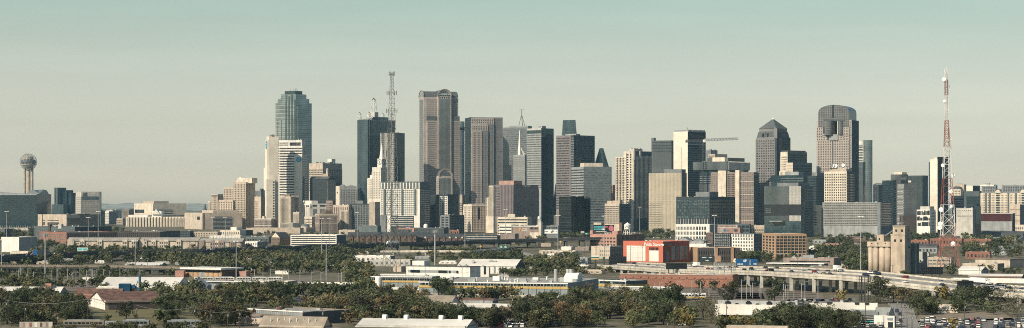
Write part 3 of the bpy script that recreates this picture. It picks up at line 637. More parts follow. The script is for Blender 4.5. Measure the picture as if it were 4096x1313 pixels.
# --- brick hotel, rotunda, colonnade
T = B('old_hotel', 'low red brick hotel with white trim bands and a row of arched windows', 1017, 1085, 1109, 875, 3650, 22, cat='hotel'); T.body('pinkstone'); T.rows('F', T.H - 4, 0, fh=4, frac=.55, cols=13, cf=.45, indiv=True); T.box('trim', 'white_stone', -.3, T.L + .4, -.4, T.R, T.H - 1.6, T.H + .2); T.box('trim', 'white_stone', -.3, T.L + .4, -.35, 1, T.H - 13, T.H - 12.2); T.box('roof_turret', 'cream', T.L * .4, T.L * .52, T.R * .2, T.R * .5, T.H, T.z(866)); T.plant(3, seed=5)
T = B('rotunda_hall', 'low pale hall with a shallow domed rotunda, in front of the cream panelled mid-rise', 1150, 1225, 1262, 911, 3400, 25, cat='public building'); T.body('tan', 'roof_tan'); mb = MB(); mb.cyl(T.L * .75, T.R * .4, T.H - 1, T.z(906), 7.5, n=20); T.add(mb, 'drum', 'beige'); mb = MB(); mb.lathe(T.L * .75, T.R * .4, [(7.8, T.z(906)), (6.8, T.z(901)), (4.5, T.z(897)), (1.2, T.z(895)), (.1, T.z(894.5))], 20); T.add(mb, 'dome', 'greygreen', True); T.cols('F', T.H - 2, 0, 10, .4, 'win_brown')
T = B('colonnade_hall', 'white colonnaded hall under the tan ribbed block', 1118, 1170, 1200, 892, 3420, 25, cat='public building'); T.body('white_stone', 'roof_white'); T.cols('F', T.H - 2.5, 0, 12, .55, 'win_brown'); T.cols('F', T.H, 0, 13, .2, 'white_stone', rib=1.2, name='column')
# --- far glass tower with spires
T = tower('tall dark glass tower crowned by a central lattice mast and small corner spires', 1429, 1472, 1580, 478, 3900, 47)
T.body('glass_blue', right='glass_sky', par=.4); T.cols('R', T.H - .5, T.z(725), 14, .045, 'metal', rib=.5, name='mullion'); T.cols('F', T.H - .5, T.z(780), 9, .06, 'metal', rib=.5, name='mullion')
T.panelq('R', T.R * .02, T.R * .42, T.z(700), T.z(540), 'glass_dark', d=.2, name='dark_pane_field')
T.box('roof_house', 'grey', T.L * .3, T.L * .9, T.R * .22, T.R * .5, T.H - 1, T.z(467)); T.box('roof_house', 'offwhite', T.L * .35, T.L * .85, T.R * .3, T.R * .44, T.H, T.z(447)); T.box('roof_house', 'lgrey', T.L * .3, T.L * .9, T.R * .5, T.R * .8, T.H - 1, T.z(466)); T.plant(12, seed=14, size=4)
def spire(T, x, y, z0, z1, w, name='corner_spire'):
 mb = MB(); h = z1 - z0; k = max(2, int(h / (w * 1.6)))
 for i in range(k):
  za, zb = z0 + h * .85 * i / k, z0 + h * .85 * (i + 1) / k; wa, wb = w * (1 - .3 * i / k), w * (1 - .3 * (i + 1) / k)
  for sx, sy in ((-1, -1), (1, -1), (1, 1), (-1, 1)):
   mb.beam((x + sx * wa / 2, y + sy * wa / 2, za), (x + sx * wb / 2, y + sy * wb / 2, zb), .55)
   nx, ny = -sy, sx
   mb.beam((x + sx * wa / 2, y + sy * wa / 2, za), (x + nx * wb / 2, y + ny * wb / 2, zb), .4); mb.beam((x + sx * wb / 2, y + sy * wb / 2, zb), (x + nx * wb / 2, y + ny * wb / 2, zb), .45)
 o = T.add(mb, name, 'white_paint'); mb = MB(); mb.cyl(x, y, z0 + h * .84, z1, w * .62, .05, 4); mb.build('cap', 'slate', o, off=T.off)
for xx, yy in ((.12, .04), (.9, .08), (.12, .9), (.88, .92)): spire(T, T.L * xx, T.R * yy, T.H - 1, T.z(446), 5)
spire(T, T.L * .6, T.R * .37, T.z(448), T.z(387), 8, 'lattice_mast')
for k in range(3): dish(T.root, *T.loc(T.L * .9, T.R * (.1 + .05 * k), T.H + 4), 2.2, az=RAD(60 - 40 * k))
T = tower('dark glass tower with white vertical fins on its left face, behind the grey lattice mast', 1520, 1580, 1619, 531, 3750, 34)
T.body('black', right='glass_dark', par=.4); T.cols('F', T.H, T.z(730), 12, .2, 'white', rib=.9); T.rows('F', T.H - 2, T.z(730), fh=4, frac=.3, m='win_grey', d=.05); T.rows('R', T.H - 2, T.z(730), fh=4, frac=.12, m='greygreen', name='floor_line'); T.plant(5, seed=3, mats=('charcoal', 'grey'))
# --- white clock tower building
T = tower('white art deco tower stepping up to a clock cube and a slender spire', 1489, 1523, 1548, 669, 3650, 38)
T.body('white_stone'); T.rows('F', T.H - 8, T.z(795), fh=4, frac=.5, cols=5, cf=.3, m='win_brown'); T.cols('R', T.H - 8, T.z(795), 4, .2, 'win_brown')
T.box('left_step', 'white_stone', T.u(1471), T.u(1492), -1, T.R * .6, -2, T.z(712)); T.rows('F', T.z(716), T.z(795), fh=4, frac=.5, cols=4, cf=.3, m='win_brown', u=(T.u(1472), T.u(1490)), y0=-1); T.box('left_step', 'white_stone', T.u(1480), T.u(1492), 0, T.R * .8, -2, T.z(700))
cx0, cx1 = T.u(1508), T.L + 2; cy0, cy1 = 1, T.v(1541)
T.box('clock_cube', 'white', cx0, cx1, cy0, cy1, T.H - 1, T.z(635))
def clock(T, face, a, z, r):
 pt = (lambda da, dz, d: (a + da, cy0 - d, z + dz)) if face == 'F' else (lambda da, dz, d: (cx1 + d, a + da, z + dz))
 mb = MB()
 for k in range(12):
  q = math.pi * 2 * k / 12; p_, w_ = pt(r * .78 * math.cos(q), r * .78 * math.sin(q), .3), pt(r * math.cos(q), r * math.sin(q), .3); mb.beam(p_, w_, .9)
 mb.beam(pt(0, 0, .3), pt(-.35 * r, .5 * r, .3), .9); mb.beam(pt(0, 0, .3), pt(.2 * r, -.62 * r, .3), .8); T.add(mb, 'clock_face', 'steel_dark')
clock(T, 'R', (cy0 + cy1) / 2, T.z(648), 5.5); clock(T, 'F', (cx0 + cx1) / 2, T.z(648), 5.0)
mb = MB(); mx_, my_ = (cx0 + cx1) / 2, (cy0 + cy1) / 2; mb.cyl(mx_, my_, T.z(635), T.z(588), 4.4, 1.6, 8); mb.cyl(mx_, my_, T.z(588), T.z(570), 1.3, .3, 8); T.add(mb, 'spire', 'white')
T = tower('grid-windowed white office slab half hidden behind the clock tower building', 1395, 1410, 1427, 757, 3950, 40); T.body('lgrey'); T.rows('R', T.H - 4, T.z(830), fh=4, frac=.5, cols=8, m='win_teal')
# --- hotel slab with strips
T = tower('long dark-windowed slab with thin white verticals and one wide beige pier', 1400, 1500, 1519, 815, 3500, 16, 'hotel', 'slab_hotel'); T.body('charcoal'); T.cols('F', T.H - 2, 2, 15, .2, 'lgrey', rib=.6); T.rows('F', T.H - 2, 2, fh=3.6, frac=.42, m='win_grey', d=.05, u=(1, T.u(1476))); T.box('wide_pier', 'tan', T.u(1478), T.L + .5, -1.8, T.R, -1, T.H + 3); T.box('rooftop', 'grey', T.L * .2, T.L * .5, 3, T.R, T.H - 1, T.z(803)); T.rows('R', T.H - 3, 2, fh=3.6, frac=.5, cols=4, m='win_grey'); T.plant(7, seed=17)
# ================================================================== DOWNTOWN, right half
# --- white and teal apartment block
T = B('apartment_block', 'white apartment block with teal balconies and a dark upper rim, behind the grey lattice mast', 1523, 1680, 1720, 728, 3250, 17, cat='apartment block')
T.body('white', right='greygreen', par=.5); u = T.u
T.rows('F', T.z(758), T.z(862), fh=3.5, frac=.55, cols=18, cf=.58, m='win_teal', u=(.5, u(1668))); T.rows('R', T.z(758), T.z(905), fh=3.5, frac=.5, cols=5, cf=.6, m='win_teal')
T.box('upper_rim', 'balcony_teal', -.4, T.L + .4, -.5, T.R, T.z(755), T.H + .4); T.rows('F', T.z(731), T.z(755), n=3, frac=.5, cols=12, cf=.7, m='win_grey', y0=-.5)
T.box('parking_podium', 'charcoal', T.u(1562), T.u(1655), -.8, 1, -1, T.z(864)); T.rows('F', T.z(866), T.z(908), n=5, frac=.34, m='offwhite', u=(u(1563), u(1654)), y0=-.8, name='deck_slab')
for a_ in (1535, 1563, 1606, 1658): T.box('balcony_bay', 'balcony_teal', u(a_), u(a_ + 6), -1.4, 0, T.z(860), T.z(757))
T.box('grey_wing', 'grey', -.5, T.u(1546), -2, 4, -1, T.z(861)); T.plant(14, seed=40, size=3)
T = B('apartment_block', 'near-black glass block attached to the white and teal apartments', 1716, 1742, 1764, 779, 3350, 30, cat='apartment block'); T.body('charcoal'); T.rows('F', T.H - 3, 6, fh=3.6, frac=.5, cols=7, cf=.7, m='win_black'); T.rows('R', T.H - 3, 6, fh=3.6, frac=.5, m='win_black')
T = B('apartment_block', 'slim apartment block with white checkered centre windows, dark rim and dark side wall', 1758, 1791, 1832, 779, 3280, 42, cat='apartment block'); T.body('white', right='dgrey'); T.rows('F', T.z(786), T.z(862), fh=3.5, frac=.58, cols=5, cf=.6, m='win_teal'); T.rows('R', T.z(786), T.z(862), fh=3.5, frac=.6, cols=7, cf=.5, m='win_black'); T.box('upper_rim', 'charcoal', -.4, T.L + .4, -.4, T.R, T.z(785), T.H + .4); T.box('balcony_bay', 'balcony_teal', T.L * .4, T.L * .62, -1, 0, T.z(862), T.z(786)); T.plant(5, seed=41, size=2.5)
T = B('parking_podium', 'grey podium with dark square openings below the checkered apartment block', 1763, 1797, 1856, 861, 3200, 40, cat='parking garage'); T.body('grey', right='charcoal'); T.rows('F', T.H - 2, 1, fh=4, frac=.55, cols=2, cf=.7, m='win_black'); T.rows('R', T.H - 2, 1, fh=4, frac=.5, cols=5, cf=.6, m='win_grey'); T.plant(4, seed=42)
# --- twin-vaulted stone and glass tower
T = B('office_tower', 'tall pink stone tower with barrel-vaulted roofs and a great arched glass bay in front', 1676, 1696, 1833, 388, 3850, 77, cat='office tower')
# here the broad front is the RIGHT face; the narrow glass flank is the left one
R, L, v = T.R, T.L, T.v
def vault_profile(c, w, z, k=1.0, n=12): return [(c - w / 2 * math.cos(math.pi * i / n), z + w / 2 * k * math.sin(math.pi * i / n)) for i in range(n + 1)]
zs = T.z(388)
T.body('granite_pink', z1=zs, par=0)
mb = MB(); mb.extr([(0, zs)] + vault_profile(L / 2, L * .96, zs, 25 / L) + [(L, zs)], 'y', 0, R, 0, 1); T.add(mb, 'vault_roof', ['slate', 'granite_pink'])
T.panelq('F', L * .12, L * .88, T.z(800), T.z(397), 'glass_comerica', name='glass_flank'); T.rows('F', T.z(399), T.z(790), fh=4.2, frac=.42, m='win', u=(L * .14, L * .86), d=.22)
mb = MB(); pr = vault_profile(L / 2, L * .8, T.z(385), 22 / L); mb.poly([(a_, -.25, z_) for a_, z_ in pr]); T.add(mb, 'arched_window', 'glass_pale')
mb = MB(); pr = vault_profile(L / 2, L * .98, T.z(387), 26 / L, 16)
for p_, q_ in zip(pr, pr[1:]): mb.beam((p_[0], -.4, p_[1]), (q_[0], -.4, q_[1]), 1.3)
T.add(mb, 'arch_rim', 'pinkstone')
c0, c1, c2, c3 = v(1748), v(1802), v(1704), v(1833)
XB = L + 7                                        # the bay stands proud of the front
def bay(y0_, y1_, top, xf, gl, name, rim=1.6):
 w_ = y1_ - y0_; cy = (y0_ + y1_) / 2; z = T.z(top)
 mb = MB(); mb.box(0 if name == 'central_bay' else L - 1, xf, y0_, y1_, -2, z, 0, 0); T.add(mb, name, 'granite_pink')
 mb = MB(); mb.extr(vault_profile(cy, w_, z, 1.0, 16), 'x', 0 if name == 'central_bay' else L - 2, xf, 0, 1); T.add(mb, 'vault', ['slate', 'granite_pink'])
 pr = vault_profile(cy, w_, z, 1.0, 16); mb = MB()
 for p_, q_ in zip(pr, pr[1:]): mb.beam((xf + .3, p_[0], p_[1]), (xf + .3, q_[0], q_[1]), rim)
 T.add(mb, 'arch_rim', 'pinkstone')
 pr = vault_profile(cy, w_ * .78, z, 1.0, 16); mb = MB(); mb.poly([(xf + .15, a_, z_) for a_, z_ in pr]); T.add(mb, 'arched_window', 'glass_dark')
 for k in range(5):
  yy = cy + w_ * .78 / 2 * (-.66 + .33 * k); hh = math.sqrt(max(0, (w_ * .39) ** 2 - (yy - cy) ** 2)); mb = MB(); mb.beam((xf + .3, yy, z), (xf + .3, yy, z + hh), .5); T.add(mb, 'glazing_bar', 'lgrey')
bay(c0, c1, 385, XB, 'glass_comerica', 'central_bay')
T.panelq('R', c0 + 2.4, c1 - 2.4, T.z(700), T.z(396), 'glass_comerica', x1=XB, name='curtain_wall'); T.rows('R', T.z(397), T.z(700), fh=4.2, frac=.3, m='glass_grey', u=(c0 + 2.6, c1 - 2.6), x1=XB, d=.25, name='spandrel'); T.cols('R', T.z(397), T.z(700), 9, .12, 'lgrey', u=(c0 + 2.4, c1 - 2.4), x1=XB, d=.35, name='mullion')
lettering(T.root, 'Comerica', 6.2, 'white_paint', T.loc(XB + .5, (c0 + c1) / 2, T.z(376)), 'R')
for k in range(5): T.box('top_window', 'win_black', XB, XB + .2, c0 + 3 + k * 4.4, c0 + 5.4 + k * 4.4, T.z(394), T.z(388.5))
# ranks of windows on the set-back front
T.wr = 'granite_pink'
T.rows('R', T.z(396), T.z(790), n=48, frac=.42, cols=8, cf=.62, m='win_brown', u=(v(1706), v(1738))); T.rows('R', T.z(396), T.z(480), n=10, frac=.42, cols=8, cf=.62, m='win_brown', u=(v(1804), v(1832))); T.rows('R', T.z(396), T.z(470), n=9, frac=.5, cols=2, cf=.6, m='win_brown', u=(v(1739), v(1747)))
# lower shoulders
for ya, yb, nm in ((v(1706), v(1746), 1), (v(1803), v(1837), 2)):
 mb = MB(); mb.box(L - 1, L + 3.5, ya, yb, -2, T.z(483)); T.add(mb, 'shoulder', 'granite_pink')
 mb = MB(); mb.extr([(0, 0)] + [(3.6 - 3.6 * math.cos(math.pi / 2 * i / 6) - 3.6, 9 * math.sin(math.pi / 2 * i / 6)) for i in range(7)], 'y', ya, yb, 0); mb.v = [(L + 3.5 + a_, b_, T.z(483) + c_) for a_, b_, c_ in mb.v]; T.add(mb, 'shoulder_skylight', 'glass_grey')
 T.rows('R', T.z(486), T.z(790), n=36, frac=.42, cols=9, cf=.62, m='win_brown', u=(ya + 2.5, yb - .6), x1=L + 3.5)
# --- the low arched pavilion in front of it
T = B('arched_pavilion', 'low pink stone pavilion with one big round arched window, before the vaulted tower', 1746, 1756, 1810, 700, 3700, 76, cat='office building')
R, L = T.R, T.L; T.body('granite_pink', z1=T.z(704), par=0); mb = MB(); mb.extr(vault_profile(R / 2, R * .98, T.z(704), 1.0, 16), 'x', 0, L, 0, 1); T.add(mb, 'vault', ['slate', 'granite_pink'])
pr = vault_profile(R / 2, R * .98, T.z(704), 1.0, 16); mb = MB()
for p_, q_ in zip(pr, pr[1:]): mb.beam((L + .3, p_[0], p_[1]), (L + .3, q_[0], q_[1]), 2)
T.add(mb, 'arch_rim', 'pinkstone'); mb = MB(); mb.poly([(L + .15, a_, z_) for a_, z_ in vault_profile(R / 2, R * .72, T.z(704), 1.0, 16)]); T.add(mb, 'arched_window', 'glass_grey'); T.panelq('R', R * .12, R * .88, T.z(790), T.z(713), 'glass_comerica', name='curtain_wall'); T.cols('R', T.z(713), T.z(790), 8, .14, 'lgrey', u=(R * .12, R * .88), d=.3, name='mullion'); T.rows('F', T.z(712), T.z(790), fh=4.2, frac=.45, cols=2, cf=.6, m='win_brown')
# --- slim curved glass shaft
Y = 4000; p_ = P(1838, 485, Y); t = empty('glass_tower', (p_.x, Y + 20, 12), 0, 'rounded pale green glass shaft with a dark ring, right of the vaulted stone tower', 'office tower'); h_ = p_.z - 12
mb = MB(); mb.cyl(0, 0, -2, h_, 10, n=24); mb.build('wall', 'glass_pale', t); mb = MB(); mb.cyl(0, 0, h_ - 18, h_ - 11, 10.2, n=24); mb.build('dark_ring', 'black', t)
for k in range(22):
 mb = MB(); mb.cyl(0, 0, h_ - 5 - k * 7, h_ - 4.2 - k * 7, 10.25, n=24); mb.build('floor_ring', 'metal', t)
# --- tower of stepped pink grid tiers
T = tower('pink granite tower stepping down in gridded tiers, dark glass on its curved left edge', 1860, 1884, 2011, 469, 3750, 77)
R, L, v = T.R, T.L, T.v; T.body('glass_dark', right='granite_rose'); T.plant(4, seed=12, mats=('lgrey', 'grey'))
def tier(y0_, y1_, top, x, cols, mt='granite_pink', wm='win_brown', cf=.55, fh=4.2, fr=.55, wf=None):
 mb = MB(); mb.box(L - 1, x, y0_, y1_, -2, T.z(top)); T.add(mb, 'tier', mt); T.wr = mt
 T.rows('R', T.z(top) - 2.5, T.z(850), fh=fh, frac=fr, cols=cols, cf=cf, m=wm, u=(y0_ + .5, y1_ - .4), x1=x)
T.wr = 'granite_rose'; T.rows('R', T.H - 3, T.z(850), fh=4.2, frac=.55, cols=8, cf=.7, m='win_grey', u=(v(1976), R - .4))
tier(v(1884), v(1974), 471, L + 1.5, 12, cf=.5); tier(v(1948), v(1974), 494, L + 2.6, 4, 'granite_rose', 'win_grey', .7); tier(v(1886), v(1949), 497, L + 3.4, 9, cf=.5); tier(v(1924), v(1950), 523, L + 4.6, 4, 'granite_rose', 'win_grey', .7); tier(v(1886), v(1925), 523, L + 5.4, 7, cf=.5)
T.rows('F', T.H - 3, T.z(820), fh=4.2, frac=.4, m='win_black')
# --- wide grey banded tower with tripod mast
T = tower('broad grey banded tower with a pale penthouse and a tripod mast on its roof', 2005, 2112, 2128, 510, 3950, 14)
T.body('metal_panel', par=.5); T.rows('F', T.H - 3, T.z(730), fh=4, frac=.42, m='win_grey'); T.rows('F', T.z(640), T.z(760), fh=4, frac=.3, m='win', d=.3); T.box('penthouse', 'lgrey', T.u(2034), T.L - .2, 2, T.R, T.H - .5, T.z(503)); T.plant(3, seed=5)
mb = MB(); bx, by, bz = T.u(2080), T.R * .4, T.z(503)
for dx, dy in ((-6, 0), (6, 2), (0, 7)): mb.beam((bx + dx, by + dy, bz), (bx + dx * .12, by + dy * .12, T.z(462)), 1.0)
mb.beam((bx, by, T.z(465)), (bx, by, T.z(437)), 1.1); mb.beam((bx - 4.5, by, T.z(438)), (bx + 4.5, by, T.z(438)), .8); T.add(mb, 'tripod_mast', 'tower_steel')
# --- pale perforated tower with a needle
T = tower('pale perforated tower with a tall white needle spire, before the broad grey banded tower', 2054, 2100, 2112, 619, 3650, 20)
T.body('metal_panel', par=.4); T.body('lgrey', x0=-.1, x1=T.L + .1, y0=-.2, y1=T.R, z1=T.H - .1, name='facade'); T.rows('F', T.H - 3, T.z(740), fh=4, frac=.45, cols=18, cf=.55, m='win_grey', y0=-.2)
mb = MB(); x_, y_ = T.u(2073), 8; mb.cyl(x_, y_, T.H, T.z(524), 4.2, .9, 6); mb.beam((x_ + 8, y_, T.H), (x_ + 2.2, y_, T.z(590)), 1.2); mb.beam((x_ + 10, y_ + 2, T.H), (x_ + 2, y_, T.z(594)), 1.0); mb.cyl(x_, y_, T.z(524), T.z(519), .5, .5, 6); T.add(mb, 'needle_spire', 'white')
# --- light/dark office tower
T = tower('tall office tower with pale banded left face, glassy top band and deep blue right face', 2107, 2165, 2215, 513, 3550, 42)
T.body('lgrey', right='glass_blue', par=.6); T.rows('F', T.z(536), T.z(755), fh=4, frac=.45, cols=14, cf=.7, m='win'); T.rows('R', T.z(536), T.z(880), fh=4, frac=.35, m='win_black'); T.panelq('F', .4, T.L - .3, T.z(534), T.z(521), 'glass_teal', name='top_window'); T.panelq('R', .4, T.R - .3, T.z(534), T.z(521), 'glass_teal', name='top_window'); T.cols('F', T.H, T.z(520), 16, .4, 'white', rib=.4, name='top_fin'); T.box('penthouse', 'lgrey', T.L * .7, T.L - 1, T.R * .1, T.R * .4, T.H - 1, T.z(504))
# --- mauve banded tower with recessed centre
T = tower('mauve stone tower with dark ribbon windows and a chamfered double-edged corner', 2225, 2296, 2379, 541, 3500, 44)
T.body('rose', right='dgrey', par=.6); T.rows('F', T.H - 3, T.z(838), fh=4.4, frac=.5, u=(0.2, T.u(2278)), m='win'); T.rows('R', T.H - 3, T.z(838), fh=4.4, frac=.5, u=(T.v(2309), T.R), m='win_black'); T.box('corner_fin', 'charcoal', T.u(2284), T.L + .8, -.8, T.v(2302), 0, T.H); T.rows('F', T.H - 3, T.z(838), fh=4.4, frac=.5, u=(T.u(2286), T.L + .4), y0=-.8, m='win_grey'); T.plant(6, seed=7); T.box('roof_plant', 'lgrey', T.L * .4, T.L, T.R * .1, T.R * .3, T.H - 1, T.H + 2.5)
# --- faceted glass prism tops
def prism_tower(label, name, pts, Y, depth, mats, base=850):
 cx_ = sum(p[0] for p in pts) / len(pts); o = empty(name, ((cx_ - CX) * Y / F, Y + depth / 2, gz(Y)), 0, label, 'office tower')
 q = [((px - cx_) * Y / F, CH - (py - HY) * Y / F - gz(Y)) for px, py in pts]; return o, q
o, q = prism_tower('green glass tower top with sloping sides showing above the mauve banded tower', 'glass_tower', [(2240, 860), (2248, 538), (2252, 481), (2302, 480), (2307, 538), (2310, 860)], 4050, 30, None)
mb = MB(); mb.extr(q, 'y', -15, 15, 0); mb.build('wall', 'glass_green', o)
o, q = prism_tower('narrow glass sliver with a sloping edge seen between the dark blue tower and mauve tower', 'glass_tower', [(2206, 860), (2222, 735), (2232, 735), (2232, 860)], 4100, 30, None); mb = MB(); mb.extr(q, 'y', -15, 15, 0); mb.build('wall', 'glass_green', o)
o, q = prism_tower('pointed teal glass prism with one sunlit facet and one dark facet', 'glass_tower', [(2381, 655), (2400, 592), (2415, 592), (2437, 668)], 3900, 40, None)
zb = -2; bx = [a for a, _ in q]
mb = MB(); mb.poly([(bx[0], -20, zb), (bx[3] * .35, -26, zb), (bx[1], 0, q[1][1]), (bx[0] * 1.0, -20, q[0][1])]); mb.poly([(bx[3] * .35, -26, zb), (bx[3], -10, zb), (bx[3], -10, q[3][1]), (bx[2], 0, q[2][1] + 0), (bx[1], 0, q[1][1])])
mb.poly([(bx[3], -10, zb), (bx[3], 25, zb), (bx[2], 0, q[2][1]), (bx[3], -10, q[3][1])]); mb.poly([(bx[3], 25, zb), (bx[0], 25, zb), (bx[0], 25, q[0][1]), (bx[1], 0, q[1][1]), (bx[2], 0, q[2][1])]); mb.poly([(bx[0], 25, zb), (bx[0], -20, zb), (bx[0], -20, q[0][1]), (bx[1], 0, q[1][1]), (bx[0], 25, q[0][1])])
mb.m = [0, 1, 1, 0, 0]; mb.build('wall', ['glass_green', 'glass_teal'], o)
# --- grey banded block with penthouse
T = tower('wide silver-grey banded office block with a long pale penthouse', 2285, 2334, 2445, 667, 3350, 73)
T.body('lgrey', right='metal_panel', par=.6); T.rows('F', T.H - 3, T.z(898), fh=4.4, frac=.42, m='win', u=(.2, T.L - .2)); T.rows('R', T.H - 3, T.z(898), fh=4.4, frac=.36, m='win_grey'); T.rows('R', T.z(800), T.z(898), n=9, frac=.26, m='win', d=.3)
T.box('penthouse', 'cream', T.L * .7, T.L - 2, T.R * .02, T.v(2413), T.H - 1, T.z(652)); T.box('edge_fin', 'charcoal', T.L - .6, T.L + .3, T.R - .6, T.R + .6, 0, T.H); T.plant(2, seed=1)
T = tower('thin pink banded building glimpsed between the silver block and the white grid tower', 2440, 2452, 2464, 740, 3700, 40, 'building', 'apartment_block'); T.body('pink'); T.rows('F', T.H - 2, 0, fh=4, frac=.5, cols=4); T.rows('R', T.H - 2, 0, fh=4, frac=.5, cols=4)
# --- white grid tower, dark right side
T = tower('cream grid-windowed tower with stepped shoulders and a broad shaded right side', 2461, 2536, 2607, 605, 3480, 43)
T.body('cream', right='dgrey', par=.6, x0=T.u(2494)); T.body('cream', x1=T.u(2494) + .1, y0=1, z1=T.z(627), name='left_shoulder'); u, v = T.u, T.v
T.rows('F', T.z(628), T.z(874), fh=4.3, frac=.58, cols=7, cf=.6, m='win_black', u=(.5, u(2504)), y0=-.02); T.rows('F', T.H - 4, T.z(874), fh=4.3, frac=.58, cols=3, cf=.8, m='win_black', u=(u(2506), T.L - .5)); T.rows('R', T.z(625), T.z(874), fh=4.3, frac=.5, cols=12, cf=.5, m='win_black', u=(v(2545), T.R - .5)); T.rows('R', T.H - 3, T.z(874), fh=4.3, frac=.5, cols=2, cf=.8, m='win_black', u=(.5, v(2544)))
for a_, tp in ((2504, 612), (2518, 603), (2530, 603)): T.box('pier', 'white_stone', u(a_), u(a_) + 2.2, -1.6, 0, -1, T.z(tp))
T.box('pier', 'white_stone', T.L - .5, T.L + 1.2, -.6, 2, T.z(640), T.z(603)); T.box('pier', 'white_stone', T.L, T.L + 1.4, v(2558), v(2563), T.z(635), T.z(604))
T.box('roof_house', 'offwhite', T.L * .7, T.L - 1, T.R * .04, T.R * .5, T.H - 1, T.z(595)); T.plant(8, z=T.z(596), x0=T.L * .7, x1=T.L - 1, y0=T.R * .04, y1=T.R * .5, seed=3, size=2.5)
# --- dark ribbed slab & the blank-walled hotel
T = tower('dark grey slab with fine vertical ribs, left of the blank-walled hotel tower', 2608, 2686, 2697, 562, 3750, 16); T.body('dgrey', par=.5); T.cols('F', T.H - 1, T.z(692), 26, .38, 'grey', rib=.7); T.rows('F', T.z(564), T.z(610), n=4, frac=.3, m='charcoal', d=.8); T.box('roof_plant', 'grey', -3, 2, 5, T.R, 0, T.z(550))
T = tower('tall hotel slab with a blank cream end wall and a dark sign panel on top', 2694, 2751, 2823, 526, 3550, 44, 'hotel', 'hotel_tower')
T.body('cream_panel', right='glass_dark', par=.6); T.rows('R', T.z(586), T.z(788), fh=3.9, frac=.34, m='grey', name='spandrel'); T.panelq('R', .5, T.R - .4, T.z(559), T.z(531), 'black', name='sign_panel'); lettering(T.root, 'Sheraton', 9.5, 'rose', T.loc(T.L + .35, T.R * .55, T.z(545)), 'R'); T.rows('R', T.z(560), T.z(583), n=2, frac=.5, m='lgrey', d=.2, name='spandrel'); T.cols('F', T.z(590), T.z(680), 1, .06, 'tan_dark', u=(T.L * .42, T.L * .7), name='joint'); T.box('roof_screen', 'metal', .5, T.L - .5, 1, T.R - 1, T.H - 1, T.z(519)); T.cols('R', T.z(519), T.z(527), 14, .2, 'lgrey', rib=.5, name='rail_post'); mb = MB(); mb.beam((T.L - 2, 2, T.H), (T.L - 2, 2, T.z(510)), .5); T.add(mb, 'antenna', 'steel_dark')
# --- tower crane
Y = 3440; pt = lambda px, py: P(px, py, Y); b0 = P(2812, 800, Y); t = empty('tower_crane', (b0.x, Y, gz(Y)), 0, 'white tower crane with a long lattice jib reaching right over the ribbed box', 'crane')
def truss(mb, a, b, w, k, m=0, tri=True, bar=.45):
 a, b = Vector(a), Vector(b); d = (b - a).normalized(); up = Vector((0, 0, 1)) if abs(d.z) < .9 else Vector((0, 1, 0)); sd_ = d.cross(up).normalized(); up = sd_.cross(d).normalized()
 co_ = [up * w * .6, -up * w * .4 + sd_ * w * .5, -up * w * .4 - sd_ * w * .5] if tri else [up * w / 2 + sd_ * w / 2, up * w / 2 - sd_ * w / 2, -up * w / 2 - sd_ * w / 2, -up * w / 2 + sd_ * w / 2]
 for c in co_: mb.beam(a + c, b + c, bar)
 for i in range(k):
  p0, p1 = a.lerp(b, i / k), a.lerp(b, (i + 1) / k)
  for j in range(len(co_)):
   c, e = co_[j], co_[(j + 1) % len(co_)]; mb.beam(p0 + c, p1 + e, bar * .8) if i % 2 else mb.beam(p0 + e, p1 + c, bar * .8)
W2 = lambda v: tuple(Vector(v) - Vector((b0.x, Y, gz(Y))))
mb = MB(); truss(mb, (0, 0, 0), W2(pt(2812, 566)), 2.4, 30, tri=False, bar=.5); mb.build('mast', 'steel_dark', t)
mb = MB(); truss(mb, W2(pt(2818, 561)), W2(pt(2953, 556)), 3.6, 22, bar=.75); mb.build('jib', 'metal', t)
mb = MB(); truss(mb, W2(pt(2743, 563)), W2(pt(2812, 562)), 2.2, 8, bar=.75); mb.build('counter_jib', 'steel_dark', t)
mb = MB(); p_ = W2(pt(2815, 566)); mb.box(p_[0] - 1.5, p_[0] + 3.5, -1.5, 1.5, p_[2] - 1.5, p_[2] + 3); mb.build('cab', 'white_paint', t); mb = MB(); p_ = W2(pt(2746, 566)); mb.box(p_[0] - 2, p_[0] + 3, -1.2, 1.2, p_[2] - 2, p_[2] + 1.5); mb.build('counterweight', 'grey', t)
# --- beige panelled slab
T = tower('plain beige slab covered in tiny square panels, with a grey penthouse and shaded right end', 2595, 2726, 2747, 692, 3250, 20)
T.body('beige_panel', right='greygreen', par=.5); T.cols('F', T.H, 4, 23, .1, 'beige', rib=.35); T.rows('F', T.z(812), T.z(905), n=13, frac=.22, m='win_brown', u=(1, T.L * .4), d=.1); T.rows('F', T.z(697), T.z(800), n=16, frac=.12, m='tan', d=.1, name='panel_joint'); T.box('penthouse', 'grey', T.u(2653), T.L - 1, 3, T.R - 2, T.H - 1, T.z(677)); T.box('floor_band', 'tan', 0, T.L, -.25, 0, T.z(806), T.z(803))
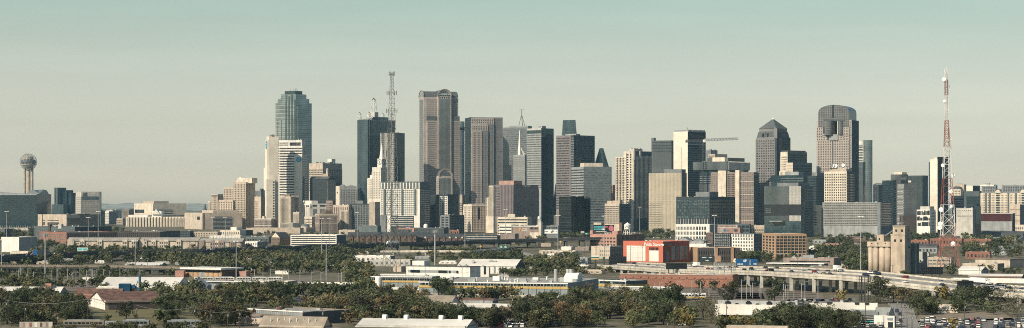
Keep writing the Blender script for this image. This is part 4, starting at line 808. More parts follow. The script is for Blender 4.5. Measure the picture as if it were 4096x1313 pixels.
# --- ribbed teal box on a recessed neck, with older blocks behind
T = tower('pale grey blocks with roof plant rising behind the ribbed teal box', 2824, 2843, 2870, 601, 3800, 45, 'building', 'office_block'); T.body('grey'); T.body('tan', x0=T.L * .8, x1=T.L * 2.2, y0=-4, y1=T.R * 1.6, z1=T.z(617), name='lower_block'); T.rows('F', T.z(622), T.z(635), n=2, frac=.5, m='win', u=(T.L * .9, T.L * 2.1), y0=-4); T.plant(8, seed=9)
T = tower('teal glass box faced in fine vertical fins, raised on a recessed glassy neck', 2771, 2911, 3000, 646, 3420, 32)
T.body('glass_teal', z0=T.z(680), par=.4, name='finned_box'); T.cols('F', T.H, T.z(680), 36, .2, 'lgrey', rib=.8, name='fin'); T.cols('R', T.H, T.z(680), 24, .3, 'white', rib=.9, name='fin')
T.body('glass_dark', x0=T.u(2795), x1=T.L - 3, y0=3, y1=T.R, z1=T.z(680), name='neck'); T.rows('F', T.z(700), T.z(735), n=4, frac=.16, m='lgrey', u=(T.u(2796), T.L * .7), y0=2.5, name='floor_slab'); T.box('roof_pavilion', 'glass_grey', T.u(2825), T.L - 2, 4, T.R * .8, T.H - 1, T.z(631)); T.box('roof_block', 'cream', T.u(2846), T.u(2895), 3, 9, T.H - 1, T.z(629)); T.cols('F', T.z(735), T.z(770), 12, .25, 'lgrey', rib=.6, u=(T.u(2795), T.u(2846)), y0=2.6, name='fin'); T.plant(4, seed=5, z=T.z(646))
# --- brown apartment tower with cream columns
T = B('apartment_tower', 'brown apartment tower with two full-height cream columns and balconies between', 2844, 3015, 3034, 689, 3200, 14, cat='apartment tower')
T.body('pinkstone', right='dgrey', par=.5); u = T.u; T.box('cream_column', 'cream', u(2873), u(2905), -2.4, T.R * .8, -1, T.z(682)); T.box('cream_column', 'cream', u(2943), u(2959), -3.2, T.R * .8, -1, T.z(681))
T.rows('F', T.H - 2, 6, fh=3.4, frac=.5, cols=3, cf=.6, m='win_grey', u=(.3, u(2872))); T.rows('F', T.H - 2, 6, fh=3.4, frac=.62, cols=7, cf=.7, m='win_black', u=(u(2906), u(2943))); T.rows('F', T.H - 2, 6, fh=3.4, frac=.5, cols=6, cf=.6, m='win_grey', u=(u(2961), T.L - .3)); T.rows('R', T.H - 2, 6, fh=3.4, frac=.5, cols=4, cf=.6, m='win_black'); T.rows('F', T.H - 10, 6, fh=10.2, frac=.06, m='cream', d=.5, u=(u(2960), T.L), name='belt_course'); T.plant(5, seed=6)
# --- dark glass office with six storeys of big panes
T = B('office_block', 'wide black-framed glass office with six rows of large panes and a rooftop hut', 2705, 2839, 2941, 787, 3080, 32, cat='office building')
T.body('charcoal', par=.7); T.rows('F', T.H - 4, T.z(875), n=6, frac=.62, cols=14, cf=.88, m='win_teal'); T.rows('R', T.H - 4, T.z(875), n=6, frac=.62, cols=11, cf=.86, m='win'); T.cols('F', T.z(876), 0, 12, .18, 'offwhite', rib=.7, name='column'); T.cols('R', T.z(876), 0, 9, .18, 'offwhite', rib=.7, name='column'); T.box('roof_hut', 'grey', T.u(2777), T.L - 3, 4, T.v(2880), T.H - 1, T.z(768)); T.plant(5, seed=4)
# --- pyramid-topped tower
T = tower('brown granite tower with chamfered glass shoulders and a dark pyramid roof', 3023, 3107, 3162, 549, 3500, 36)
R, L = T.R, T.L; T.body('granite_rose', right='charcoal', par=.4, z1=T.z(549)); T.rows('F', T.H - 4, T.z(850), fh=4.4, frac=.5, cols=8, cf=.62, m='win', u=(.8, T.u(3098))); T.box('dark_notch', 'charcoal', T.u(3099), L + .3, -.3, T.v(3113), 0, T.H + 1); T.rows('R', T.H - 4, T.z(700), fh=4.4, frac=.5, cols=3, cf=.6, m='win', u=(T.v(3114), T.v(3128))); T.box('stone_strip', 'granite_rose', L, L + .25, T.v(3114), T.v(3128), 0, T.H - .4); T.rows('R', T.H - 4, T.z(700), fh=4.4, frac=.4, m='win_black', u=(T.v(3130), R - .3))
z0, z1 = T.z(549), T.z(514); k = .075; ins = lambda f: [(L * f, R * f), (L * (1 - f), R * f), (L * (1 - f), R * (1 - f)), (L * f, R * (1 - f))]
mb = MB()
def loft(mb, a, b, za, zb, m=0):
 for i in range(4):
  j = (i + 1) % 4; mb.poly([(*a[i], za), (*a[j], za), (*b[j], zb), (*b[i], zb)], m)
zm = T.z(528); loft(mb, ins(.03), ins(.07), z0, zm); loft(mb, ins(.07), ins(.16), zm, T.z(520)); mb.poly([(*p_, T.z(520)) for p_ in ins(.16)]); T.add(mb, 'glass_shoulder', 'slate')
mb = MB(); loft(mb, ins(.10), ins(.10), z0, T.z(513.5)); T.add(mb, 'upper_block', 'granite_rose')
mb = MB(); a = ins(.08); zc_ = T.z(513.5)
for i in range(4): mb.poly([(*a[i], zc_), (*a[(i + 1) % 4], zc_), (L / 2, R / 2, T.z(472))])
T.add(mb, 'pyramid_roof', 'slate'); T.rows('F', z0 - .2, z0 - 2, n=1, frac=.5, m='lgrey', d=.35, name='cornice'); mb = MB(); mb.cyl(L / 2, R / 2, T.z(475), T.z(469), 2.3, .8, 8); mb.cyl(L / 2, R / 2, T.z(469), T.z(458), .35, .1, 6); T.add(mb, 'finial', 'white_paint'); T.box('corner_pier', 'granite_rose', T.u(3096), T.u(3109), -.6, 2, z0 - 2, T.z(514))
for a_, b_ in ((.3, .36), (.52, .58)): T.box('slot_window', 'black', L * a_, L * b_, .4, 3, z0 + 1, T.z(533))
# --- stepped cream/dark block
T = tower('dark stepped office block with cream gridded left face in two terraces', 3122, 3150, 3228, 608, 3420, 46)
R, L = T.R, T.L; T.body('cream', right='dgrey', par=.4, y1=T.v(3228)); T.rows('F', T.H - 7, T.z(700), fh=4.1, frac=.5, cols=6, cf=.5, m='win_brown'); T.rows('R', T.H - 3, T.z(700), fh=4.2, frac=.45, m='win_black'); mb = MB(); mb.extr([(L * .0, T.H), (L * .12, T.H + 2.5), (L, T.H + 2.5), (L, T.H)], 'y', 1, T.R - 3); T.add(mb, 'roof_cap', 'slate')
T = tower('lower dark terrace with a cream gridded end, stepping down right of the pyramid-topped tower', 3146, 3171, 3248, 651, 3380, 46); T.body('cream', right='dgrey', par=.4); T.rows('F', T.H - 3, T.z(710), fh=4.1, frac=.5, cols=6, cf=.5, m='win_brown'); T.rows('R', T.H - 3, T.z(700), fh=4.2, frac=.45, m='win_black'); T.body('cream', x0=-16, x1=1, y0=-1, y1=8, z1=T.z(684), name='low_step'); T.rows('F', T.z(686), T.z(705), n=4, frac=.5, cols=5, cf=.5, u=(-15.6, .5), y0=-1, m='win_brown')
T = tower('dark banded office block with a pale penthouse, behind the finned teal cube', 3085, 3214, 3236, 701, 3300, 18); T.body('glass_dark', right='charcoal', par=.4); T.rows('F', T.H - 3, T.z(760), fh=4.2, frac=.35, m='greygreen', u=(T.u(3123), T.L), name='spandrel'); T.box('penthouse', 'lgrey', T.u(3138), T.u(3192), 3, T.R, T.H - 1, T.z(687)); T.plant(3, seed=3)
T = tower('dark shaded slab between the finned teal cube and the satellite-dish building', 3230, 3265, 3300, 704, 3260, 40); T.body('charcoal', right='greygreen', par=.4); T.rows('R', T.H - 3, 4, fh=4.2, frac=.45, m='win_black'); T.rows('F', T.H - 3, 4, fh=4.2, frac=.3, m='win_black'); T.box('penthouse', 'grey', T.L * .4, T.L, 2, T.R, T.H - 1, T.z(690))
# --- finned teal cube
T = B('office_block', 'teal glass cube with fine white fins, a dark undercut mid-floor and a grey penthouse', 3057, 3205, 3252, 745, 3000, 22, cat='office building')
T.body('glass_teal', right='greygreen', par=.4); u = T.u; T.cols('F', T.H, T.z(818), 24, .16, 'lgrey', rib=.6, u=(.3, u(3158)), name='fin'); T.cols('F', T.H, T.z(818), 15, .42, 'white', rib=.8, u=(u(3158), T.L), name='fin'); T.cols('F', T.z(838), T.z(885), 24, .16, 'lgrey', rib=.6, u=(u(3120), u(3158)), name='fin'); T.cols('F', T.z(862), T.z(885), 14, .42, 'white', rib=.8, u=(u(3158), T.L), name='fin')
T.box('undercut_band', 'black', -.2, T.L + .2, -1.0, 0, T.z(862), T.z(819)); T.rows('F', T.z(832), T.z(855), n=3, frac=.4, cols=4, m='win_grey', u=(3, 11), y0=-1.0); T.box('penthouse', 'grey', u(3105), u(3190), 3, T.R, T.H - 1, T.z(731)); T.rows('R', T.H - 3, 4, fh=4, frac=.3, m='glass_dark'); T.box('canopy', 'lgrey', T.L * .2, T.L * .55, -9, 0, T.z(887), T.z(884))
# --- arched-top tower with a hole
T = tower('granite tower with a rounded glass top and a tall open slot cut through it', 3266, 3406, 3436, 480, 3450, 16)
R, L, u = T.R, T.L, T.u
zt = T.z(450); zsh = T.z(480); R = T.R = max(28, min(T.R, 46)); hx0, hx1 = u(3332), u(3352); zh0, zh1 = T.z(548), T.z(483)
T.body('granite_pink', z1=T.z(548), par=0, name='lower_wall', right='dgrey'); T.body('granite_pink', x0=0, x1=hx0, z0=T.z(548), z1=zsh, par=0, name='left_pylon'); T.body('granite_pink', x0=hx1, z0=T.z(548), z1=zsh, par=0, name='right_pylon', right='dgrey')
a0, a1 = u(3273), u(3397); cxx = (a0 + a1) / 2
n_ = 18; arc = []
for i in range(n_ + 1):                          # flattened arch
 th = math.pi * (1 - i / n_); arc.append((cxx + (a1 - a0) / 2 * math.cos(th), zt + (T.z(418) - zt) * math.sin(th) ** .85))
mb = MB(); mb.extr([(a0, zh1)] + arc + [(a1, zh1)], 'y', -.6, R - 1, 0); T.add(mb, 'arched_top', 'glass_arch')
T.box('glass_side', 'glass_arch', a0, u(3299), -.6, 0, T.z(507), zh1); T.box('glass_side', 'glass_arch', u(3374), a1, -.6, 0, T.z(507), zh1); T.box('slot', 'black', u(3329), u(3336), -.9, 0, T.z(470), T.z(419)); T.box('lintel', 'slate', u(3296), u(3380), -1.0, 0, T.z(482), T.z(474))
mb = MB(); mb.cyl(u(3315), 1.5, T.z(540), zh1, (hx0 - u(3297)) / 2, n=16); T.add(mb, 'rounded_bay', 'glass_arch'); mb = MB(); mb.cyl(u(3363), 1.5, T.z(538), zh1, (u(3374) - hx1) / 2, n=16); T.add(mb, 'rounded_bay', 'glass_arch')
T.box('slot_shade_panel', 'black', hx0, hx1, R * .3, R * .35, zh0 - 1, zh1 + 1); T.box('slot_edge', 'white', hx1 - .9, hx1, -.9, .5, zh0, zh1); T.box('dark_step', 'charcoal', u(3292), u(3298), -.4, 0, T.z(533), zh1); T.box('dark_step', 'charcoal', u(3309), u(3315), -.5, 0, T.z(560), T.z(534))  # black panel added inside the open slot so it reads dark
for k in range(3): T.box('stepped_skylight', 'lgrey', u(3318) + k * 3.5, u(3352), -1.2 - .3 * (3 - k), 0, T.z(561 - k * 8), T.z(553 - k * 8))
T.wm = 'granite_pink'
T.rows('F', T.z(562), T.z(700), fh=4.4, frac=.55, cols=18, cf=.55, m='win_brown', u=(u(3270), u(3396))); T.rows('F', T.z(508), T.z(562), fh=4.4, frac=.55, cols=3, cf=.55, m='win_brown', u=(u(3267), u(3289))); T.rows('F', T.z(536), T.z(562), fh=4.4, frac=.55, cols=3, cf=.55, m='win_brown', u=(u(3290), u(3308))); T.rows('F', T.z(508), T.z(562), fh=4.4, frac=.55, cols=3, cf=.55, m='win_brown', u=(u(3376), u(3395)))
T.rows('F', T.z(536), T.z(562), fh=4.4, frac=.55, cols=4, cf=.55, m='win_brown', u=(u(3353), u(3375))); T.box('corner_groove', 'charcoal', u(3396), u(3399), -.5, 0, 0, T.z(508)); T.box('corner_pier', 'granite_pink', u(3400), L + .2, -1, 2, 0, zsh); T.rows('F', T.z(484), T.z(700), fh=4.4, frac=.55, cols=1, cf=.5, m='win', u=(u(3401), L), y0=-1); T.box('centre_groove', 'slate', u(3329), u(3333), -.35, 0, 0, T.z(562)); T.cols('R', zsh - 1, T.z(800), 8, .3, 'charcoal', rib=.4)
# --- dish building
T = B('office_block', 'cream grid-windowed office block with satellite dishes crowded on its roof', 3297, 3387, 3419, 686, 3150, 20, cat='office building')
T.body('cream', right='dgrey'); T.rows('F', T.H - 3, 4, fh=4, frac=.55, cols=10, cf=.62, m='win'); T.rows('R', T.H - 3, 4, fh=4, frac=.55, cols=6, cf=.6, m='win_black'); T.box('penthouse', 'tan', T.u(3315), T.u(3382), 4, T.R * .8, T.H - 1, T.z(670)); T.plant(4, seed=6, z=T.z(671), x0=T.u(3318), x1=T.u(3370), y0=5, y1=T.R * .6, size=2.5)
for i, (px_, py_, r_) in enumerate(((3322, 664, 4.2), (3331, 663, 3.6), (3340, 664, 3.4), (3369, 660, 3), (3369, 672, 2.6), (3395, 670, 2.6), (3384, 672, 2))): dish(T.root, *T.loc(T.u(min(px_, 3386)), 3.5, T.z(py_) - .5), r_, az=RAD(-70 + 30 * i))
mb = MB(); x_ = T.u(3369); mb.beam((x_, 5, T.z(670)), (x_, 5, T.z(646)), .8); mb.beam((x_ - 3, 5, T.z(656)), (x_ + 3, 5, T.z(656)), .5); T.add(mb, 'roof_mast', 'tower_steel')
# --- curved glass residential tower
Y = 3700; cpx = 3468; p_ = P(cpx, 560, Y); t = empty('glass_tower', (p_.x, Y + 14, gz(Y)), -.15, 'slim pale curved glass tower with white balconies stacked up its left edge', 'apartment tower'); h_ = p_.z - gz(Y); w_ = 28 * Y / F
prof = [(w_ * math.sin(math.pi * (-.15 + .62 * i / 10)) * (1.0 if i < 9 else .97), -9 * math.cos(math.pi * (-.15 + .62 * i / 10))) for i in range(11)] + [(w_ * .8, 12), (-w_ * .4, 12)]
mb = MB(); mb.prism(prof, -2, h_); mb.build('wall', 'glass_pale', t)
mb = MB(); mb.box(-w_ * 1.05, -w_ * .3, -7, 10, -2, h_ - 2); mb.build('balcony_core', 'grey', t)
nb = 22
for k in range(nb):
 mb = MB(); z_ = h_ - 12 - k * 4.9; mb.box(-w_ * 1.12, -w_ * .25, -8.4, 8, z_, z_ + 1.5, 0, None, True); mb.build('balcony', 'white', t)
mb = MB(); mb.box(-w_ * 1.1, -w_ * .2, -8, 8, h_ - 9, h_ - 2); mb.build('penthouse', 'white', t)
for k in range(40):
 mb = MB(); z_ = h_ - 3 - k * 4
 for a_, b_ in zip(prof[:10], prof[1:11]): mb.beam((a_[0] * 1.01, a_[1] * 1.02, z_), (b_[0] * 1.01, b_[1] * 1.02, z_), .4)
 mb.build('floor_line', 'lgrey', t)
T = tower('blue-grey glass slab standing against the lower left of the curved glass tower', 3434, 3452, 3462, 648, 3620, 30); T.body('glass_blue'); T.cols('F', T.H, 4, 5, .2, 'metal', rib=.4)
# --- silver louvred garage
T = B('parking_garage', 'long silver louvred parking garage', 3290, 3521, 3566, 810, 3000, 14, cat='parking garage')
T.body('lgrey', right='grey', par=.4); T.rows('F', T.H - .8, T.z(905), n=14, frac=.45, m='win_brown', name='louvre_gap'); T.rows('R', T.H - .8, T.z(905), n=14, frac=.45, m='win', name='louvre_gap'); T.cols('F', T.H, T.z(903), 30, .05, 'white', rib=.5, name='rail'); T.box('stair_tower', 'metal_panel', T.u(3510), T.L + .4, -.6, 3, 0, T.H + .2); T.plant(4, seed=4)
T = B('public_building', 'plain cream block with one column of dark slots, left of the silver garage', 3252, 3286, 3294, 821, 3040, 20, cat='public building'); T.body('cream'); T.rows('F', T.z(844), T.z(905), n=6, frac=.45, m='win', u=(T.u(3257), T.u(3266)), name='window'); T.plant(2, seed=2)
# --- right-hand cluster
T = tower('pale mid-rise with arched roof truss, between the curved tower and the dark teal glass block', 3493, 3515, 3530, 738, 3600, 40); T.body('offwhite', right='grey'); T.rows('F', T.H - 3, 0, fh=4, frac=.55, cols=5, cf=.6, m='win_grey'); T.cols('F', T.H, 0, 3, .18, 'white', rib=.7); T.rows('R', T.H - 3, 0, fh=4, frac=.5, cols=4); mb = MB()
for a_, b_ in zip(vault_profile(T.L * .9, T.L * 2, T.H - 2, .3, 10), vault_profile(T.L * .9, T.L * 2, T.H - 2, .3, 10)[1:]): mb.beam((a_[0], 2, a_[1]), (b_[0], 2, b_[1]), 1.2)
T.add(mb, 'arched_truss', 'white')
T = tower('dark teal glass block with a brighter silver-banded stair edge, left of the grey glass office', 3529, 3574, 3612, 722, 3280, 40); T.body('glass_dark', right='glass_teal', par=.4); T.rows('R', T.H - 2, 4, fh=4, frac=.26, m='lgrey', name='spandrel', u=(T.v(3576), T.R)); T.rows('F', T.H - 2, 4, fh=4, frac=.3, m='black'); T.body('glass_grey', x0=T.L * .5, x1=T.L + 9, y0=T.R * .3, y1=T.R * 1.1, z1=T.z(698), name='upper_block'); T.rows('R', T.z(702), T.z(722), n=4, frac=.4, m='white', x1=T.L + 9, u=(T.R * .3, T.R * .9), name='balcony'); T.box('penthouse', 'cream', T.L * .6, T.L + 8, T.R * .5, T.R, T.z(699), T.z(689)); T.plant(4, seed=5)
T = tower('grey glass office with a bare top band and white balconies on its left edge', 3590, 3616, 3666, 736, 3150, 74); T.body('lgrey', right='glass_grey', par=.4); T.rows('F', T.H - 6, 4, fh=4, frac=.5, m='win_teal'); T.rows('F', T.H - 6, 4, fh=4, frac=.2, m='white', d=.8, name='balcony'); T.box('top_band', 'lgrey', -.2, T.L + .25, -.3, T.R, T.z(736), T.H + .2); T.box('maroon_base', 'brick_dark', T.L * .5, T.L + 1, -2, T.R, 0, T.z(862))
T = tower('tall dark glass slab with a flat grey roof storey, behind the grey glass office', 3620, 3690, 3712, 703, 3400, 18); T.body('glass_dark', right='greygreen', par=.4); T.box('roof_storey', 'grey', T.u(3640), T.L, 1, T.R, T.z(715), T.z(702)); T.cols('F', T.z(718), 4, 16, .12, 'greygreen', rib=.4, name='mullion'); T.rows('F', T.z(720), T.z(732), n=1, frac=.6, m='white', u=(.5, T.u(3645)))
T = tower('tall slab with a blank cream left wall and dark blue glass right side', 3720, 3750, 3788, 637, 3300, 40); T.body('cream_panel', right='glass_blue', par=.4); T.box('glass_core', 'glass_omni', T.L - 1, T.L + .6, T.R * .02, T.R + 2, 0, T.z(628)); T.box('left_wing', 'glass_blue', -6, 1, 4, T.R * .9, -1, T.z(648)); T.box('roof_block', 'cream', T.L * .3, T.L * .9, 2, 8, T.H - 1, T.z(630)); T.rows('R', T.H - 2, 4, fh=4, frac=.2, m='black', x1=T.L + .6)
T = B('office_block', 'white block slashed with irregular black vertical windows and a pale roof storey', 3667, 3720, 3742, 839, 2900, 24, cat='office building'); T.body('white', 'roof_white'); T.box('roof_storey', 'offwhite', T.L * .2, T.L * .9, 3, T.R, T.H - 1, T.z(826)); r = random.Random(4)
for k in range(9):
 for j in range(3): T.box('slot_window', 'win_black', T.L * (.04 + .105 * k) + r.uniform(-.6, .6), T.L * (.04 + .105 * k) + 2.0 + r.uniform(-.3, .6), -.12, 0, T.z(842 + 22 * j + 19), T.z(842 + 22 * j + r.uniform(0, 8)))
T.rows('R', T.H - 3, 4, fh=4.4, frac=.5, cols=4, cf=.6, m='win'); T.plant(4, seed=4)
T = tower('pale teal glass low-rise right of the red and white lattice mast', 3806, 3850, 3856, 783, 3350, 16, 'office building', 'office_block'); T.body('glass_teal', right='greygreen', par=.4); T.rows('F', T.H - 2, 4, fh=4, frac=.3, m='lgrey', name='spandrel'); T.box('top_band', 'white', -.3, T.L, -.4, 2, T.z(790), T.z(787))
T = tower('cream block with a dark barrel-vaulted roof, right of the red and white lattice mast', 3807, 3842, 3856, 756, 3600, 22, 'building', 'vaulted_block'); T.body('cream'); mb = MB(); mb.extr(vault_profile(T.L * .5, T.L * .9, T.H - 1, .75, 12), 'y', 0, T.R); T.add(mb, 'vault_roof', 'slate'); T.rows('F', T.H - 2, 6, fh=4.5, frac=.5, cols=6, cf=.5); T.box('rear_block', 'tan', T.L * .1, T.L * 1.1, T.R * .8, T.R * 1.4, 0, T.z(738)); T.plant(9, seed=7, z=T.z(738), y0=T.R * .8, y1=T.R * 1.3)
T = tower('plain cream block with a dark right side, behind the dark grey office at right', 3848, 3891, 3922, 743, 3700, 30); T.body('cream_panel', right='charcoal', par=.5); T.rows('R', T.H - 3, 4, fh=4, frac=.3, m='black')
T = B('office_block', 'dark grey office block with a wide teal glass panel, left of the mansard-roofed blocks', 3856, 3918, 3926, 765, 3400, 14, cat='office building'); T.body('dgrey', par=.5); T.panelq('F', T.u(3866), T.L - .3, T.z(840), T.z(786), 'glass_teal', name='glass_panel'); T.rows('F', T.z(788), T.z(840), n=9, frac=.2, m='black', u=(T.u(3866), T.L - .3), d=.25)
# --- white mansard blocks
T = B('office_block', 'long cream office block with a tall grey mansard roof, dormers and round-arched bays', 3922, 4105, 4112, 772, 3350, 7, cat='office building')
T.body('cream', par=0); T.rows('F', T.H - 2, 6, fh=4.2, frac=.5, cols=34, cf=.42, m='win_brown'); R, L, u = T.R, T.L, T.u
for i, (xa, xb, tp) in enumerate(((3926, 3983, 744), (4006, 4084, 741), (4084, 4112, 741))):
 zc_ = T.z(tp); a_, b_ = u(xa), u(xb); mb = MB(); mb.extr([(-.6, T.H), (4.5, zc_), (R - 4, zc_), (R, T.H)], 'x', a_, b_, 0); T.add(mb, 'mansard_roof', 'grey')
 for k in range(int((xb - xa) / 9)):
  xx = a_ + 3 + k * 3.9
  for zz in (.18, .55): T.box('dormer', 'slate', xx, xx + 2, -.6 + zz * 5, 4, T.H + (zc_ - T.H) * zz, T.H + (zc_ - T.H) * (zz + .28))
for xa in (3983, 4084):
 a_ = u(xa); mb = MB(); mb.extr(vault_profile(a_ + 3.6, 9.5, T.H, 1.15, 12), 'y', -1.5, R * .7, 0, 1); T.add(mb, 'arched_bay', ['lgrey', 'cream']); T.rows('F', T.H + 2, 6, fh=4.2, frac=.7, m='glass_teal', u=(a_ + .8, a_ + 6.4), y0=-.3, name='bay_window')
for xa in (3940, 3955, 4030, 4060): T.box('shallow_bay', 'glass_grey', u(xa), u(xa) + 3, -.6, 0, 4, T.H)
T.body('slate', x0=u(3983), x1=u(4006), y0=3, z0=T.H - 1, z1=T.z(757), par=.3, name='roof_link'); T.plant(6, seed=8, z=T.z(742), y0=6, y1=R - 6)
T = tower('white flat-topped tower block peeping over the mansard-roofed block', 3920, 3975, 3990, 739, 3650, 20); T.body('white'); T.rows('F', T.H - 2, 30, fh=4, frac=.5, cols=12, cf=.7, m='win_grey'); T.plant(7, seed=11, size=4)
T = B('office_block', 'plain tan block with a shaded right side, standing before the mansard-roofed block', 4040, 4080, 4100, 818, 3150, 28, cat='office building'); T.body('tan', right='grey', par=.4); T.rows('F', T.H - 4, 0, fh=9, frac=.12, m='tan_dark', name='joint')
T = B('theatre', 'low maroon drum-like theatre with a white rim', 3922, 4050, 4060, 855, 3050, 8, cat='theatre'); T.body('maroon', par=0); T.box('rim', 'roof_white', -.6, T.L + .5, -.8, T.R, T.H, T.H + .8); T.panelq('F', T.u(4043), T.L, 0, T.H, 'glass_grey', name='glass_wall'); T.box('base_canopy', 'lgrey', 0, T.L, -4, 0, 0, T.z(886)); T.cols('F', T.H, 8, 30, .06, 'maroon', rib=.3, name='panel_seam')
T = B('office_block', 'white box with rows of faint small windows and a teal glass corner', 3825, 3891, 3921, 833, 2950, 22, cat='office building'); T.body('offwhite', right='lgrey'); T.rows('F', T.z(862), T.z(868), n=1, frac=.7, cols=14, cf=.6, m='win_grey', u=(1, T.L * .94)); T.rows('F', T.z(840), T.z(845), n=1, frac=.7, cols=7, cf=.4, m='win_grey', u=(1, T.L * .94)); T.box('glass_corner', 'glass_teal', T.L - .5, T.L + .7, T.R * .3, T.R + .8, 0, T.H + 3); T.plant(2, seed=1)
# ================================================================== MIDDLE DISTANCE
def low(label, xl, xe, xr, top, base, a=None, mat='cream', roof='roof_grey', right=None, cat='building', name='low_building', par=0.7, plant=3, seed=1, Y=None, D=25):
 Y = max(Y, .93 * GY(base)) if (Y and base <= 932) else GY(base)
 if a is None: a = 0 if xe is None else min(47, max(12, math.degrees(math.atan((xr - xe) / max(1, xe - xl)))))
 T = B(name, label, xl, xe, xr, top, Y, 40 if xe is None else a, cat=cat, D=D)
 T.body(mat, roof, par=par, right=right)
 if plant: T.plant(plant, seed=seed, size=2.2)
 return T
def gable(T, x0, x1, y0, y1, z0, h, axis='x', mat='shingle', wall='cream', over=0.5, name='roof'):
 mb = MB()
 if axis == 'x':
  c = (y0 + y1) / 2
  mb.poly([(x0 - over, y0 - over, z0 - over * .4), (x1 + over, y0 - over, z0 - over * .4), (x1 + over, c, z0 + h), (x0 - over, c, z0 + h)]); mb.poly([(x1 + over, y1 + over, z0 - over * .4), (x0 - over, y1 + over, z0 - over * .4), (x0 - over, c, z0 + h), (x1 + over, c, z0 + h)])
  mb.poly([(x0, y1, z0), (x0, y0, z0), (x0, c, z0 + h - .1)], 1); mb.poly([(x1, y0, z0), (x1, y1, z0), (x1, c, z0 + h - .1)], 1)
 else:
  c = (x0 + x1) / 2
  mb.poly([(x0 - over, y1 + over, z0 - over * .4), (x0 - over, y0 - over, z0 - over * .4), (c, y0 - over, z0 + h), (c, y1 + over, z0 + h)]); mb.poly([(x1 + over, y0 - over, z0 - over * .4), (x1 + over, y1 + over, z0 - over * .4), (c, y1 + over, z0 + h), (c, y0 - over, z0 + h)])
  mb.poly([(x0, y0, z0), (x1, y0, z0), (c, y0, z0 + h - .1)], 1); mb.poly([(x1, y1, z0), (x0, y1, z0), (c, y1, z0 + h - .1)], 1)
 return T.add(mb, name, [mat, wall])
# --- mauve office, white deco wing, tan hotel, parking decks
T = tower('mauve brick office block with a pink penthouse and a phone number across its top', 1977, 2054, 2154, 739, 3350, 42); T.body('rose', right='rose'); T.rows('F', T.H - 4, T.z(866), fh=4.4, frac=.5, cols=5, cf=.7, m='win', u=(.4, T.u(2000))); T.cols('F', T.H - 1, T.z(866), 9, .4, 'rose', rib=.8, u=(T.u(2002), T.L)); T.cols('F', T.H - 1, T.z(866), 9, .4, 'win', u=(T.u(2002), T.L), name='dark_strip'); T.rows('R', T.H - 7, T.z(866), fh=4.6, frac=.42, cols=9, cf=.55, m='win_grey', u=(1, T.R - .5)); T.box('penthouse', 'pink', T.L * .2, T.L - 1, 2, T.v(2090), T.H - 1, T.z(723)); lettering(T.root, '214 653 RENT', 3.4, 'white_paint', T.loc(T.L + .3, T.v(2106), T.H - 2.6), 'R')
T = tower('narrow cream art deco wing stepping up beside the mauve brick office', 1942, 1974, 1982, 743, 3300, 24, 'building', 'art_deco_wing'); T.body('cream', x0=T.u(1955)); T.box('lower_step', 'cream', 0, T.L * .6, 1, T.R, -1, T.z(791)); T.cols('F', T.H - 1.5, T.z(866), 5, .42, 'win_brown', u=(T.u(1956), T.L)); T.cols('F', T.z(793), T.z(866), 2, .4, 'win_brown', u=(.4, T.u(1955)), y0=1)
T = B('old_hotel', 'ornate tan hotel block with light cornice and notched roofline, left of the deco wing', 1854, 1888, 1947, 818, 3400, 72, cat='hotel'); T.body('cream', right='tan'); T.rows('F', T.H - 4, 2, fh=3.9, frac=.5, cols=6, cf=.5, m='win_brown'); T.rows('R', T.H - 4, 2, fh=3.9, frac=.5, cols=10, cf=.5, m='win_brown'); T.box('cornice', 'cream', -.6, T.L + .7, -.6, T.R, T.H - 3.2, T.H - 1.8); T.box('light_well', 'black', T.L - .5, T.L + .35, T.R * .4, T.R * .52, T.H * .45, T.H - 5); T.plant(9, seed=77, size=3)
low('small beige storefront below the ornate tan hotel', 1836, 1860, 1872, 842, 905, 30, 'beige', seed=3).rows('F', 10, 0, fh=4, frac=.5, cols=4)
T = low('teal-windowed stone office between the pink tiered tower and the ornate hotel', 1833, 1850, 1861, 780, 905, 30, 'tan', Y=3600); T.rows('F', T.z(812), T.z(850), fh=4, frac=.5, cols=3, cf=.7, m='win_teal')
T = low('pinkish low warehouse with a white-gridded front on its right half', 1897, 1932, 2002, 869, 924, 70, 'pinkstone', right='white', cat='warehouse', name='warehouse', seed=5); T.rows('R', T.H - 4, 2, n=3, frac=.66, cols=9, cf=.62, m='win_grey'); T.box('cornice', 'grey', T.L, T.L + 1, 0, T.R, T.H - 2, T.H - .6)
T = B('parking_garage', 'cream multi-deck parking garage with dark open bands, behind the storage building', 1990, 2110, 2128, 869, 3050, 14, cat='parking garage'); T.body('cream'); T.rows('F', T.H - 2, 2, fh=4.2, frac=.42, m='win_black', name='deck_opening'); T.box('stair_block', 'cream', T.u(2032), T.u(2060), -.8, 4, T.H - 1, T.z(857)); T.plant(3, seed=2)
T = B('parking_garage', 'white stepped parking ramp left of the storage building', 1997, 2046, 2062, 899, 2900, 18, cat='parking garage'); T.body('white'); T.rows('F', T.H - 1.5, 2, n=4, frac=.38, m='win_black', name='deck_opening')
T = B('storage_building', 'tan self-storage building with a cream stair tower and a check-box sign', 2050, 2165, 2192, 905, 2880, 16, cat='storage building'); T.body('pinkstone', 'roof_tan', right='grey'); u = T.u
T.box('cream_tower', 'cream', u(2156), T.L + .3, -1.5, 9, -1, T.z(890)); T.box('cornice', 'white', -.3, u(2155), -.6, 1, T.H - .8, T.H + .6); T.rows('F', T.z(909), T.z(919), n=1, frac=.8, cols=2, cf=.8, m='win', u=(u(2118), u(2155))); T.box('cream_base', 'cream', u(2120), u(2155), -.3, 0, 0, T.z(930))
T.box('sign_box', 'gold', u(2077), u(2086), -.35, 0, T.z(926), T.z(914)); mb = MB(); mb.beam((u(2078), -.5, T.z(919)), (u(2081), -.5, T.z(923)), .7); mb.beam((u(2081), -.5, T.z(923)), (u(2087), -.5, T.z(911)), .7); T.add(mb, 'check_mark', 'red_paint')
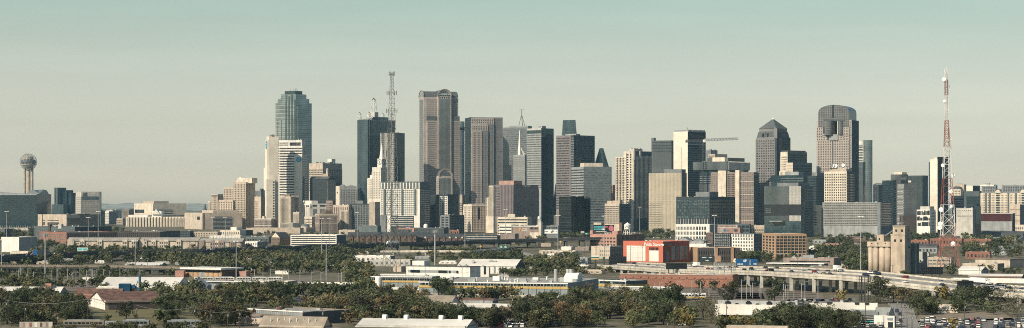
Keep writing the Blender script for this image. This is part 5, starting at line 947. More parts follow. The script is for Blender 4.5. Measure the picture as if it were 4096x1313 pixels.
lettering(T.root, 'Storage', 3.2, 'white_paint', T.loc(u(2097), -.3, T.z(915.5)), bold=.04); lettering(T.root, 'Choice', 3.2, 'white_paint', T.loc(u(2096), -.3, T.z(923)), bold=.04)
T.plant(6, seed=3, size=2.6); mb = MB(); x_, y_ = u(2146), 14; mb.cyl(x_, y_, T.z(877), T.z(867), 2.2, n=10); mb.cyl(x_, y_, T.z(867), T.z(865), 2.3, .3, 10); [mb.beam((x_ + a_, y_ + b_, T.H - 1), (x_ + a_ * .8, y_ + b_ * .8, T.z(877)), .4) for a_ in (-1.8, 1.8) for b_ in (-1.8, 1.8)]; T.add(mb, 'roof_tank', 'white_paint')
T = low('glass-fronted grey block with a white advert banner, right of the storage tower', 2186, 2232, 2240, 903, 965, 14, 'grey', Y=2930, name='banner_building'); T.rows('F', T.z(907), T.z(917), n=1, frac=.8, cols=6, cf=.8, m='win'); T.box('banner', 'white_paint', -2.5, T.u(2231), -1, -.5, T.z(935), T.z(919)); T.box('banner_label', 'charcoal', T.u(2180), T.u(2194), -1.05, -1, T.z(929), T.z(926)); mb = MB(); mb.beam((T.u(2204), -1.1, T.z(930)), (T.u(2214), -1.1, T.z(922)), 1.6); T.add(mb, 'banner_stripe', 'grey'); T.box('banner_mark', 'grey', T.u(2220), T.u(2222), -1.05, -1, T.z(929), T.z(925)); T.box('banner_mark', 'grey', T.u(2226), T.u(2228), -1.05, -1, T.z(929), T.z(925))
# --- black glass cube
T = B('office_block', 'black mirrored glass cube with small white lettering on its top right', 2236, 2285, 2362, 787, 3020, 44, cat='office building'); T.body('glass_salazar', right='black', par=.4); T.panelq('R', .2, T.R - .2, 0, T.H - .5, 'glass_salazar', name='curtain_wall'); T.rows('F', T.H - 2, 4, fh=3.9, frac=.16, m='charcoal', name='spandrel'); T.rows('R', T.H - 2, 4, fh=3.9, frac=.14, m='charcoal', d=.25, name='spandrel'); T.cols('R', T.z(855), T.z(930), 3, .05, 'greygreen', rib=.4, u=(0, T.R * .8), name='fin'); lettering(T.root, 'SALAZAR', 3.6, 'white_paint', T.loc(T.L + .3, T.R * .83, T.z(791)), 'R', bold=.05); T.plant(6, seed=3, mats=('offwhite', 'charcoal'))
# --- cream office with dark side
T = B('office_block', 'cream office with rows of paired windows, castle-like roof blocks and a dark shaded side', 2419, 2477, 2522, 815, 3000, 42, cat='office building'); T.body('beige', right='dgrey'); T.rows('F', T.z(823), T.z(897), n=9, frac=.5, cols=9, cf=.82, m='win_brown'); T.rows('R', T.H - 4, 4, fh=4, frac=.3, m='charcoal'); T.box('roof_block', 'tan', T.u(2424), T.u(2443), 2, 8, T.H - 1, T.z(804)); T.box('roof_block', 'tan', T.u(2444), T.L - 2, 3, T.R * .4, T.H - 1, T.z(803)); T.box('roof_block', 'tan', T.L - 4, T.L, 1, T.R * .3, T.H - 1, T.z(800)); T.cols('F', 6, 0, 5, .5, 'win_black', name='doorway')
T = low('low dark building with a pale roof band, right of the cream castle-topped office', 2523, 2560, 2594, 884, 912, 30, 'charcoal', 'roof_tan'); T.box('fascia', 'offwhite', 0, T.L, -.3, 0, T.H - 2, T.H)
T = low('beige stepped roof annexe with parapets, peeping above the neon billboard', 2375, 2405, 2420, 891, 930, 30, 'beige', seed=4)
# --- small storefront at the foot of the brown tower with a phone advert
T = low('white advert wall with faint grey writing, tucked left of the finned teal cube', 3032, 3060, 3066, 832, 890, 14, 'white', Y=3130, plant=0, name='advert_wall', cat='advert wall'); lettering(T.root, 'iPhone', 4.6, 'lgrey', T.loc(T.L * .55, -.3, T.z(846)))
T = low('low dark pavilion with a thin white canopy roof, below the finned teal cube', 3035, 3085, 3100, 882, 900, 20, 'charcoal', Y=2960, plant=0); T.box('canopy', 'white', -2, T.L + 6, -4, T.R, T.H - .2, T.H + .5)
# ------------------------------------------------------------------ lofts and warehouses on the right
T = low('white loft warehouse with rows of narrow windows and four round-headed bays at its right end', 2702, 2838, 2870, 898, 966, 16, 'white', 'roof_white', 'lgrey', 'loft building', 'loft_building', seed=4)
T.rows('F', T.H - 2, 1, n=3, frac=.6, cols=13, cf=.5, m='win_black', u=(1, T.u(2782)), indiv=True); T.rows('F', T.H - 2, 1, n=3, frac=.68, cols=4, cf=.62, m='win_black', u=(T.u(2783), T.u(2826)), indiv=True)
T = low('pink walled building with a faded mural, right of the white loft warehouse', 2838, 2960, 2972, 911, 960, 12, 'pink', 'roof_white', Y=2560, seed=2); T.box('upper_storey', 'offwhite', 0, T.L * .9, 3, T.R, T.H - 1, T.z(900)); T.rows('F', T.z(902), T.z(908), n=1, frac=.7, cols=16, cf=.55, m='win_black', u=(T.L * .2, T.L * .85), y0=3)
for cx_, w_, m_ in ((.42, .12, 'lgrey'), (.55, .1, 'grey'), (.86, .07, 'steel_dark')):
 mb = MB(); mb.poly([(T.L * (cx_ + w_ * math.cos(math.pi * 2 * i / 16)), -.15, T.z(922) + 2.2 * math.sin(math.pi * 2 * i / 16)) for i in range(16)]); T.add(mb, 'mural_patch', m_)
T = low('unfinished concrete parking frame behind the pink mural building', 2948, 2998, 3004, 897, 945, 12, 'dgrey', Y=2650, plant=0); T.rows('F', T.H - 1, 0, n=3, frac=.6, cols=3, cf=.8, m='win_black')
T = low('tan classical school-like building with a small gabled parapet', 3000, 3128, 3142, 902, 940, 12, 'tan', 'roof_tan', Y=2620, seed=6); T.box('cornice', 'cream', -.3, T.L, -.6, 0, T.H - 3.5, T.H - 2.6); T.rows('F', T.H - 5, 0, n=2, frac=.5, cols=16, cf=.5); gable(T, T.L * .1, T.L * .2, -.4, 6, T.H - 1, 2.2, 'y', 'tan', 'tan')
T = low('brown brick building with square windows, right of the tan school-like building', 3076, 3120, 3140, 904, 938, 25, 'brick_tan', Y=2500, seed=3); T.rows('F', T.H - 2, 0, n=2, frac=.5, cols=4, cf=.5, m='win')
T = low('dark red-brown brick block with tall white-edged windows and a long shaded side', 3138, 3190, 3254, 893, 946, 42, 'brick_brown', 'roof_grey', 'brick_dark', 'loft building', 'loft_building', seed=9); T.rows('F', T.H - 2, 1, n=2, frac=.75, cols=6, cf=.5, m='win_grey', indiv=True); T.rows('R', T.H - 2, 1, n=3, frac=.5, cols=9, cf=.5, m='win_black'); T.box('roof_house', 'charcoal', 2, T.L, 2, T.R * .8, T.H - 1, T.z(885))
T = low('narrow dark brown brick block with grid windows, right of the grey shed roofs', 2823, 2852, 2857, 931, 1000, 14, 'brick_brown', Y=2330, cat='apartment block', name='apartment_block'); T.rows('F', T.H - 2, 1, n=6, frac=.55, cols=4, cf=.55, m='win', indiv=True)
T = low('charcoal apartment block stacked with white balconies, behind the tall high-mast light', 2856, 2922, 2932, 933, 1003, 14, 'charcoal', 'roof_white', None, 'apartment block', 'apartment_block', Y=2310, seed=3); T.rows('F', T.H - 3, 1, n=6, frac=.6, cols=8, cf=.75, m='win_grey'); [T.box('balcony', 'lgrey', T.L * (.04 + .125 * i), T.L * (.04 + .125 * i) + 1.5, -1.4, 0, T.H * (.1 + .155 * j), T.H * (.1 + .155 * j) + 1.1) for i in range(8) for j in range(6)]
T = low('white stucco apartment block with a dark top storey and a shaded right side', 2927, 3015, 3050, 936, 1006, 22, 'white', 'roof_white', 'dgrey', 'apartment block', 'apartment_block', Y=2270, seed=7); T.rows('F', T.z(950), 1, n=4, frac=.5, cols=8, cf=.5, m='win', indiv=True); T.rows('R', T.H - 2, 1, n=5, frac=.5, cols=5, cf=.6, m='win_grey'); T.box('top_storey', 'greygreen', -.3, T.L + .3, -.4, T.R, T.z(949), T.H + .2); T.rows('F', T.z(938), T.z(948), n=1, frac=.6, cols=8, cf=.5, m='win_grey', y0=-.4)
T = low('orange-tan brick loft block with big dark gridded windows between full-height piers', 3048, 3101, 3226, 936, 1037, 77, 'brick_tan', 'roof_white', 'brick_tan', 'loft building', 'loft_building', seed=8)
T.rows('F', T.H - 2, 6, n=6, frac=.58, cols=4, cf=.52, m='win_black', indiv=True); T.rows('R', T.H - 2, 6, n=6, frac=.66, cols=8, cf=.74, m='win_black', u=(1, T.R - .6), indiv=True); T.cols('R', T.H - 5, 0, 9, .1, 'brick_tan', rib=.5, u=(-1.2, T.R + 1.5)); T.rows('R', 5.5, 0, n=1, frac=.8, cols=7, cf=.8, m='win_black', name='shopfront'); T.box('belt', 'tan', -.3, T.L + .4, -.3, T.R, T.H * .2, T.H * .2 + .7)
T = low('long low dark brick building with stepped gables, behind the black billboard', 2757, 2790, 2962, 992, 1050, 80, 'brick_tan', 'roof_white', 'brick_dark', seed=9, plant=6); T.rows('R', T.H - 2, 1, n=2, frac=.55, cols=18, cf=.5, m='win_black'); T.box('brick_pier', 'brick_tan', T.L, T.L + 1.4, T.R * .40, T.R * .47, 0, T.H + .8); T.box('brick_pier', 'brick_tan', T.L, T.L + 1.4, T.R * .78, T.R * .84, 0, T.H + .8)
T = low('group of grey gabled shed roofs behind the orange storage block', 2702, 2815, 2830, 963, 1003, 14, 'lgrey', Y=2360, plant=0, name='shed', cat='shed'); gable(T, 0, T.L * .55, 0, T.R, T.H - .8, 5, 'y', 'roof_grey', 'lgrey'); gable(T, T.L * .55, T.L, 0, T.R * .8, T.H - .8, 3.5, 'y', 'galv', 'lgrey')
low('white flat-roofed workshop right behind the orange storage block', 2758, 2825, 2850, 976, 1005, 20, 'white', 'roof_white', 'lgrey', Y=2280, plant=7, seed=3)
# --- pink brick loft with water tower
T = low('pink brick loft factory with three rows of windows and a tall chimney', 2360, 2466, 2576, 938, 992, 44, 'brick_pink', 'roof_tan', 'brick_brown', 'loft building', 'loft_building', seed=4, plant=7)
T.rows('F', T.H - 3, 1.5, n=3, frac=.52, cols=8, cf=.66, m='win', indiv=True); T.rows('R', T.H - 3, 1.5, n=3, frac=.52, cols=5, cf=.7, m='win', u=(1, T.R * .78)); T.box('corner_turret', 'brick_pink', 0, T.L * .1, 0, 6, T.H - 1, T.H + 4.6); T.box('stair_house', 'brick_pink', T.L * .78, T.L * .98, 3, T.R * .3, T.H - 1, T.z(924)); mb = MB(); mb.box(T.L * .9, T.L * .9 + 4.4, T.R * .2, T.R * .2 + 4.4, T.H - 1, T.z(891)); T.add(mb, 'chimney', 'brick_brown')
def water_tower(label, px, top, tank_bot, base_py, Y, r, legs_z0=None):
 c = P(px, tank_bot, Y); g = gz(Y); z0 = CH - (base_py - HY) * Y / F; zt = CH - (top - HY) * Y / F
 t = empty('water_tower', (c.x, Y, z0), 0, label, 'water tower'); h0, h1 = c.z - z0, zt - z0
 mb = MB(); mb.lathe(0, 0, [(r * .3, h0 - r * .45), (r * .9, h0), (r, h0 + .1), (r, h1 - r * .75), (r * 1.08, h1 - r * .72), (.1, h1)], 18); mb.build('tank', 'white_paint', t, smooth=False)
 for i in range(6):
  a_ = math.pi * 2 * i / 6; mb = MB(); mb.beam((r * 1.45 * math.cos(a_), r * 1.45 * math.sin(a_), 0), (r * .92 * math.cos(a_), r * .92 * math.sin(a_), h0 + .3), .4); mb.build('leg', 'white_paint', t)
 mb = MB(); mb.cyl(0, 0, 0, h0, r * .14, n=8); mb.build('riser_pipe', 'white_paint', t)
 mb = MB(); [mb.beam((r * 1.2 * math.cos(math.pi * 2 * i / 6), r * 1.2 * math.sin(math.pi * 2 * i / 6), h0 * .45), (r * 1.2 * math.cos(math.pi * 2 * (i + 1) / 6), r * 1.2 * math.sin(math.pi * 2 * (i + 1) / 6), h0 * .45), .3) for i in range(6)]; mb.build('brace_ring', 'white_paint', t)
 mb = MB()
 for k in range(5): mb.box(-r * .8 + k * .4 * r, -r * .6 + k * .4 * r, -r * 1.02, -r * .98, h0 + 1.2, h0 + 2.6) if k % 2 == 0 else mb.box(-r * .9 + k * .4 * r, -r * .5 + k * .4 * r, -r * 1.02, -r * .98, h0 + 3.2, h0 + 4.2)
 mb.build('painted_mark', 'grey', t)
water_tower('white water tower with a conical roof standing on the pink brick loft', 2510, 890, 917, 940, 2420, 3.9)
T = low('grey-tan rear building with small windows and an open carport, left of the orange storage block', 2365, 2440, 2496, 986, 1036, 38, 'tan', 'roof_tan', 'grey', seed=6, plant=6); T.rows('F', T.H - 3, 2, n=2, frac=.4, cols=5, cf=.4, m='win_grey', u=(T.L * .45, T.L), indiv=True); T.rows('R', T.H - 2, 1, n=2, frac=.55, cols=5, cf=.7, m='win_black')
# --- orange storage block
T = low('big orange and cream self-storage block with white lettering', 2493, 2652, 2758, 966, 1051, 36, 'orange_paint', 'roof_white', 'orange_shade', 'storage building', 'storage_building', plant=2, seed=2)
u, v = T.u, T.v; T.panelq('F', u(2507), u(2582), T.z(1047), T.z(985), 'white_siding', name='cream_panel'); T.panelq('F', u(2597), u(2635), T.z(1047), T.z(1003), 'white_siding', name='cream_panel'); T.rows('F', T.z(990), T.z(1003), n=1, frac=.98, cols=7, cf=.84, m='win_black', u=(u(2597), u(2634)), name='window'); T.panelq('R', v(2658), v(2676), T.z(1047), T.z(1006), 'grey', name='grey_panel'); T.panelq('R', v(2658), v(2676), T.z(1004), T.z(992), 'win_black', name='window')
for k in range(4): T.panelq('R', v(2685 + k * 17.3), v(2699 + k * 17.3), T.z(1041), T.z(986), 'lgrey' if k % 2 == 0 else 'grey', name='grey_panel')
T.rows('F', T.z(987), T.z(1047), n=6, frac=.03, m='lgrey', u=(u(2507), u(2582)), d=.2, name='panel_joint')
lettering(T.root, 'Public Storage', 4.3, 'white_paint', T.loc(u(2616), -.2, T.z(979)), bold=.09); lettering(T.root, 'Public Storage', 2.7, 'lgrey', T.loc(T.L + .2, v(2670), T.z(979)), 'R', bold=.03)
# ------------------------------------------------------------------ left side, beyond the freeway
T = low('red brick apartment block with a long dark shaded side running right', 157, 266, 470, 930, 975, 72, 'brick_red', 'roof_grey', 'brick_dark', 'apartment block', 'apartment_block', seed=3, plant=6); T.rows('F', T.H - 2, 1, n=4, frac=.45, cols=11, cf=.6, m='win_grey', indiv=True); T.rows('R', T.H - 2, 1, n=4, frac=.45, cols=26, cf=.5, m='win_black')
T = low('black and grey apartment complex with open stair bays, behind the red brick apartments', 138, 300, 447, 907, 960, 46, 'dgrey', 'roof_grey', 'charcoal', 'apartment block', 'apartment_block', Y=3050, seed=5, plant=9); T.rows('F', T.H - 2, 1, n=5, frac=.5, cols=22, cf=.6, m='win_grey'); T.rows('R', T.H - 2, 1, n=5, frac=.5, cols=20, cf=.6, m='win_black'); T.box('stair_bay', 'brick_dark', T.L * .35, T.L * .41, -1.5, 3, 0, T.H + 3); T.box('stair_bay', 'offwhite', T.L * .6, T.L * .68, -1, 3, T.H - 3, T.H + 3.5)
T = low('second dark brick apartment wing continuing right with pale top edge', 470, 640, 720, 926, 968, 20, 'brick_dark', 'roof_white', 'charcoal', 'apartment block', 'apartment_block', Y=2900, seed=6, plant=8); T.rows('F', T.H - 2, 1, n=4, frac=.45, cols=20, cf=.5, m='win_black')
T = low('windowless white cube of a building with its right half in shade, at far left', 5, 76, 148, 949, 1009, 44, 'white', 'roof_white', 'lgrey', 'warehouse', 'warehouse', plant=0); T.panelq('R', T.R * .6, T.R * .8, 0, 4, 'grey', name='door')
T = low('low cream shed with a sloped roof in front of the white cube', 41, 112, 137, 1006, 1030, 20, 'cream', 'roof_tan', Y=2120, plant=1, name='shed', cat='shed'); T.rows('F', T.H - 1.5, .5, n=1, frac=.5, cols=10, cf=.6, m='win_grey')
low('dark grey shed at the left edge beyond the white cube', -20, 20, 52, 915, 948, 40, 'slate', 'roof_grey', Y=3000, plant=1)
low('pale concrete wall of a car park in front of the glass hotel', 0, 120, 140, 912, 925, 14, 'lconcrete', 'roof_grey', Y=3600, plant=0, name='car_park', cat='car park')
def beige_row(label, xl, xe, xr, top, base, seed, wings, mat='tan'):
 T = low(label, xl, xe, xr, top, base, 14, mat, 'roof_gravel', None, 'school building', 'school_building', plant=0, par=.3); gable(T, -1, T.L + 1, -1.2, T.R + 1, T.H - .3, 3.8, 'x', 'roof_gravel', mat); r = random.Random(seed)
 for k in range(wings):
  x_ = T.L * (k + .5 + r.uniform(-.3, .3)) / wings
  if r.random() < .25: T.box('wall_panel', 'tan', x_ - 4, x_ + 3, -.4, 1, 0, T.H); continue
  T.box('bay', 'cream' if k % 2 else mat, x_ - 3, x_ + 3, -1.6, 1, 0, T.H + .9); T.rows('F', T.H - 1, 1, n=2, frac=.5, cols=2, cf=.6, m='win', u=(x_ - 2.6, x_ + 2.6), y0=-1.6)
 T.box('end_block', mat, -1, 6, -2, 6, 0, T.H + 1.2); T.plant(6, z=T.H + 1, seed=seed, size=2); return T
beige_row('long beige low building with a hipped grey-brown roof, left of the pair', 274, 548, 562, 962, 996, 3, 7, 'beige'); beige_row('long beige low building with grey roof and dark window bays, right of the pair', 560, 790, 806, 962, 996, 5, 7, 'beige'); beige_row('brown roofed townhouse row with grey bays and balconies, near the left freeway', 800, 965, 980, 966, 1001, 7, 8, 'pinkstone')
T = low('two-storey pale grey block with white left wing, at the right end of the townhouse row', 972, 1030, 1068, 966, 999, 30, 'white', 'roof_grey', 'lgrey', seed=2); T.rows('F', T.H - 1, .5, n=2, frac=.5, cols=6, cf=.5, m='win_grey'); T.rows('R', T.H - 1, .5, n=2, frac=.5, cols=4, cf=.5, m='win')
T = low('long white single-storey roof with clerestory, behind the brown townhouse row', 838, 962, 972, 943, 966, 12, 'white', 'roof_white', Y=2750, seed=8, plant=8); T.rows('F', T.H - 1, .5, n=1, frac=.4, cols=20, cf=.5, m='win_grey')
T = low('cream office wing behind the left beige building', 567, 632, 700, 940, 965, 40, 'cream', 'roof_white', 'lgrey', Y=2800, seed=2); T.rows('F', T.H - 1, .5, n=2, frac=.5, cols=7, cf=.5, m='win_grey')
T = low('dark teal-roofed low shop with a white rooftop, right of the long white roof', 985, 1075, 1092, 947, 975, 14, 'greygreen', 'roof_white', Y=2650, seed=3, plant=8); T.rows('F', T.H - 2, .5, n=1, frac=.6, cols=8, cf=.7, m='win')
T = low('brick house with a steep cream gable and a big slate roof', 1084, 1120, 1160, 950, 981, 44, 'brick_brown', 'shingle', None, 'house', 'brick_house', plant=0); gable(T, 0, T.L, 0, T.R, T.H - .7, 7.5, 'y', 'shingle', 'cream'); T.rows('F', T.H - 1, 1, n=2, frac=.5, cols=3, cf=.4, m='win', indiv=True); T.rows('R', T.H - 1, 1, n=2, frac=.5, cols=5, cf=.4, m='win')
T = low('white parking garage with four long dark deck openings and a dark right end', 1162, 1346, 1384, 940, 984, 16, 'white', 'roof_white', 'slate', 'parking garage', 'parking_garage', seed=4, plant=4); T.rows('F', T.H - 1, .4, n=5, frac=.42, m='win_black', name='deck_opening')
T = low('dark low market hall with a mural-painted pink corner, left of the brick hotel', 930, 985, 1012, 921, 942, 30, 'charcoal', 'roof_white', Y=3050, seed=6, plant=5); T.box('mural', 'sign_pink', T.L * .6, T.L * .9, -.3, 0, 1, T.H - 1); T.box('mural', 'sign_cyan', T.L * .45, T.L * .6, -.3, 0, 1, T.H - 2)
T = low('long tan retaining wall and ramp block under the brick hotel', 985, 1200, 1215, 912, 935, 10, 'tan', 'roof_tan', Y=3150, seed=5, plant=5); T.box('ramp', 'beige', T.L * .1, T.L * .4, -4, 0, 0, T.H * .7)
T = low('white stepped rooftop complex with boxy lofts, left of the tan retaining wall', 880, 960, 985, 922, 945, 25, 'cream', 'roof_white', Y=3100, seed=7, plant=8); T.box('upper_loft', 'white', T.L * .5, T.L * .8, 2, T.R, T.H - 1, T.H + 5); T.rows('F', T.H - 1, 1, n=1, frac=.5, cols=9, cf=.5, m='win_grey')
T = low('row of low beige flats with grey bays under the blocky tan building', 775, 870, 885, 928, 950, 20, 'tan', 'roof_white', Y=3000, seed=9, plant=6); T.rows('F', T.H - 1, .5, n=2, frac=.5, cols=14, cf=.5, m='win')
T = low('black low pavilion by the white parking garage', 700, 760, 775, 925, 950, 20, 'charcoal', 'roof_grey', Y=2980, seed=2); T.rows('F', T.H - 1, .5, n=2, frac=.4, cols=9, cf=.5, m='win_grey')
# low flats and podiums around the white and teal apartments
T = low('long low brick-and-glass commercial block before the white and teal apartments', 1590, 1775, 1795, 912, 940, 14, 'slate', 'roof_tan', Y=2870, seed=5, plant=10); T.box('brick_end', 'brick_pink', 0, T.L * .36, -.6, 3, 0, T.H); T.rows('F', T.H - 1.4, 1, n=2, frac=.5, cols=24, cf=.8, m='win_teal', u=(T.L * .37, T.L)); T.rows('F', T.H - 1.4, 1, n=1, frac=.7, cols=4, cf=.6, m='win', u=(1, T.L * .3), y0=-.6)
mb = MB(); x_ = T.u(1697); mb.cyl(x_, 10, T.H, T.H + 3.6, 3.6, n=14); mb.lathe(x_, 10, [(3.6, T.H + 3.6), (2.8, T.H + 5.4), (.2, T.H + 6.3)], 14); T.add(mb, 'roof_dome', 'white_paint')
T = low('bright red brick shop under the grey podium', 1800, 1835, 1842, 921, 940, 14, 'brick_red', 'roof_tan', Y=2950, seed=2); T.rows('F', T.H - 1, .5, n=1, frac=.6, cols=4, cf=.6, m='win')
low('grey-teal flat-roofed lobby under the dark-windowed slab hotel', 1430, 1510, 1525, 903, 930, 16, 'greygreen', 'roof_grey', Y=3000, seed=4, plant=5)
low('tan flat roof with rooftop boxes under the tan fluted block', 1355, 1420, 1436, 920, 945, 16, 'tan', 'roof_tan', Y=2950, seed=6, plant=4)
# gabled townhouses
houses = [(1395, 1440), (1440, 1488), (1488, 1530), (1532, 1580), (1582, 1632), (1634, 1668)]
kinds = ['brown brick townhouses with twin gables, leftmost of the slate-roofed row', 'second group of brick townhouses in the slate-roofed row', 'brick townhouses directly left of the grey lattice mast foot', 'brick townhouses seen through the grey lattice mast', 'slate-roofed townhouses right of the grey lattice mast', 'dark townhouses at the right end of the slate-roofed row']
def townhouse(label, xa, xb, top, base, n, wall, seed, name='brick_house'):
 T = low(label, xa, None, xb, top + 9, base, 0, wall, 'shingle', cat='townhouses', name=name, plant=0, par=.1, D=22)
 gable(T, -.5, T.L + .5, 0, T.R, T.H - .2, 6.2, 'x', 'shingle', wall)
 for k in range(n):
  x_ = T.L * (k + .5) / n; w_ = T.L / n * .24; T.box('gable_front', wall, x_ - w_, x_ + w_, -1.2, 4, 0, T.H); gable(T, x_ - w_, x_ + w_, -1.3, 9, T.H, 3.2, 'y', 'shingle', 'cream' if seed % 2 else wall, .4, 'gable'); T.box('window', 'win', x_ - .8, x_ + .8, -1.3, -1.2, T.H * .45, T.H * .75)
 T.box('chimney', 'brick_brown', T.L * .3, T.L * .3 + 1.2, T.R * .5, T.R * .5 + 1.2, T.H, T.H + 6); return T
for (xa, xb), lb, i in zip(houses, kinds, range(9)): townhouse(lb, xa, xb, 938, 976, 2, 'brick_brown', i * 2)
for i, (xa, xb, lb) in enumerate(((1652, 1716, 'cream-gabled brick townhouses with a tall brick chimney, right of centre lattice mast'), (1716, 1786, 'low slate roofs with many small gables, left half of the pair behind the viaduct'), (1786, 1860, 'low slate roofs with many small gables, right half of the pair behind the viaduct'))): townhouse(lb, xa, xb, 944, 974, 3 if i else 2, 'brick_brown', i + 1)
T = low('white-banded open parking deck with dark levels behind the viaduct', 1862, 1990, 2002, 942, 978, 12, 'charcoal', 'roof_grey', Y=2780, plant=3, name='parking_garage', cat='parking garage'); T.rows('F', T.H - .4, .5, n=4, frac=.3, m='offwhite', name='deck_slab')
low('slate-roofed flats with a cream turret behind the viaduct, left of the storage building', 2000, 2060, 2075, 935, 975, 16, 'pinkstone', 'shingle', Y=2760, plant=2)
# ------------------------------------------------------------------ fixed right-side mid-rises and low streets
T = low('pale terrace apartments stretched along the right edge, left half of the pair', 3870, 4016, 4024, 903, 930, 8, 'offwhite', 'roof_white', Y=2620, seed=3, plant=8); T.rows('F', T.H - 2, 1, n=2, frac=.45, cols=15, cf=.6, m='win_grey')
T = low('dark slate entrance tower between the two pale terrace apartments', 4026, 4046, 4052, 886, 930, 14, 'slate', Y=2610, plant=0)
T = low('pale terrace apartments stretched along the right edge, right half of the pair', 4048, 4110, 4118, 900, 930, 8, 'cream', 'roof_white', Y=2600, seed=4, plant=4); T.rows('F', T.H - 2, 1, n=2, frac=.45, cols=8, cf=.6, m='win_grey')
T = low('beige stepped office with ribbon windows behind the red and white mast', 3713, 3760, 3772, 875, 912, 14, 'pinkstone', 'roof_tan', Y=2800, seed=2); T.rows('F', T.H - 3, 1, n=3, frac=.35, m='win_grey', u=(1, T.L * .8)); T.box('rear_block', 'tan', T.L * .7, T.L * 1.6, 3, T.R, 0, T.z(865))
T = low('terracotta tiled roof sloping down to the right, behind the red and white mast', 3820, 3900, 3908, 918, 932, 10, 'brick_pink', 'roof_terra', Y=2500, plant=0, name='tiled_hall', cat='hall', par=.1); mb = MB(); mb.extr([(-1, T.H - .2), (0, T.z(893)), (T.L + 6, T.H - .1)], 'y', -1, T.R + 14); T.add(mb, 'tiled_roof', 'roof_terra')
T = low('reddish apartment row with pale trims above the elevator roofs', 3430, 3560, 3570, 906, 932, 10, 'pinkstone', 'roof_tan', Y=2560, seed=4, plant=3); T.rows('F', T.H - 1.5, 1, n=2, frac=.5, cols=16, cf=.5, m='lgrey')
rows_r = [('flat brick shops left of the grain elevator', 3396, 3500, 955, 968, 'brick_brown', 2050), ('brown brick low shops on the far left of the grain elevator', 3398, 3450, 975, 990, 'brick_brown', 1980), ('orange brick arcade behind the grain elevator', 3645, 3720, 960, 990, 'brick_red', 2120), ('orange brick shops behind the red and white mast', 3720, 3855, 955, 985, 'brick_red', 2180), ('brick workshop with cream-fronted bays, right of the mast', 3856, 3972, 957, 988, 'brick_red', 2150), ('brick warehouse with a plain wall in the trees at right', 3863, 3966, 1008, 1038, 'brick_red', 1800), ('grey-green apartment terrace with a long slate roof at the right', 3860, 4030, 933, 950, 'greygreen', 2350), ('dark green-roofed terrace at the right edge', 4010, 4100, 935, 955, 'slate', 2300), ('small grey gabled house between the elevator and the mast', 3672, 3755, 988, 1015, 'lgrey', 1950)]
for i, (lb, xa, xb, tp, bs, mt, Y) in enumerate(rows_r):
 T = low(lb, xa, xb - 8, xb, tp, bs, 10, mt, 'roof_tan', None, 'shops' if 'shops' in lb else 'building', 'brick_building' if 'brick' in lb else 'low_building', Y=Y, seed=i, plant=4); T.rows('F', T.H - 1, .5, n=1 if i > 1 else 2, frac=.5, cols=max(4, int(T.L / 4)), cf=.5, m='win')
 if 'gabled' in lb or 'terrace' in lb: gable(T, 0, T.L, 0, T.R, T.H - .5, 4, 'x', 'shingle', mt)
T = low('tan two-part office with ribbon windows behind the mast legs', 3710, 3805, 3815, 1030, 1068, 12, 'tan', 'roof_tan', Y=1830, seed=3, plant=4); T.rows('F', T.H - 1.5, 1, n=2, frac=.36, cols=5, cf=.8, m='win_grey')
T = low('beige flat-roofed warehouse at the right edge', 3901, 4040, 4100, 1038, 1072, 30, 'beige', 'roof_tan', 'tan', 'warehouse', 'warehouse', Y=1830, seed=3, plant=2); T.box('roof_edge', 'tan_dark', -.5, T.L + .5, -.6, T.R, T.H - .5, T.H + .3)
T = low('low tan workshop with a shaded wall, left of the beige warehouse', 3850, 3990, 4017, 1055, 1082, 20, 'tan', 'roof_tan', 'tan_dark', Y=1740, seed=5, plant=2)
T = low('white gabled metal shed under the tan workshop', 3834, 3925, 3953, 1078, 1100, 22, 'white', 'roof_white', 'lgrey', 'shed', 'shed', Y=1660, plant=0); gable(T, 0, T.L, 0, T.R, T.H - .7, 3, 'x', 'roof_white', 'lgrey')
T = low('low brick shop with a cream roof beyond the right freeway', 3875, 4085, 4097, 1106, 1120, 8, 'brick_brown', 'roof_white', Y=1530, seed=2, plant=2); gable(T, 0, T.L, 0, T.R, T.H - .5, 2, 'x', 'roof_white', 'brick_brown')
T = low('brown office with a long dark window slit and a broad white canopy', 3133, 3335, 3363, 1033, 1062, 14, 'pinkstone', 'roof_tan', 'tan_dark', 'office building', 'office_building', seed=3, plant=2); T.panelq('F', T.u(3158), T.u(3320), T.z(1050), T.z(1045), 'win_black', name='ribbon_window'); T.box('canopy', 'white_paint', T.u(3080), T.u(3310), -14, 0, T.z(1056), T.z(1053)); T.cols('F', T.z(1056), 0, 8, .04, 'white', u=(T.u(3085), T.u(3300)), y0=-12, rib=.4, name='canopy_post'); T.box('roof_house', 'lgrey', T.u(3206), T.u(3250), 5, 14, T.H - .5, T.z(1022)); T.plant(6, seed=9)
T = low('pale open shed at the right of the brown office', 3365, 3410, 3420, 1058, 1082, 14, 'tan', 'roof_white', Y=1650, plant=0); low('dark brown low shop in the trees right of the canopy office', 3255, 3330, 3342, 1066, 1084, 14, 'tan_dark', 'roof_tan', Y=1620, plant=2)
T = low('flat brick building with a white roof between the brick loft and the elevator', 3283, 3380, 3394, 976, 998, 12, 'brick_pink', 'roof_white', Y=2180, seed=4); T.rows('F', T.H - 1, .5, n=1, frac=.4, cols=6, cf=.5)
T = low('long white roofs with low gables beyond the brick loft', 3240, 3340, 3352, 930, 946, 12, 'white', 'roof_white', Y=2600, seed=4, plant=2); gable(T, T.L * .2, T.L * .6, 0, T.R, T.H - .5, 3, 'y', 'roof_white', 'tan_dark')
T = low('row of brown brick flats far beyond the brick loft', 3370, 3440, 3452, 947, 962, 12, 'brick_brown', 'roof_tan', Y=2420, seed=4); T.rows('F', T.H - 1, .5, n=2, frac=.4, cols=10, cf=.5, m='win_grey')
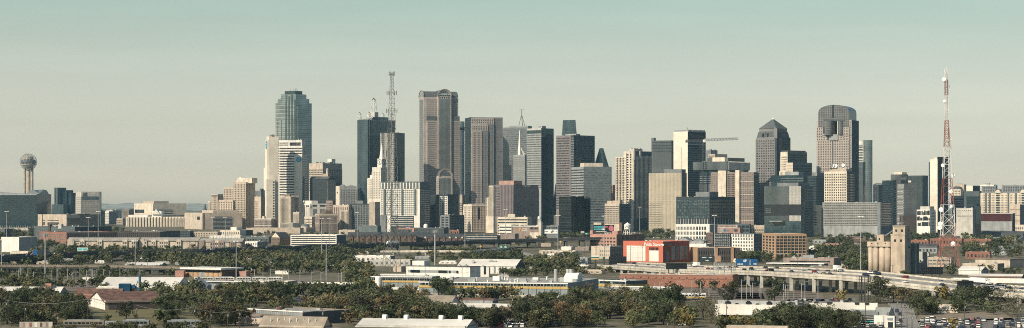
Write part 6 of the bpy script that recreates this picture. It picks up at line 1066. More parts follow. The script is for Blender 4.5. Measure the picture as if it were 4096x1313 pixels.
# yellow shops near the ramp
T = low('yellow-painted low shops with a cluttered roof, under the curving ramp', 2157, 2300, 2312, 1003, 1022, 10, 'cream', 'roof_tan', Y=2180, seed=6, plant=8); T.box('painted_wall', 'beige', 0, T.L * .4, -.3, 0, 0, T.H - .5); T.rows('F', T.H - 1, .3, n=1, frac=.5, cols=9, cf=.5, m='win')
T = low('dull grey flat-roofed workshop with a blank side, left of the green and yellow sign', 2252, 2350, 2365, 1032, 1056, 12, 'lgrey', 'roof_grey', Y=1960, seed=4, plant=4); T.panelq('F', 1, T.L * .3, 0, T.H * .7, 'charcoal', name='roller_door')
T = low('small white-walled shop with dark doors at the end of the ramp', 2190, 2228, 2240, 1015, 1040, 16, 'white', 'roof_tan', Y=2080, seed=4, plant=1); T.rows('F', T.H - 1, .3, n=1, frac=.7, cols=3, cf=.5, m='win_black')
low('pinkish flat roof with clutter behind the ramp, left of the pink brick loft', 2300, 2355, 2368, 988, 1003, 14, 'pinkstone', 'roof_tan', Y=2380, seed=9, plant=7); low('small white gabled workshop behind the yellow shops', 2245, 2285, 2295, 987, 1001, 14, 'white', 'roof_white', Y=2360, seed=3, plant=5)
# ================================================================== ROADS AND VIADUCTS
def norm2(path, i):
 a = Vector(path[max(0, i - 1)]).xy; b = Vector(path[min(len(path) - 1, i + 1)]).xy
 d = (b - a).normalized(); return Vector((-d.y, d.x))
def smooth(pts, k=6):
 out = []
 for i in range(len(pts) - 1):
  p0, p1, p2, p3 = (Vector(pts[max(0, i - 1)]), Vector(pts[i]), Vector(pts[i + 1]), Vector(pts[min(len(pts) - 1, i + 2)]))
  for j in range(k):
   t = j / k; out.append(0.5 * ((2 * p1) + (p2 - p0) * t + (2 * p0 - 5 * p1 + 4 * p2 - p3) * t * t + (3 * p1 - p0 - 3 * p2 + p3) * t ** 3))
 return out + [Vector(pts[-1])]
def ribbon(mb, path, o0, o1, z0, z1, m=0, dz=0.0):
 """strip between offsets o0..o1 from the path; z0/z1 relative height (a closed section)"""
 sec = []
 for i, p in enumerate(path):
  n = norm2(path, i); a, b = p.xy + n * o0, p.xy + n * o1
  sec.append([(a.x, a.y, p.z + z0 + dz * o0), (b.x, b.y, p.z + z0 + dz * o1), (b.x, b.y, p.z + z1 + dz * o1), (a.x, a.y, p.z + z1 + dz * o0)])
 for s0, s1 in zip(sec, sec[1:]):
  for i in range(4):
   j = (i + 1) % 4
   mb.poly([s0[i], s0[j], s1[j], s1[i]], m)
 mb.poly(sec[0], m); mb.poly(sec[-1][::-1], m)
def viaduct(label, pts, width, bank, mats, pier_every, pier_skip=(), name='viaduct', railing=False, pier_w=1.6, rows=2, girder=1.6, median=True):
 path = smooth(pts); base = Vector((path[len(path) // 2].x, path[len(path) // 2].y, 0))
 t = empty(name, base, 0, label, 'viaduct'); path = [p - base for p in path]
 gird, top, par, pier = mats
 mb = MB(); ribbon(mb, path, 0, width, -girder, -.02, 0, bank); mb.build('deck', gird, t)
 mb = MB(); ribbon(mb, path, .4, width - .4, -.02, .03, 0, bank); mb.build('road_surface', top, t)
 mb = MB(); ribbon(mb, path, -.25, .35, -.5, 1.05, 0, bank); mb.build('parapet', par, t)
 mb = MB(); ribbon(mb, path, width - .35, width + .25, -.5, 1.05, 0, bank); mb.build('parapet', par, t)
 if median:
  mb = MB(); ribbon(mb, path, width * .5 - .3, width * .5 + .3, 0, 1.0, 0, bank); mb.build('median_barrier', par, t)
  for k in range(1, 8):
   if k == 4: continue
   mb = MB(); ribbon(mb, path, width * k / 8 - .08, width * k / 8 + .08, .035, .045, 0, bank); mb.build('lane_line', 'white_paint', t)
 if railing:
  for i in range(len(path) - 1):
   for q in range(3):
    p = path[i].lerp(path[i + 1], q / 3); 
    mb = MB(); mb.box(p.x - .3, p.x + .3, p.y - .2, p.y + .3, p.z + .6, p.z + 1.9); mb.build('railing_post', par, t)
 acc = pier_every * .5; n = 0
 for i in range(len(path) - 1):
  seg = (path[i + 1] - path[i]).length; acc += seg
  if acc >= pier_every:
   acc -= pier_every; n += 1
   p = path[i]; nn = norm2(path, i); g = gz(p.y + base.y)
   if p.z - g < 3: continue
   mb = MB(); a, b = p.xy + nn * .6, p.xy + nn * (width - .6); mb.beam((a.x, a.y, p.z - girder - .9), (b.x, b.y, p.z - girder - .9 + bank * width), 1.8); mb.build('pier_cap', pier, t)
   for q in range(rows):
    c = p.xy + nn * (1.2 + (width - 2.4) * q / max(1, rows - 1)); mb = MB(); mb.box(c.x - pier_w / 2, c.x + pier_w / 2, c.y - pier_w / 2, c.y + pier_w / 2, g - 1, p.z - girder - .8 + bank * (1 + (width - 2.4) * q / max(1, rows - 1))); mb.build('pier', pier, t)
 return t, [p + base for p in path]
def deckpt(px, py, z): Y = (CH - z) * F / (py - HY); return ((px - CX) * Y / F, Y, z)
F3 = [deckpt(*q) for q in ((2390, 1063, 4), (2535, 1072, 6), (2666, 1080, 7.5), (2870, 1085, 9.5), (3040, 1090, 11), (3186, 1099, 11.8), (3396, 1111, 11), (3623, 1138, 8), (3827, 1160, 6.5), (4000, 1174, 5.5), (4200, 1186, 5))]
VR, PR = viaduct('pale concrete freeway viaduct full of traffic, curving on tall piers at the right', F3, 37, .055, ('lconcrete', 'road_conc', 'parapet', 'lconcrete'), 26, pier_w=2.0, rows=3, girder=2.2)
F2 = [deckpt(*q) for q in ((-150, 1044, 8), (0, 1034, 8), (300, 1016, 8.5), (600, 1008, 9), (855, 1003, 9.5), (1100, 995, 10), (1400, 983, 10), (1700, 974, 11), (2100, 962, 13), (2300, 955, 15), (2520, 948, 17))]
VL, PL = viaduct('long dark elevated freeway crossing behind the trees from the left to the centre', F2, 30, .01, ('viaduct_shade', 'road_conc', 'viaduct_shade', 'viaduct_shade'), 34, rows=2, girder=2.6)
F4 = [deckpt(*q) for q in ((1520, 1007, 5.5), (1640, 1006, 6), (1760, 1006, 6.5), (1880, 1007, 6.5), (1960, 1004, 6), (2010, 996, 5), (2060, 988, 5))]
VS, PS = viaduct('thin pale curved ramp passing under the dark elevated freeway', F4, 9, 0, ('concrete', 'road_conc', 'parapet', 'lconcrete'), 38, rows=1, girder=1.2, median=False)
F5 = [deckpt(*q) for q in ((-80, 1066, 6), (90, 1066, 6), (240, 1067, 6), (430, 1068, 6), (600, 1071, 6), (760, 1075, 6))]
VT, PT = viaduct('old dark railway viaduct with a posted parapet, crossing the left midground', F5, 10, 0, ('viaduct_shade', 'ballast', 'tan_dark', 'viaduct_shade'), 16, rows=2, railing=True, girder=1.8, median=False, pier_w=1.3)
def road(name, pts, w, m, kerb=True):
 path = smooth(pts, 5); mb = MB(); ribbon(mb, path, -w / 2, w / 2, -.3, .05); tag(mb.build(name, m), kind='structure')
 if kerb:
  for s in (-1, 1):
   mb = MB(); ribbon(mb, path, s * w / 2 - .15 if s < 0 else s * w / 2, s * w / 2 if s < 0 else s * w / 2 + .15, -.3, .14); tag(mb.build('kerb', 'lconcrete'), kind='structure')
 return path
gp = lambda px, py, dz=.1: tuple(G(px, py) + Vector((0, 0, dz)))
road('side_street', [gp(3640, 1330), gp(3625, 1290), gp(3618, 1265), gp(3612, 1240), gp(3590, 1215)], 11, 'road_conc')
road('ramp_road', [gp(2130, 1055), gp(2160, 1042), gp(2145, 1028), gp(2100, 1015), gp(2060, 1004)], 10, 'road_conc')
road('far_street', [gp(2160, 1050), gp(2250, 1080), gp(2330, 1110)], 8, 'asphalt')
def lot(name, corners, m):
 mb = MB(); mb.poly([tuple(G(*c) + Vector((0, 0, .06))) for c in corners]); tag(mb.build(name, m), kind='structure')
lot('car_park', [(3670, 1285), (4120, 1270), (4180, 1345), (3660, 1345)], 'parking'); lot('car_park', [(3130, 1228), (3440, 1222), (3420, 1196), (3150, 1198)], 'parking'); lot('car_park', [(1870, 1320), (2100, 1320), (2130, 1275), (1880, 1280)], 'parking'); lot('car_park', [(3380, 1340), (3600, 1340), (3590, 1300), (3400, 1300)], 'parking')
lot('meadow', [(190, 1288), (820, 1288), (760, 1232), (240, 1245)], 'grass'); lot('rail_yard', [(2660, 1205), (3300, 1205), (3280, 1150), (2720, 1155)], 'ballast'); lot('grass_field', [(2940, 1197), (3060, 1197), (3050, 1173), (2950, 1173)], 'grass'); lot('grass_field', [(1690, 1065), (1900, 1065), (1890, 1025), (1740, 1030)], 'grass'); lot('dirt_yard', [(3660, 1290), (4060, 1280), (4000, 1245), (3680, 1255)], 'dirt'); lot('car_park', [(1080, 1215), (1420, 1215), (1400, 1180), (1120, 1180)], 'parking')
lot('rail_yard', [(0, 1165), (420, 1165), (400, 1120), (0, 1125)], 'ballast'); lot('rail_yard', [(700, 1150), (1250, 1150), (1250, 1110), (720, 1118)], 'ballast')
for i, (a, b) in enumerate((((2690, 1201), (3260, 1190)), ((2690, 1196), (3260, 1180)), ((2700, 1188), (3270, 1172)), ((2720, 1178), (3250, 1164)))):
 pa, pb = G(*a), G(*b); d = (pb - pa).normalized(); n = Vector((-d.y, d.x, 0))
 t = empty('railway_track', (pa + pb) / 2, 0, 'pair of rails in the yard under the freeway, ' + ('nearest the camera', 'second from the camera', 'third from the camera', 'farthest from the camera')[i], 'railway track', 'tracks in the rail yard'); c = (pa + pb) / 2
 for s in (-.72, .72): mb = MB(); mb.beam(pa - c + n * s + Vector((0, 0, .25)), pb - c + n * s + Vector((0, 0, .25)), .16); mb.build('rail', 'rail', t)
 mb = MB(); mb.poly([tuple(pa - c + n * k + Vector((0, 0, .12))) for k in (-1.4, 1.4)] + [tuple(pb - c + n * k + Vector((0, 0, .12))) for k in (1.4, -1.4)]); mb.build('sleeper_bed', 'wood', t)
# ================================================================== FOREGROUND BUILDINGS
# --- depot with the yellow stripe
T = low('long grey maintenance depot with a yellow stripe under a black ribbon of windows', 1676, 2270, 2394, 1134, 1192, 14, 'depot_grey', 'roof_gravel', 'depot_grey', 'depot', 'depot', plant=0)
u, v = T.u, T.v; T.rows('F', T.z(1137), T.z(1147), n=1, frac=.8, m='win_black', name='window_band', u=(1, u(2262))); T.cols('F', T.z(1137), T.z(1147), 44, .1, 'offwhite', u=(1, u(2262)), d=.25, name='mullion'); T.box('yellow_stripe', 'yellow', 0, T.L + .2, -.3, 0, T.z(1157), T.z(1148.5)); T.box('white_base', 'offwhite', 0, T.L, -.35, 0, -1, T.z(1181)); T.cols('F', T.H - .6, 0, 18, .02, 'offwhite', rib=.45); T.box('roof_edge', 'white_paint', -.2, T.L + .3, -.5, .3, T.H - .5, T.H + .2)
T.panelq('R', 4, T.R * .75, 0, T.z(1152), 'win_black', name='bay_opening'); T.cols('R', T.z(1152), 0, 6, .12, 'depot_grey', u=(4, T.R * .75), rib=.5, name='bay_post')
r = random.Random(3)
for i in range(26):
 x_, y_ = r.uniform(.03, .97) * T.L, r.uniform(.08, .9) * T.R; k = r.random(); mb = MB()
 if k < .45: mb.cyl(x_, y_, T.H - .9, T.H + r.uniform(.8, 1.6), .7, .5, 8); mb.cyl(x_, y_, T.H + 1.4, T.H + 1.7, 1.1, .2, 8)
 else: w_ = r.uniform(2, 5); mb.box(x_, x_ + w_, y_, y_ + r.uniform(2, 4), T.H - .9, T.H + r.uniform(.8, 2.4))
 T.add(mb, 'roof_vent' if k < .45 else 'roof_unit', ['white_paint' if k < .6 else 'galv'])
for px_ in (2300, 2345, 2358): mb = MB(); mb.cyl(v and T.L * .8 + (px_ - 2300) * .18, T.R * .55, T.H - .9, T.H + 7.5, 1.3, n=10); T.add(mb, 'exhaust_stack', 'galv')
mb = MB(); mb.extr([(T.R * .45, T.H - .8), (T.R * .45, T.H + 3), (T.R * .5, T.H + 5), (T.R * .6, T.H + 5), (T.R * .6, T.H - .8)], 'x', T.L * .88, T.L * .97); T.add(mb, 'roof_hood', 'white_paint')
T = low('left annexe of the grey depot with yellow stripe and a tank at its corner', 1484, 1728, 1760, 1108, 1160, 14, 'depot_grey', 'roof_gravel', 'lgrey', 'depot', 'depot', plant=4, seed=5); u = T.u
T.rows('F', T.z(1114), T.z(1123), n=1, frac=.85, m='win_black', u=(1, T.L - 1)); T.cols('F', T.z(1114), T.z(1123), 24, .1, 'offwhite', u=(1, T.L - 1), d=.25, name='mullion'); T.box('yellow_stripe', 'yellow', 0, T.L + .2, -.3, 0, T.z(1131), T.z(1124)); T.box('white_base', 'white', 0, T.L, -.35, 0, -1, T.z(1150)); T.cols('F', T.H - .4, 0, 8, .02, 'offwhite', rib=.45); T.box('roof_edge', 'white_paint', -.2, T.L + .2, -.5, .3, T.H - .4, T.H + .2)
c = G(1514, 1163); t = empty('storage_tank', c, 0, 'white vertical storage tank at the left end of the striped depot', 'tank'); mb = MB(); mb.cyl(0, 0, .8, 9, 2.3, n=14); mb.lathe(0, 0, [(2.3, 9), (1.4, 9.8), (.1, 10)], 14); mb.build('tank_body', 'white_paint', t); mb = MB(); [mb.box(a - .15, a + .15, b - .15, b + .15, 0, .9) for a in (-1.5, 1.5) for b in (-1.5, 1.5)]; mb.build('stand', 'galv', t); mb = MB(); mb.beam((2.5, 0, .3), (2.5, 0, 10.5), .3); mb.build('ladder', 'galv', t)
T = low('small far wing of the depot with yellow stripe and two window groups', 2395, 2504, 2590, 1124, 1158, 42, 'depot_grey', 'roof_gravel', 'slate', 'depot', 'depot', plant=5, seed=8); T.rows('F', T.z(1128), T.z(1138), n=1, frac=.8, m='win_black', u=(1, T.L * .42)); T.rows('F', T.z(1128), T.z(1138), n=1, frac=.8, m='win_black', u=(T.L * .52, T.L - 1)); T.box('yellow_stripe', 'yellow', 0, T.L + .25, -.3, .2, T.z(1150), T.z(1141)); T.box('yellow_stripe', 'yellow', T.L, T.L + .25, .3, T.R, T.z(1150), T.z(1141)); T.box('roof_edge', 'white_paint', -.2, T.L + .3, -.4, .3, T.H - .5, T.H + .2)
T = low('long low white corrugated wall building with a dark right end', 2434, 2700, 2720, 1150, 1207, 16, 'corrugated', 'roof_gravel', 'charcoal', 'workshop', 'workshop', plant=2, seed=2); T.box('roof_edge', 'white_paint', -.1, T.L + .1, -.3, .2, T.H - .3, T.H + .3)  # right wall is plain charcoal
T = low('white two-storey block with a dark window strip, behind the depot', 1625, 1880, 1922, 1068, 1122, 30, 'white', 'roof_gravel', 'white', 'office building', 'office_building', plant=7, seed=5); u = T.u
T.rows('F', T.z(1083), T.z(1095), n=1, frac=.9, m='lgrey', u=(u(1633), u(1832))); 
for a_, b_ in ((1642, 1680), (1754, 1790), (1796, 1803), (1826, 1834)): T.panelq('F', u(a_), u(b_), T.z(1095), T.z(1084), 'win_black', d=.3, name='window')
T.rows('F', T.H, T.z(1110), n=1, frac=.02, m='lgrey', d=.2, name='joint'); T.rows('R', T.z(1083), T.z(1096), n=2, frac=.06, m='lgrey', name='joint'); T.cols('F', T.H, 0, 5, .012, 'lgrey', d=.2, name='joint'); T.box('roof_edge', 'slate', -.3, T.L + .3, -.4, T.R, T.H - .2, T.H + .25); T.box('stair_house', 'white', u(1636), u(1684), 5, 14, T.H - 1, T.z(1048))
T = low('white annexe box continuing right behind the two-storey white block', 1915, 1956, 1961, 1070, 1108, 16, 'white', 'roof_gravel', plant=4, seed=6); T.panelq('F', T.L * .5, T.L * .7, 2, 9, 'win_black', name='door')
T = low('long white gabled warehouse with a weathered pale roof and dark gable end', 1830, 2062, 2100, 1062, 1096, 16, 'white_siding', 'roof_white', 'slate', 'warehouse', 'warehouse', plant=0); gable(T, 0, T.L, 0, T.R, T.H - .7, 5.5, 'x', 'roof_white', 'slate'); T.cols('F', T.H - 1, .5, 10, .3, 'lgrey', name='louvre'); T.plant(4, z=T.H + 2, seed=4)
T = low('low grey lean-to roof left of the two-storey white block', 1520, 1622, 1628, 1097, 1112, 12, 'white', 'slate', Y=None, plant=0)
T = low('white flat-roofed sheds below the ramp, behind the grey lattice mast', 1404, 1560, 1580, 1024, 1050, 12, 'white', 'roof_white', 'grey', 'warehouse', 'warehouse', plant=4, seed=3); T.rows('F', T.H - 1, .5, n=1, frac=.4, cols=8, cf=.5, m='win_grey')
T = low('second white flat-roofed shed right of the grey lattice mast', 1475, 1640, 1655, 1040, 1066, 12, 'offwhite', 'roof_white', 'grey', 'warehouse', 'warehouse', plant=5, seed=7); T.rows('F', T.H - 1, .5, n=1, frac=.4, cols=8, cf=.5, m='win_grey')
T = low('small mission-style tan building with a curved gable beside the mast foot', 1572, 1605, 1622, 1066, 1088, 30, 'tan', 'roof_tan', plant=1); mb = MB(); mb.extr([(T.L * .2, T.H)] + [(T.L * .5 - T.L * .25 * math.cos(math.pi * i / 8), T.H + 1.2 + 2.2 * math.sin(math.pi * i / 8)) for i in range(9)] + [(T.L * .8, T.H)], 'y', -.2, .4); T.add(mb, 'curved_gable', 'tan')
# --- red brick long wall building behind the yard
T = low('long low red brick warehouse with pale flat roof and rooftop units, behind the rail yard', 2480, 2930, 2952, 1100, 1152, 12, 'brick_red', 'roof_gravel', 'brick_red', 'warehouse', 'warehouse', plant=16, seed=12); T.rows('F', T.H - 2, T.H - 3.4, n=1, frac=.5, cols=14, cf=.2, m='brick_dark'); T.box('coping', 'lconcrete', -.2, T.L + .2, -.3, .3, T.H - .4, T.H + .15)
# --- left brick shed, long clerestory workshop
T = low('orange brick station shed with thick white flat roofs and a loading band', 740, 886, 964, 1075, 1112, 40, 'brick_tan', 'roof_white', 'brick_brown', 'shed', 'brick_shed', plant=6, seed=4); T.box('roof_slab', 'white', -3, T.L + 2, -3, T.R + 1, T.H - 1, T.H + .4); T.rows('F', T.H - 1.6, T.H - 3.6, n=1, frac=.8, m='win_black', u=(1, T.L - 1)); T.cols('F', T.H - 1, 0, 7, .03, 'wood', rib=.5); T.panelq('F', T.L * .4, T.L * .55, 0, 4.2, 'lgrey', name='roller_door')
T = low('brick-coloured boxy shed to the left of the orange brick station shed', 700, 735, 742, 1083, 1110, 14, 'brick_pink', plant=0); T = low('small brick block right of the orange brick station shed', 955, 985, 1000, 1086, 1110, 30, 'brick_pink', plant=0)
T = low('small house with a bright yellow wall and grey gable, right of the brick sheds', 993, 1020, 1028, 1081, 1096, 14, 'yellow', 'shingle', cat='house', name='house', plant=0); gable(T, 0, T.L, 0, T.R, T.H - .7, 4, 'y', 'roof_grey', 'white')
T = low('long pale workshop with a band of black windows and a grey blank right end', 890, 1150, 1188, 1127, 1160, 16, 'offwhite', 'roof_gravel', 'lgrey', 'workshop', 'workshop', plant=6, seed=6); T.rows('F', T.H - 1.4, 1.2, n=2, frac=.82, cols=7, cf=.92, m='win_black', u=(T.L * .12, T.L * .86)); T.box('left_lean_to', 'lgrey', -34, 0, 1, T.R, -1, T.H * .9); T.box('roof_edge', 'white', -34, T.L + .3, -.5, .4, T.H - .5, T.H + .15)
T = low('pale grey gabled shed left of the long workshop', 750, 830, 846, 1140, 1166, 14, 'lgrey', 'roof_grey', cat='shed', name='shed', plant=0); gable(T, 0, T.L, 0, T.R, T.H - .7, 4.6, 'y', 'galv', 'lgrey')
T = low('huge white low-pitched warehouse roof at left centre, behind the blue dust collector', 392, 700, 780, 1146, 1172, 14, 'white', 'roof_white', 'white', 'warehouse', 'warehouse', plant=0); gable(T, 0, T.L, 0, T.R * .8, T.H - .8, 6.2, 'x', 'roof_white', 'white'); T.rows('F', T.H - 1, .5, n=1, frac=.4, cols=8, cf=.3, m='lgrey')
T = low('wide low white roof with hip slopes beyond the railway viaduct at left', 496, 640, 668, 1060, 1078, 12, 'lgrey', 'roof_white', plant=3, seed=2); gable(T, 0, T.L, 0, T.R, T.H - .7, 2.6, 'x', 'roof_white', 'lgrey')
# --- rust-roofed sheds
T = low('long rust-roofed shed with a bright white gable end facing the camera', 360, 420, 650, 1204, 1240, 79, 'white', 'roof_rust', 'tan_dark', 'shed', 'shed', plant=0); gable(T, 0, T.L, 0, T.R, T.H - .7, 5, 'y', 'roof_rust', 'white', .8); T.panelq('R', 2, T.R * .9, .3, T.H - 1.5, 'brick_dark', name='open_side'); T.box('porch', 'white', 1, 4, -4, 0, 0, 4)
T = low('second rusty red shed roof behind the white gable end', 300, 480, 500, 1178, 1208, 14, 'brick_pink', 'roof_rust', cat='shed', name='shed', plant=0); gable(T, 0, T.L, 0, T.R, T.H - .7, 4, 'x', 'roof_rust', 'brick_pink')
T = low('low pinkish clay roof among the trees, left of the pale gabled shed', 734, 870, 885, 1172, 1190, 12, 'brick_pink', 'roof_terra', cat='shed', name='shed', plant=0); gable(T, 0, T.L, 0, T.R, T.H - .7, 2.5, 'x', 'roof_terra', 'brick_pink')
T = low('wide white roofed warehouse with a square brick chimney at the lower left', -80, 230, 275, 1178, 1200, 16, 'lgrey', 'roof_white', 'grey', 'warehouse', 'warehouse', plant=2, seed=3); gable(T, 0, T.L, 0, T.R, T.H - .7, 5, 'x', 'roof_white', 'lgrey'); mb = MB(); mb.box(T.u(167), T.u(189), 8, 11, T.H, T.z(1137)); T.add(mb, 'chimney', 'brick_pink'); mb = MB(); mb.box(T.u(69), T.u(81), 6, 8, T.H, T.z(1146)); T.add(mb, 'chimney', 'white')
# --- blue dust collector
c = G(520, 1172); t = empty('dust_collector', c, 0, 'bright blue ribbed dust collector tank with a tall blue exhaust pipe', 'dust collector'); s_ = c.y / F
mb = MB(); mb.box(-42 * s_, 2 * s_, -3, 3, 1.2, 37 * s_); mb.build('hopper', 'blue', t)
for k in range(12): mb = MB(); x_ = (-41 + 3.8 * k) * s_; mb.box(x_, x_ + .25, -3.3, -3, 1.2, 37 * s_); mb.build('rib', 'blue', t)
mb = MB(); mb.extr([(2 * s_, 4), (2 * s_, 30 * s_), (16 * s_, 34 * s_), (22 * s_, 26 * s_), (22 * s_, 3)], 'y', -2, 2); mb.build('duct', 'blue', t)
mb = MB(); mb.cyl(39 * s_, 0, 0, 70 * s_, 4.8 * s_, n=14); mb.build('exhaust_pipe', 'blue', t); mb = MB(); mb.cyl(39 * s_, 0, 27 * s_, 29 * s_, 6.8 * s_, n=14); mb.build('pipe_collar', 'yellow', t)
for x_ in (-38, -2): mb = MB(); mb.box(x_ * s_, x_ * s_ + .4, -2.5, 2.5, 0, 1.3); mb.build('leg', 'blue', t)
# --- bottom-centre sheds
T = low('long white-roofed warehouse with a brick side wall at bottom centre', 1748, 2098, 2122, 1226, 1262, 20, 'offwhite', 'roof_white', 'brick_brown', 'warehouse', 'warehouse', plant=5, seed=3); gable(T, 0, T.L, 0, T.R, T.H - .8, 1.8, 'x', 'roof_white', 'offwhite'); T.box('brick_end', 'brick_brown', T.L * .72, T.L + .3, -.4, T.R, 0, T.H - .4); T.box('dock_canopy', 'white', T.L * .6, T.L * .8, -6, 0, T.H - 2, T.H - 1.6)
T = low('grey gabled shed front left of the long white-roofed warehouse', 1702, 1775, 1800, 1240, 1258, 24, 'slate', 'roof_white', 'lgrey', 'shed', 'shed', plant=0); gable(T, 0, T.L, 0, T.R, T.H - .7, 3.4, 'y', 'roof_white', 'slate')
T = low('weathered brown-roofed shed behind the grey gable', 1660, 1800, 1840, 1212, 1240, 20, 'offwhite', 'roof_tan', 'offwhite', 'shed', 'shed', plant=0); gable(T, 0, T.L, 0, T.R, T.H - .7, 4.5, 'x', 'roof_tan', 'white')
T = low('rust-red quonset hut with an arched roof behind the white-roofed warehouse', 1852, 1970, 1992, 1204, 1220, 18, 'lgrey', 'roof_rust', cat='quonset hut', name='quonset_hut', plant=0); mb = MB(); mb.extr([(T.R / 2 - T.R / 2 * math.cos(math.pi * i / 12), T.H - 1 + T.R * .22 * math.sin(math.pi * i / 12)) for i in range(13)], 'x', 0, T.L, 0, 1); T.add(mb, 'arched_roof', ['roof_rust', 'lgrey'])
T = low('near white roof with ridge vents along the bottom edge, left of centre', 1424, 1860, 1912, 1306, 1340, 14, 'offwhite', 'roof_white', None, 'warehouse', 'warehouse', plant=0); gable(T, 0, T.L, 0, T.R, T.H - .7, 3.2, 'x', 'roof_white', 'offwhite')
for px_ in (1508, 1595, 1737, 1815): mb = MB(); x_ = T.u(px_); mb.box(x_ - .9, x_ + .9, T.R * .45, T.R * .6, T.H + 1, T.H + 3.6); mb.cyl(x_, T.R * .52, T.H + 3.6, T.H + 4.2, 1.4, 1.2, 8); T.add(mb, 'roof_vent', 'white_paint')
T = low('near brown shingled roof dotted with pipes at the bottom edge', 1039, 1290, 1326, 1306, 1340, 24, 'tan', 'roof_tan', None, 'building', 'low_building', plant=0); gable(T, 0, T.L, 0, T.R, T.H - .7, 4.8, 'x', 'roof_tan', 'tan')
for k in range(8): mb = MB(); x_ = T.L * (.15 + .1 * k); mb.cyl(x_, T.R * (.2 + .06 * (k % 3)), T.H, T.H + 3.4, .18, n=6); T.add(mb, 'vent_pipe', 'white_paint')
T = low('dark green workshop with a strip of pale clerestory windows', 985, 1212, 1400, 1248, 1300, 50, 'tan_dark', 'roof_gravel', 'slate', 'workshop', 'workshop', plant=3, seed=7); T.rows('F', T.z(1251), T.z(1266), n=1, frac=.95, m='lgrey', u=(T.L * .08, T.L - .5), name='clerestory'); T.cols('F', T.z(1251), T.z(1266), 26, .2, 'grey', u=(T.L * .08, T.L - .5), d=.3, name='mullion'); T.box('roof_edge', 'white', 0, T.L + .2, -.4, .4, T.H - .3, T.H + .25); T.box('canopy', 'lgrey', T.L * .05, T.L * .6, -9, -.2, T.z(1281), T.z(1278)); T.box('terrace_wall', 'tan', T.L * .1, T.L * .7, -12, -11, 0, 3)
c = G(1108, 1290); t = empty('rusty_tank', (c.x, c.y + 14, 0), 0, 'rusty brown roof tank on short legs behind the clerestory windows', 'tank'); zt_ = CH - (1228 - HY) * (c.y + 14) / F; mb = MB(); mb.cyl(0, 0, zt_ - 3, zt_, 2.2, n=12); mb.build('tank_body', 'roof_rust', t); mb = MB(); mb.cyl(0, 0, 0, zt_ - 3, .4, n=6); mb.build('post', 'roof_rust', t); mb = MB(); mb.cyl(0, 0, zt_ - 3.3, zt_ - 3, 2.7, n=12); mb.build('platform', 'wood', t)
# --- bottom right
T = low('big bright white warehouse wall under a grey ribbed roof, bottom right of centre', 2860, 3180, 3190, 1222, 1274, 12, 'white_siding', 'roof_grey', 'white', 'warehouse', 'warehouse', plant=0); T.box('roof_ridge', 'galv', 0, T.L, 6, T.R, T.H - 1, T.z(1208)); T.box('long_canopy', 'white', T.L * .02, T.L * .7, -7, 0, T.z(1262), T.z(1259)); r = random.Random(6)
for k in range(7): x_ = T.L * (.1 + .13 * k); T.box('roof_vent', 'black', x_, x_ + 2.6, 5 - 3 * (k % 2), 7 - 3 * (k % 2), T.H - .8 - 1.6 * (k % 2), T.H + 1.2 - 1.2 * (k % 2)); T.box('roof_vent', 'black', x_ + .7, x_ + 1.9, 4.8 - 3 * (k % 2), 7.2 - 3 * (k % 2), T.H + 1.0 - 1.2 * (k % 2), T.H + 1.7 - 1.2 * (k % 2))
T = low('second bright white warehouse wall with black roof vents, right of the first', 3224, 3400, 3415, 1222, 1276, 12, 'white_siding', 'roof_white', 'lgrey', 'warehouse', 'warehouse', plant=0); [T.box('roof_vent', 'black', T.L * q, T.L * q + 2.4, 3, 5, T.H - .8, T.H + 1.3) for q in (.15, .45, .62, .85)]; T.box('roof_strip', 'roof_white', 0, T.L, 3, T.R, T.H - .6, T.H + .6)
T = low('metal-clad depot with stacked grey shade louvres and a white office end', 3400, 3500, 3512, 1240, 1308, 14, 'lgrey', 'roof_white', 'grey', 'depot', 'metal_depot', plant=0); [T.box('louvre', 'sign_cyan' if k == 2 else 'galv', 0, T.L, -1.2, 0, T.z(1306 - k * 9), T.z(1303 - k * 9)) for k in range(5)]; T.box('upper_fascia', 'grey', 0, T.L + 2, -1.5, 2, T.z(1262), T.z(1246)); T.panelq('F', T.L * .25, T.L * .6, T.z(1300), T.z(1268), 'win_grey', name='window'); T.box('roof_strip', 'roof_white', -10, T.L, 5, T.R, T.H - .5, T.z(1215)); [T.box('roof_vent', 'black', T.L * q, T.L * q + 2, 4.5, 5, T.z(1222), T.z(1214)) for q in (.1, .5)]
T = low('white office front with a small blue sign and dark entrance, right of the louvred depot', 3496, 3578, 3584, 1264, 1312, 14, 'white', 'roof_grey', 'grey', 'office building', 'office_building', plant=0); T.box('blue_sign', 'lgrey', T.u(3550), T.u(3571), -.3, 0, T.z(1281), T.z(1272)); T.box('sign_writing', 'logo_blue', T.u(3552), T.u(3569), -.34, -.3, T.z(1278), T.z(1276)); T.panelq('F', T.u(3552), T.u(3572), 0, T.z(1289), 'win_black', name='entrance'); [T.panelq('F', T.u(q), T.u(q + 12), 0, T.z(1289), 'offwhite', name='door') for q in (3508, 3524)]; T.box('back_block', 'lgrey', 0, T.L * .86, 4, T.R, T.H - 2, T.z(1232)); mb = MB(); mb.extr([(T.L * .62, T.H - .5), (T.L * .8, T.H + 4), (T.L * .98, T.H - .5)], 'y', 2, T.R); T.add(mb, 'dark_gable', 'charcoal')
T = low('yellowish tarpaulin-roofed yard shelter among the trees at right', 3745, 3830, 3838, 1236, 1252, 12, 'cream', 'beige', cat='shelter', name='shelter', plant=0); gable(T, 0, T.L, 0, T.R * .5, T.H - .7, 3, 'x', 'beige', 'cream')
T = low('white retaining wall along the far side of the right freeway', 3803, 4110, 4116, 1117, 1134, 6, 'white', 'roof_white', cat='wall', name='retaining_wall', plant=0)
T = low('flat cream roof at the very bottom edge, right of centre', 2906, 3150, 3156, 1306, 1340, 10, 'tan', 'roof_tan', plant=0)
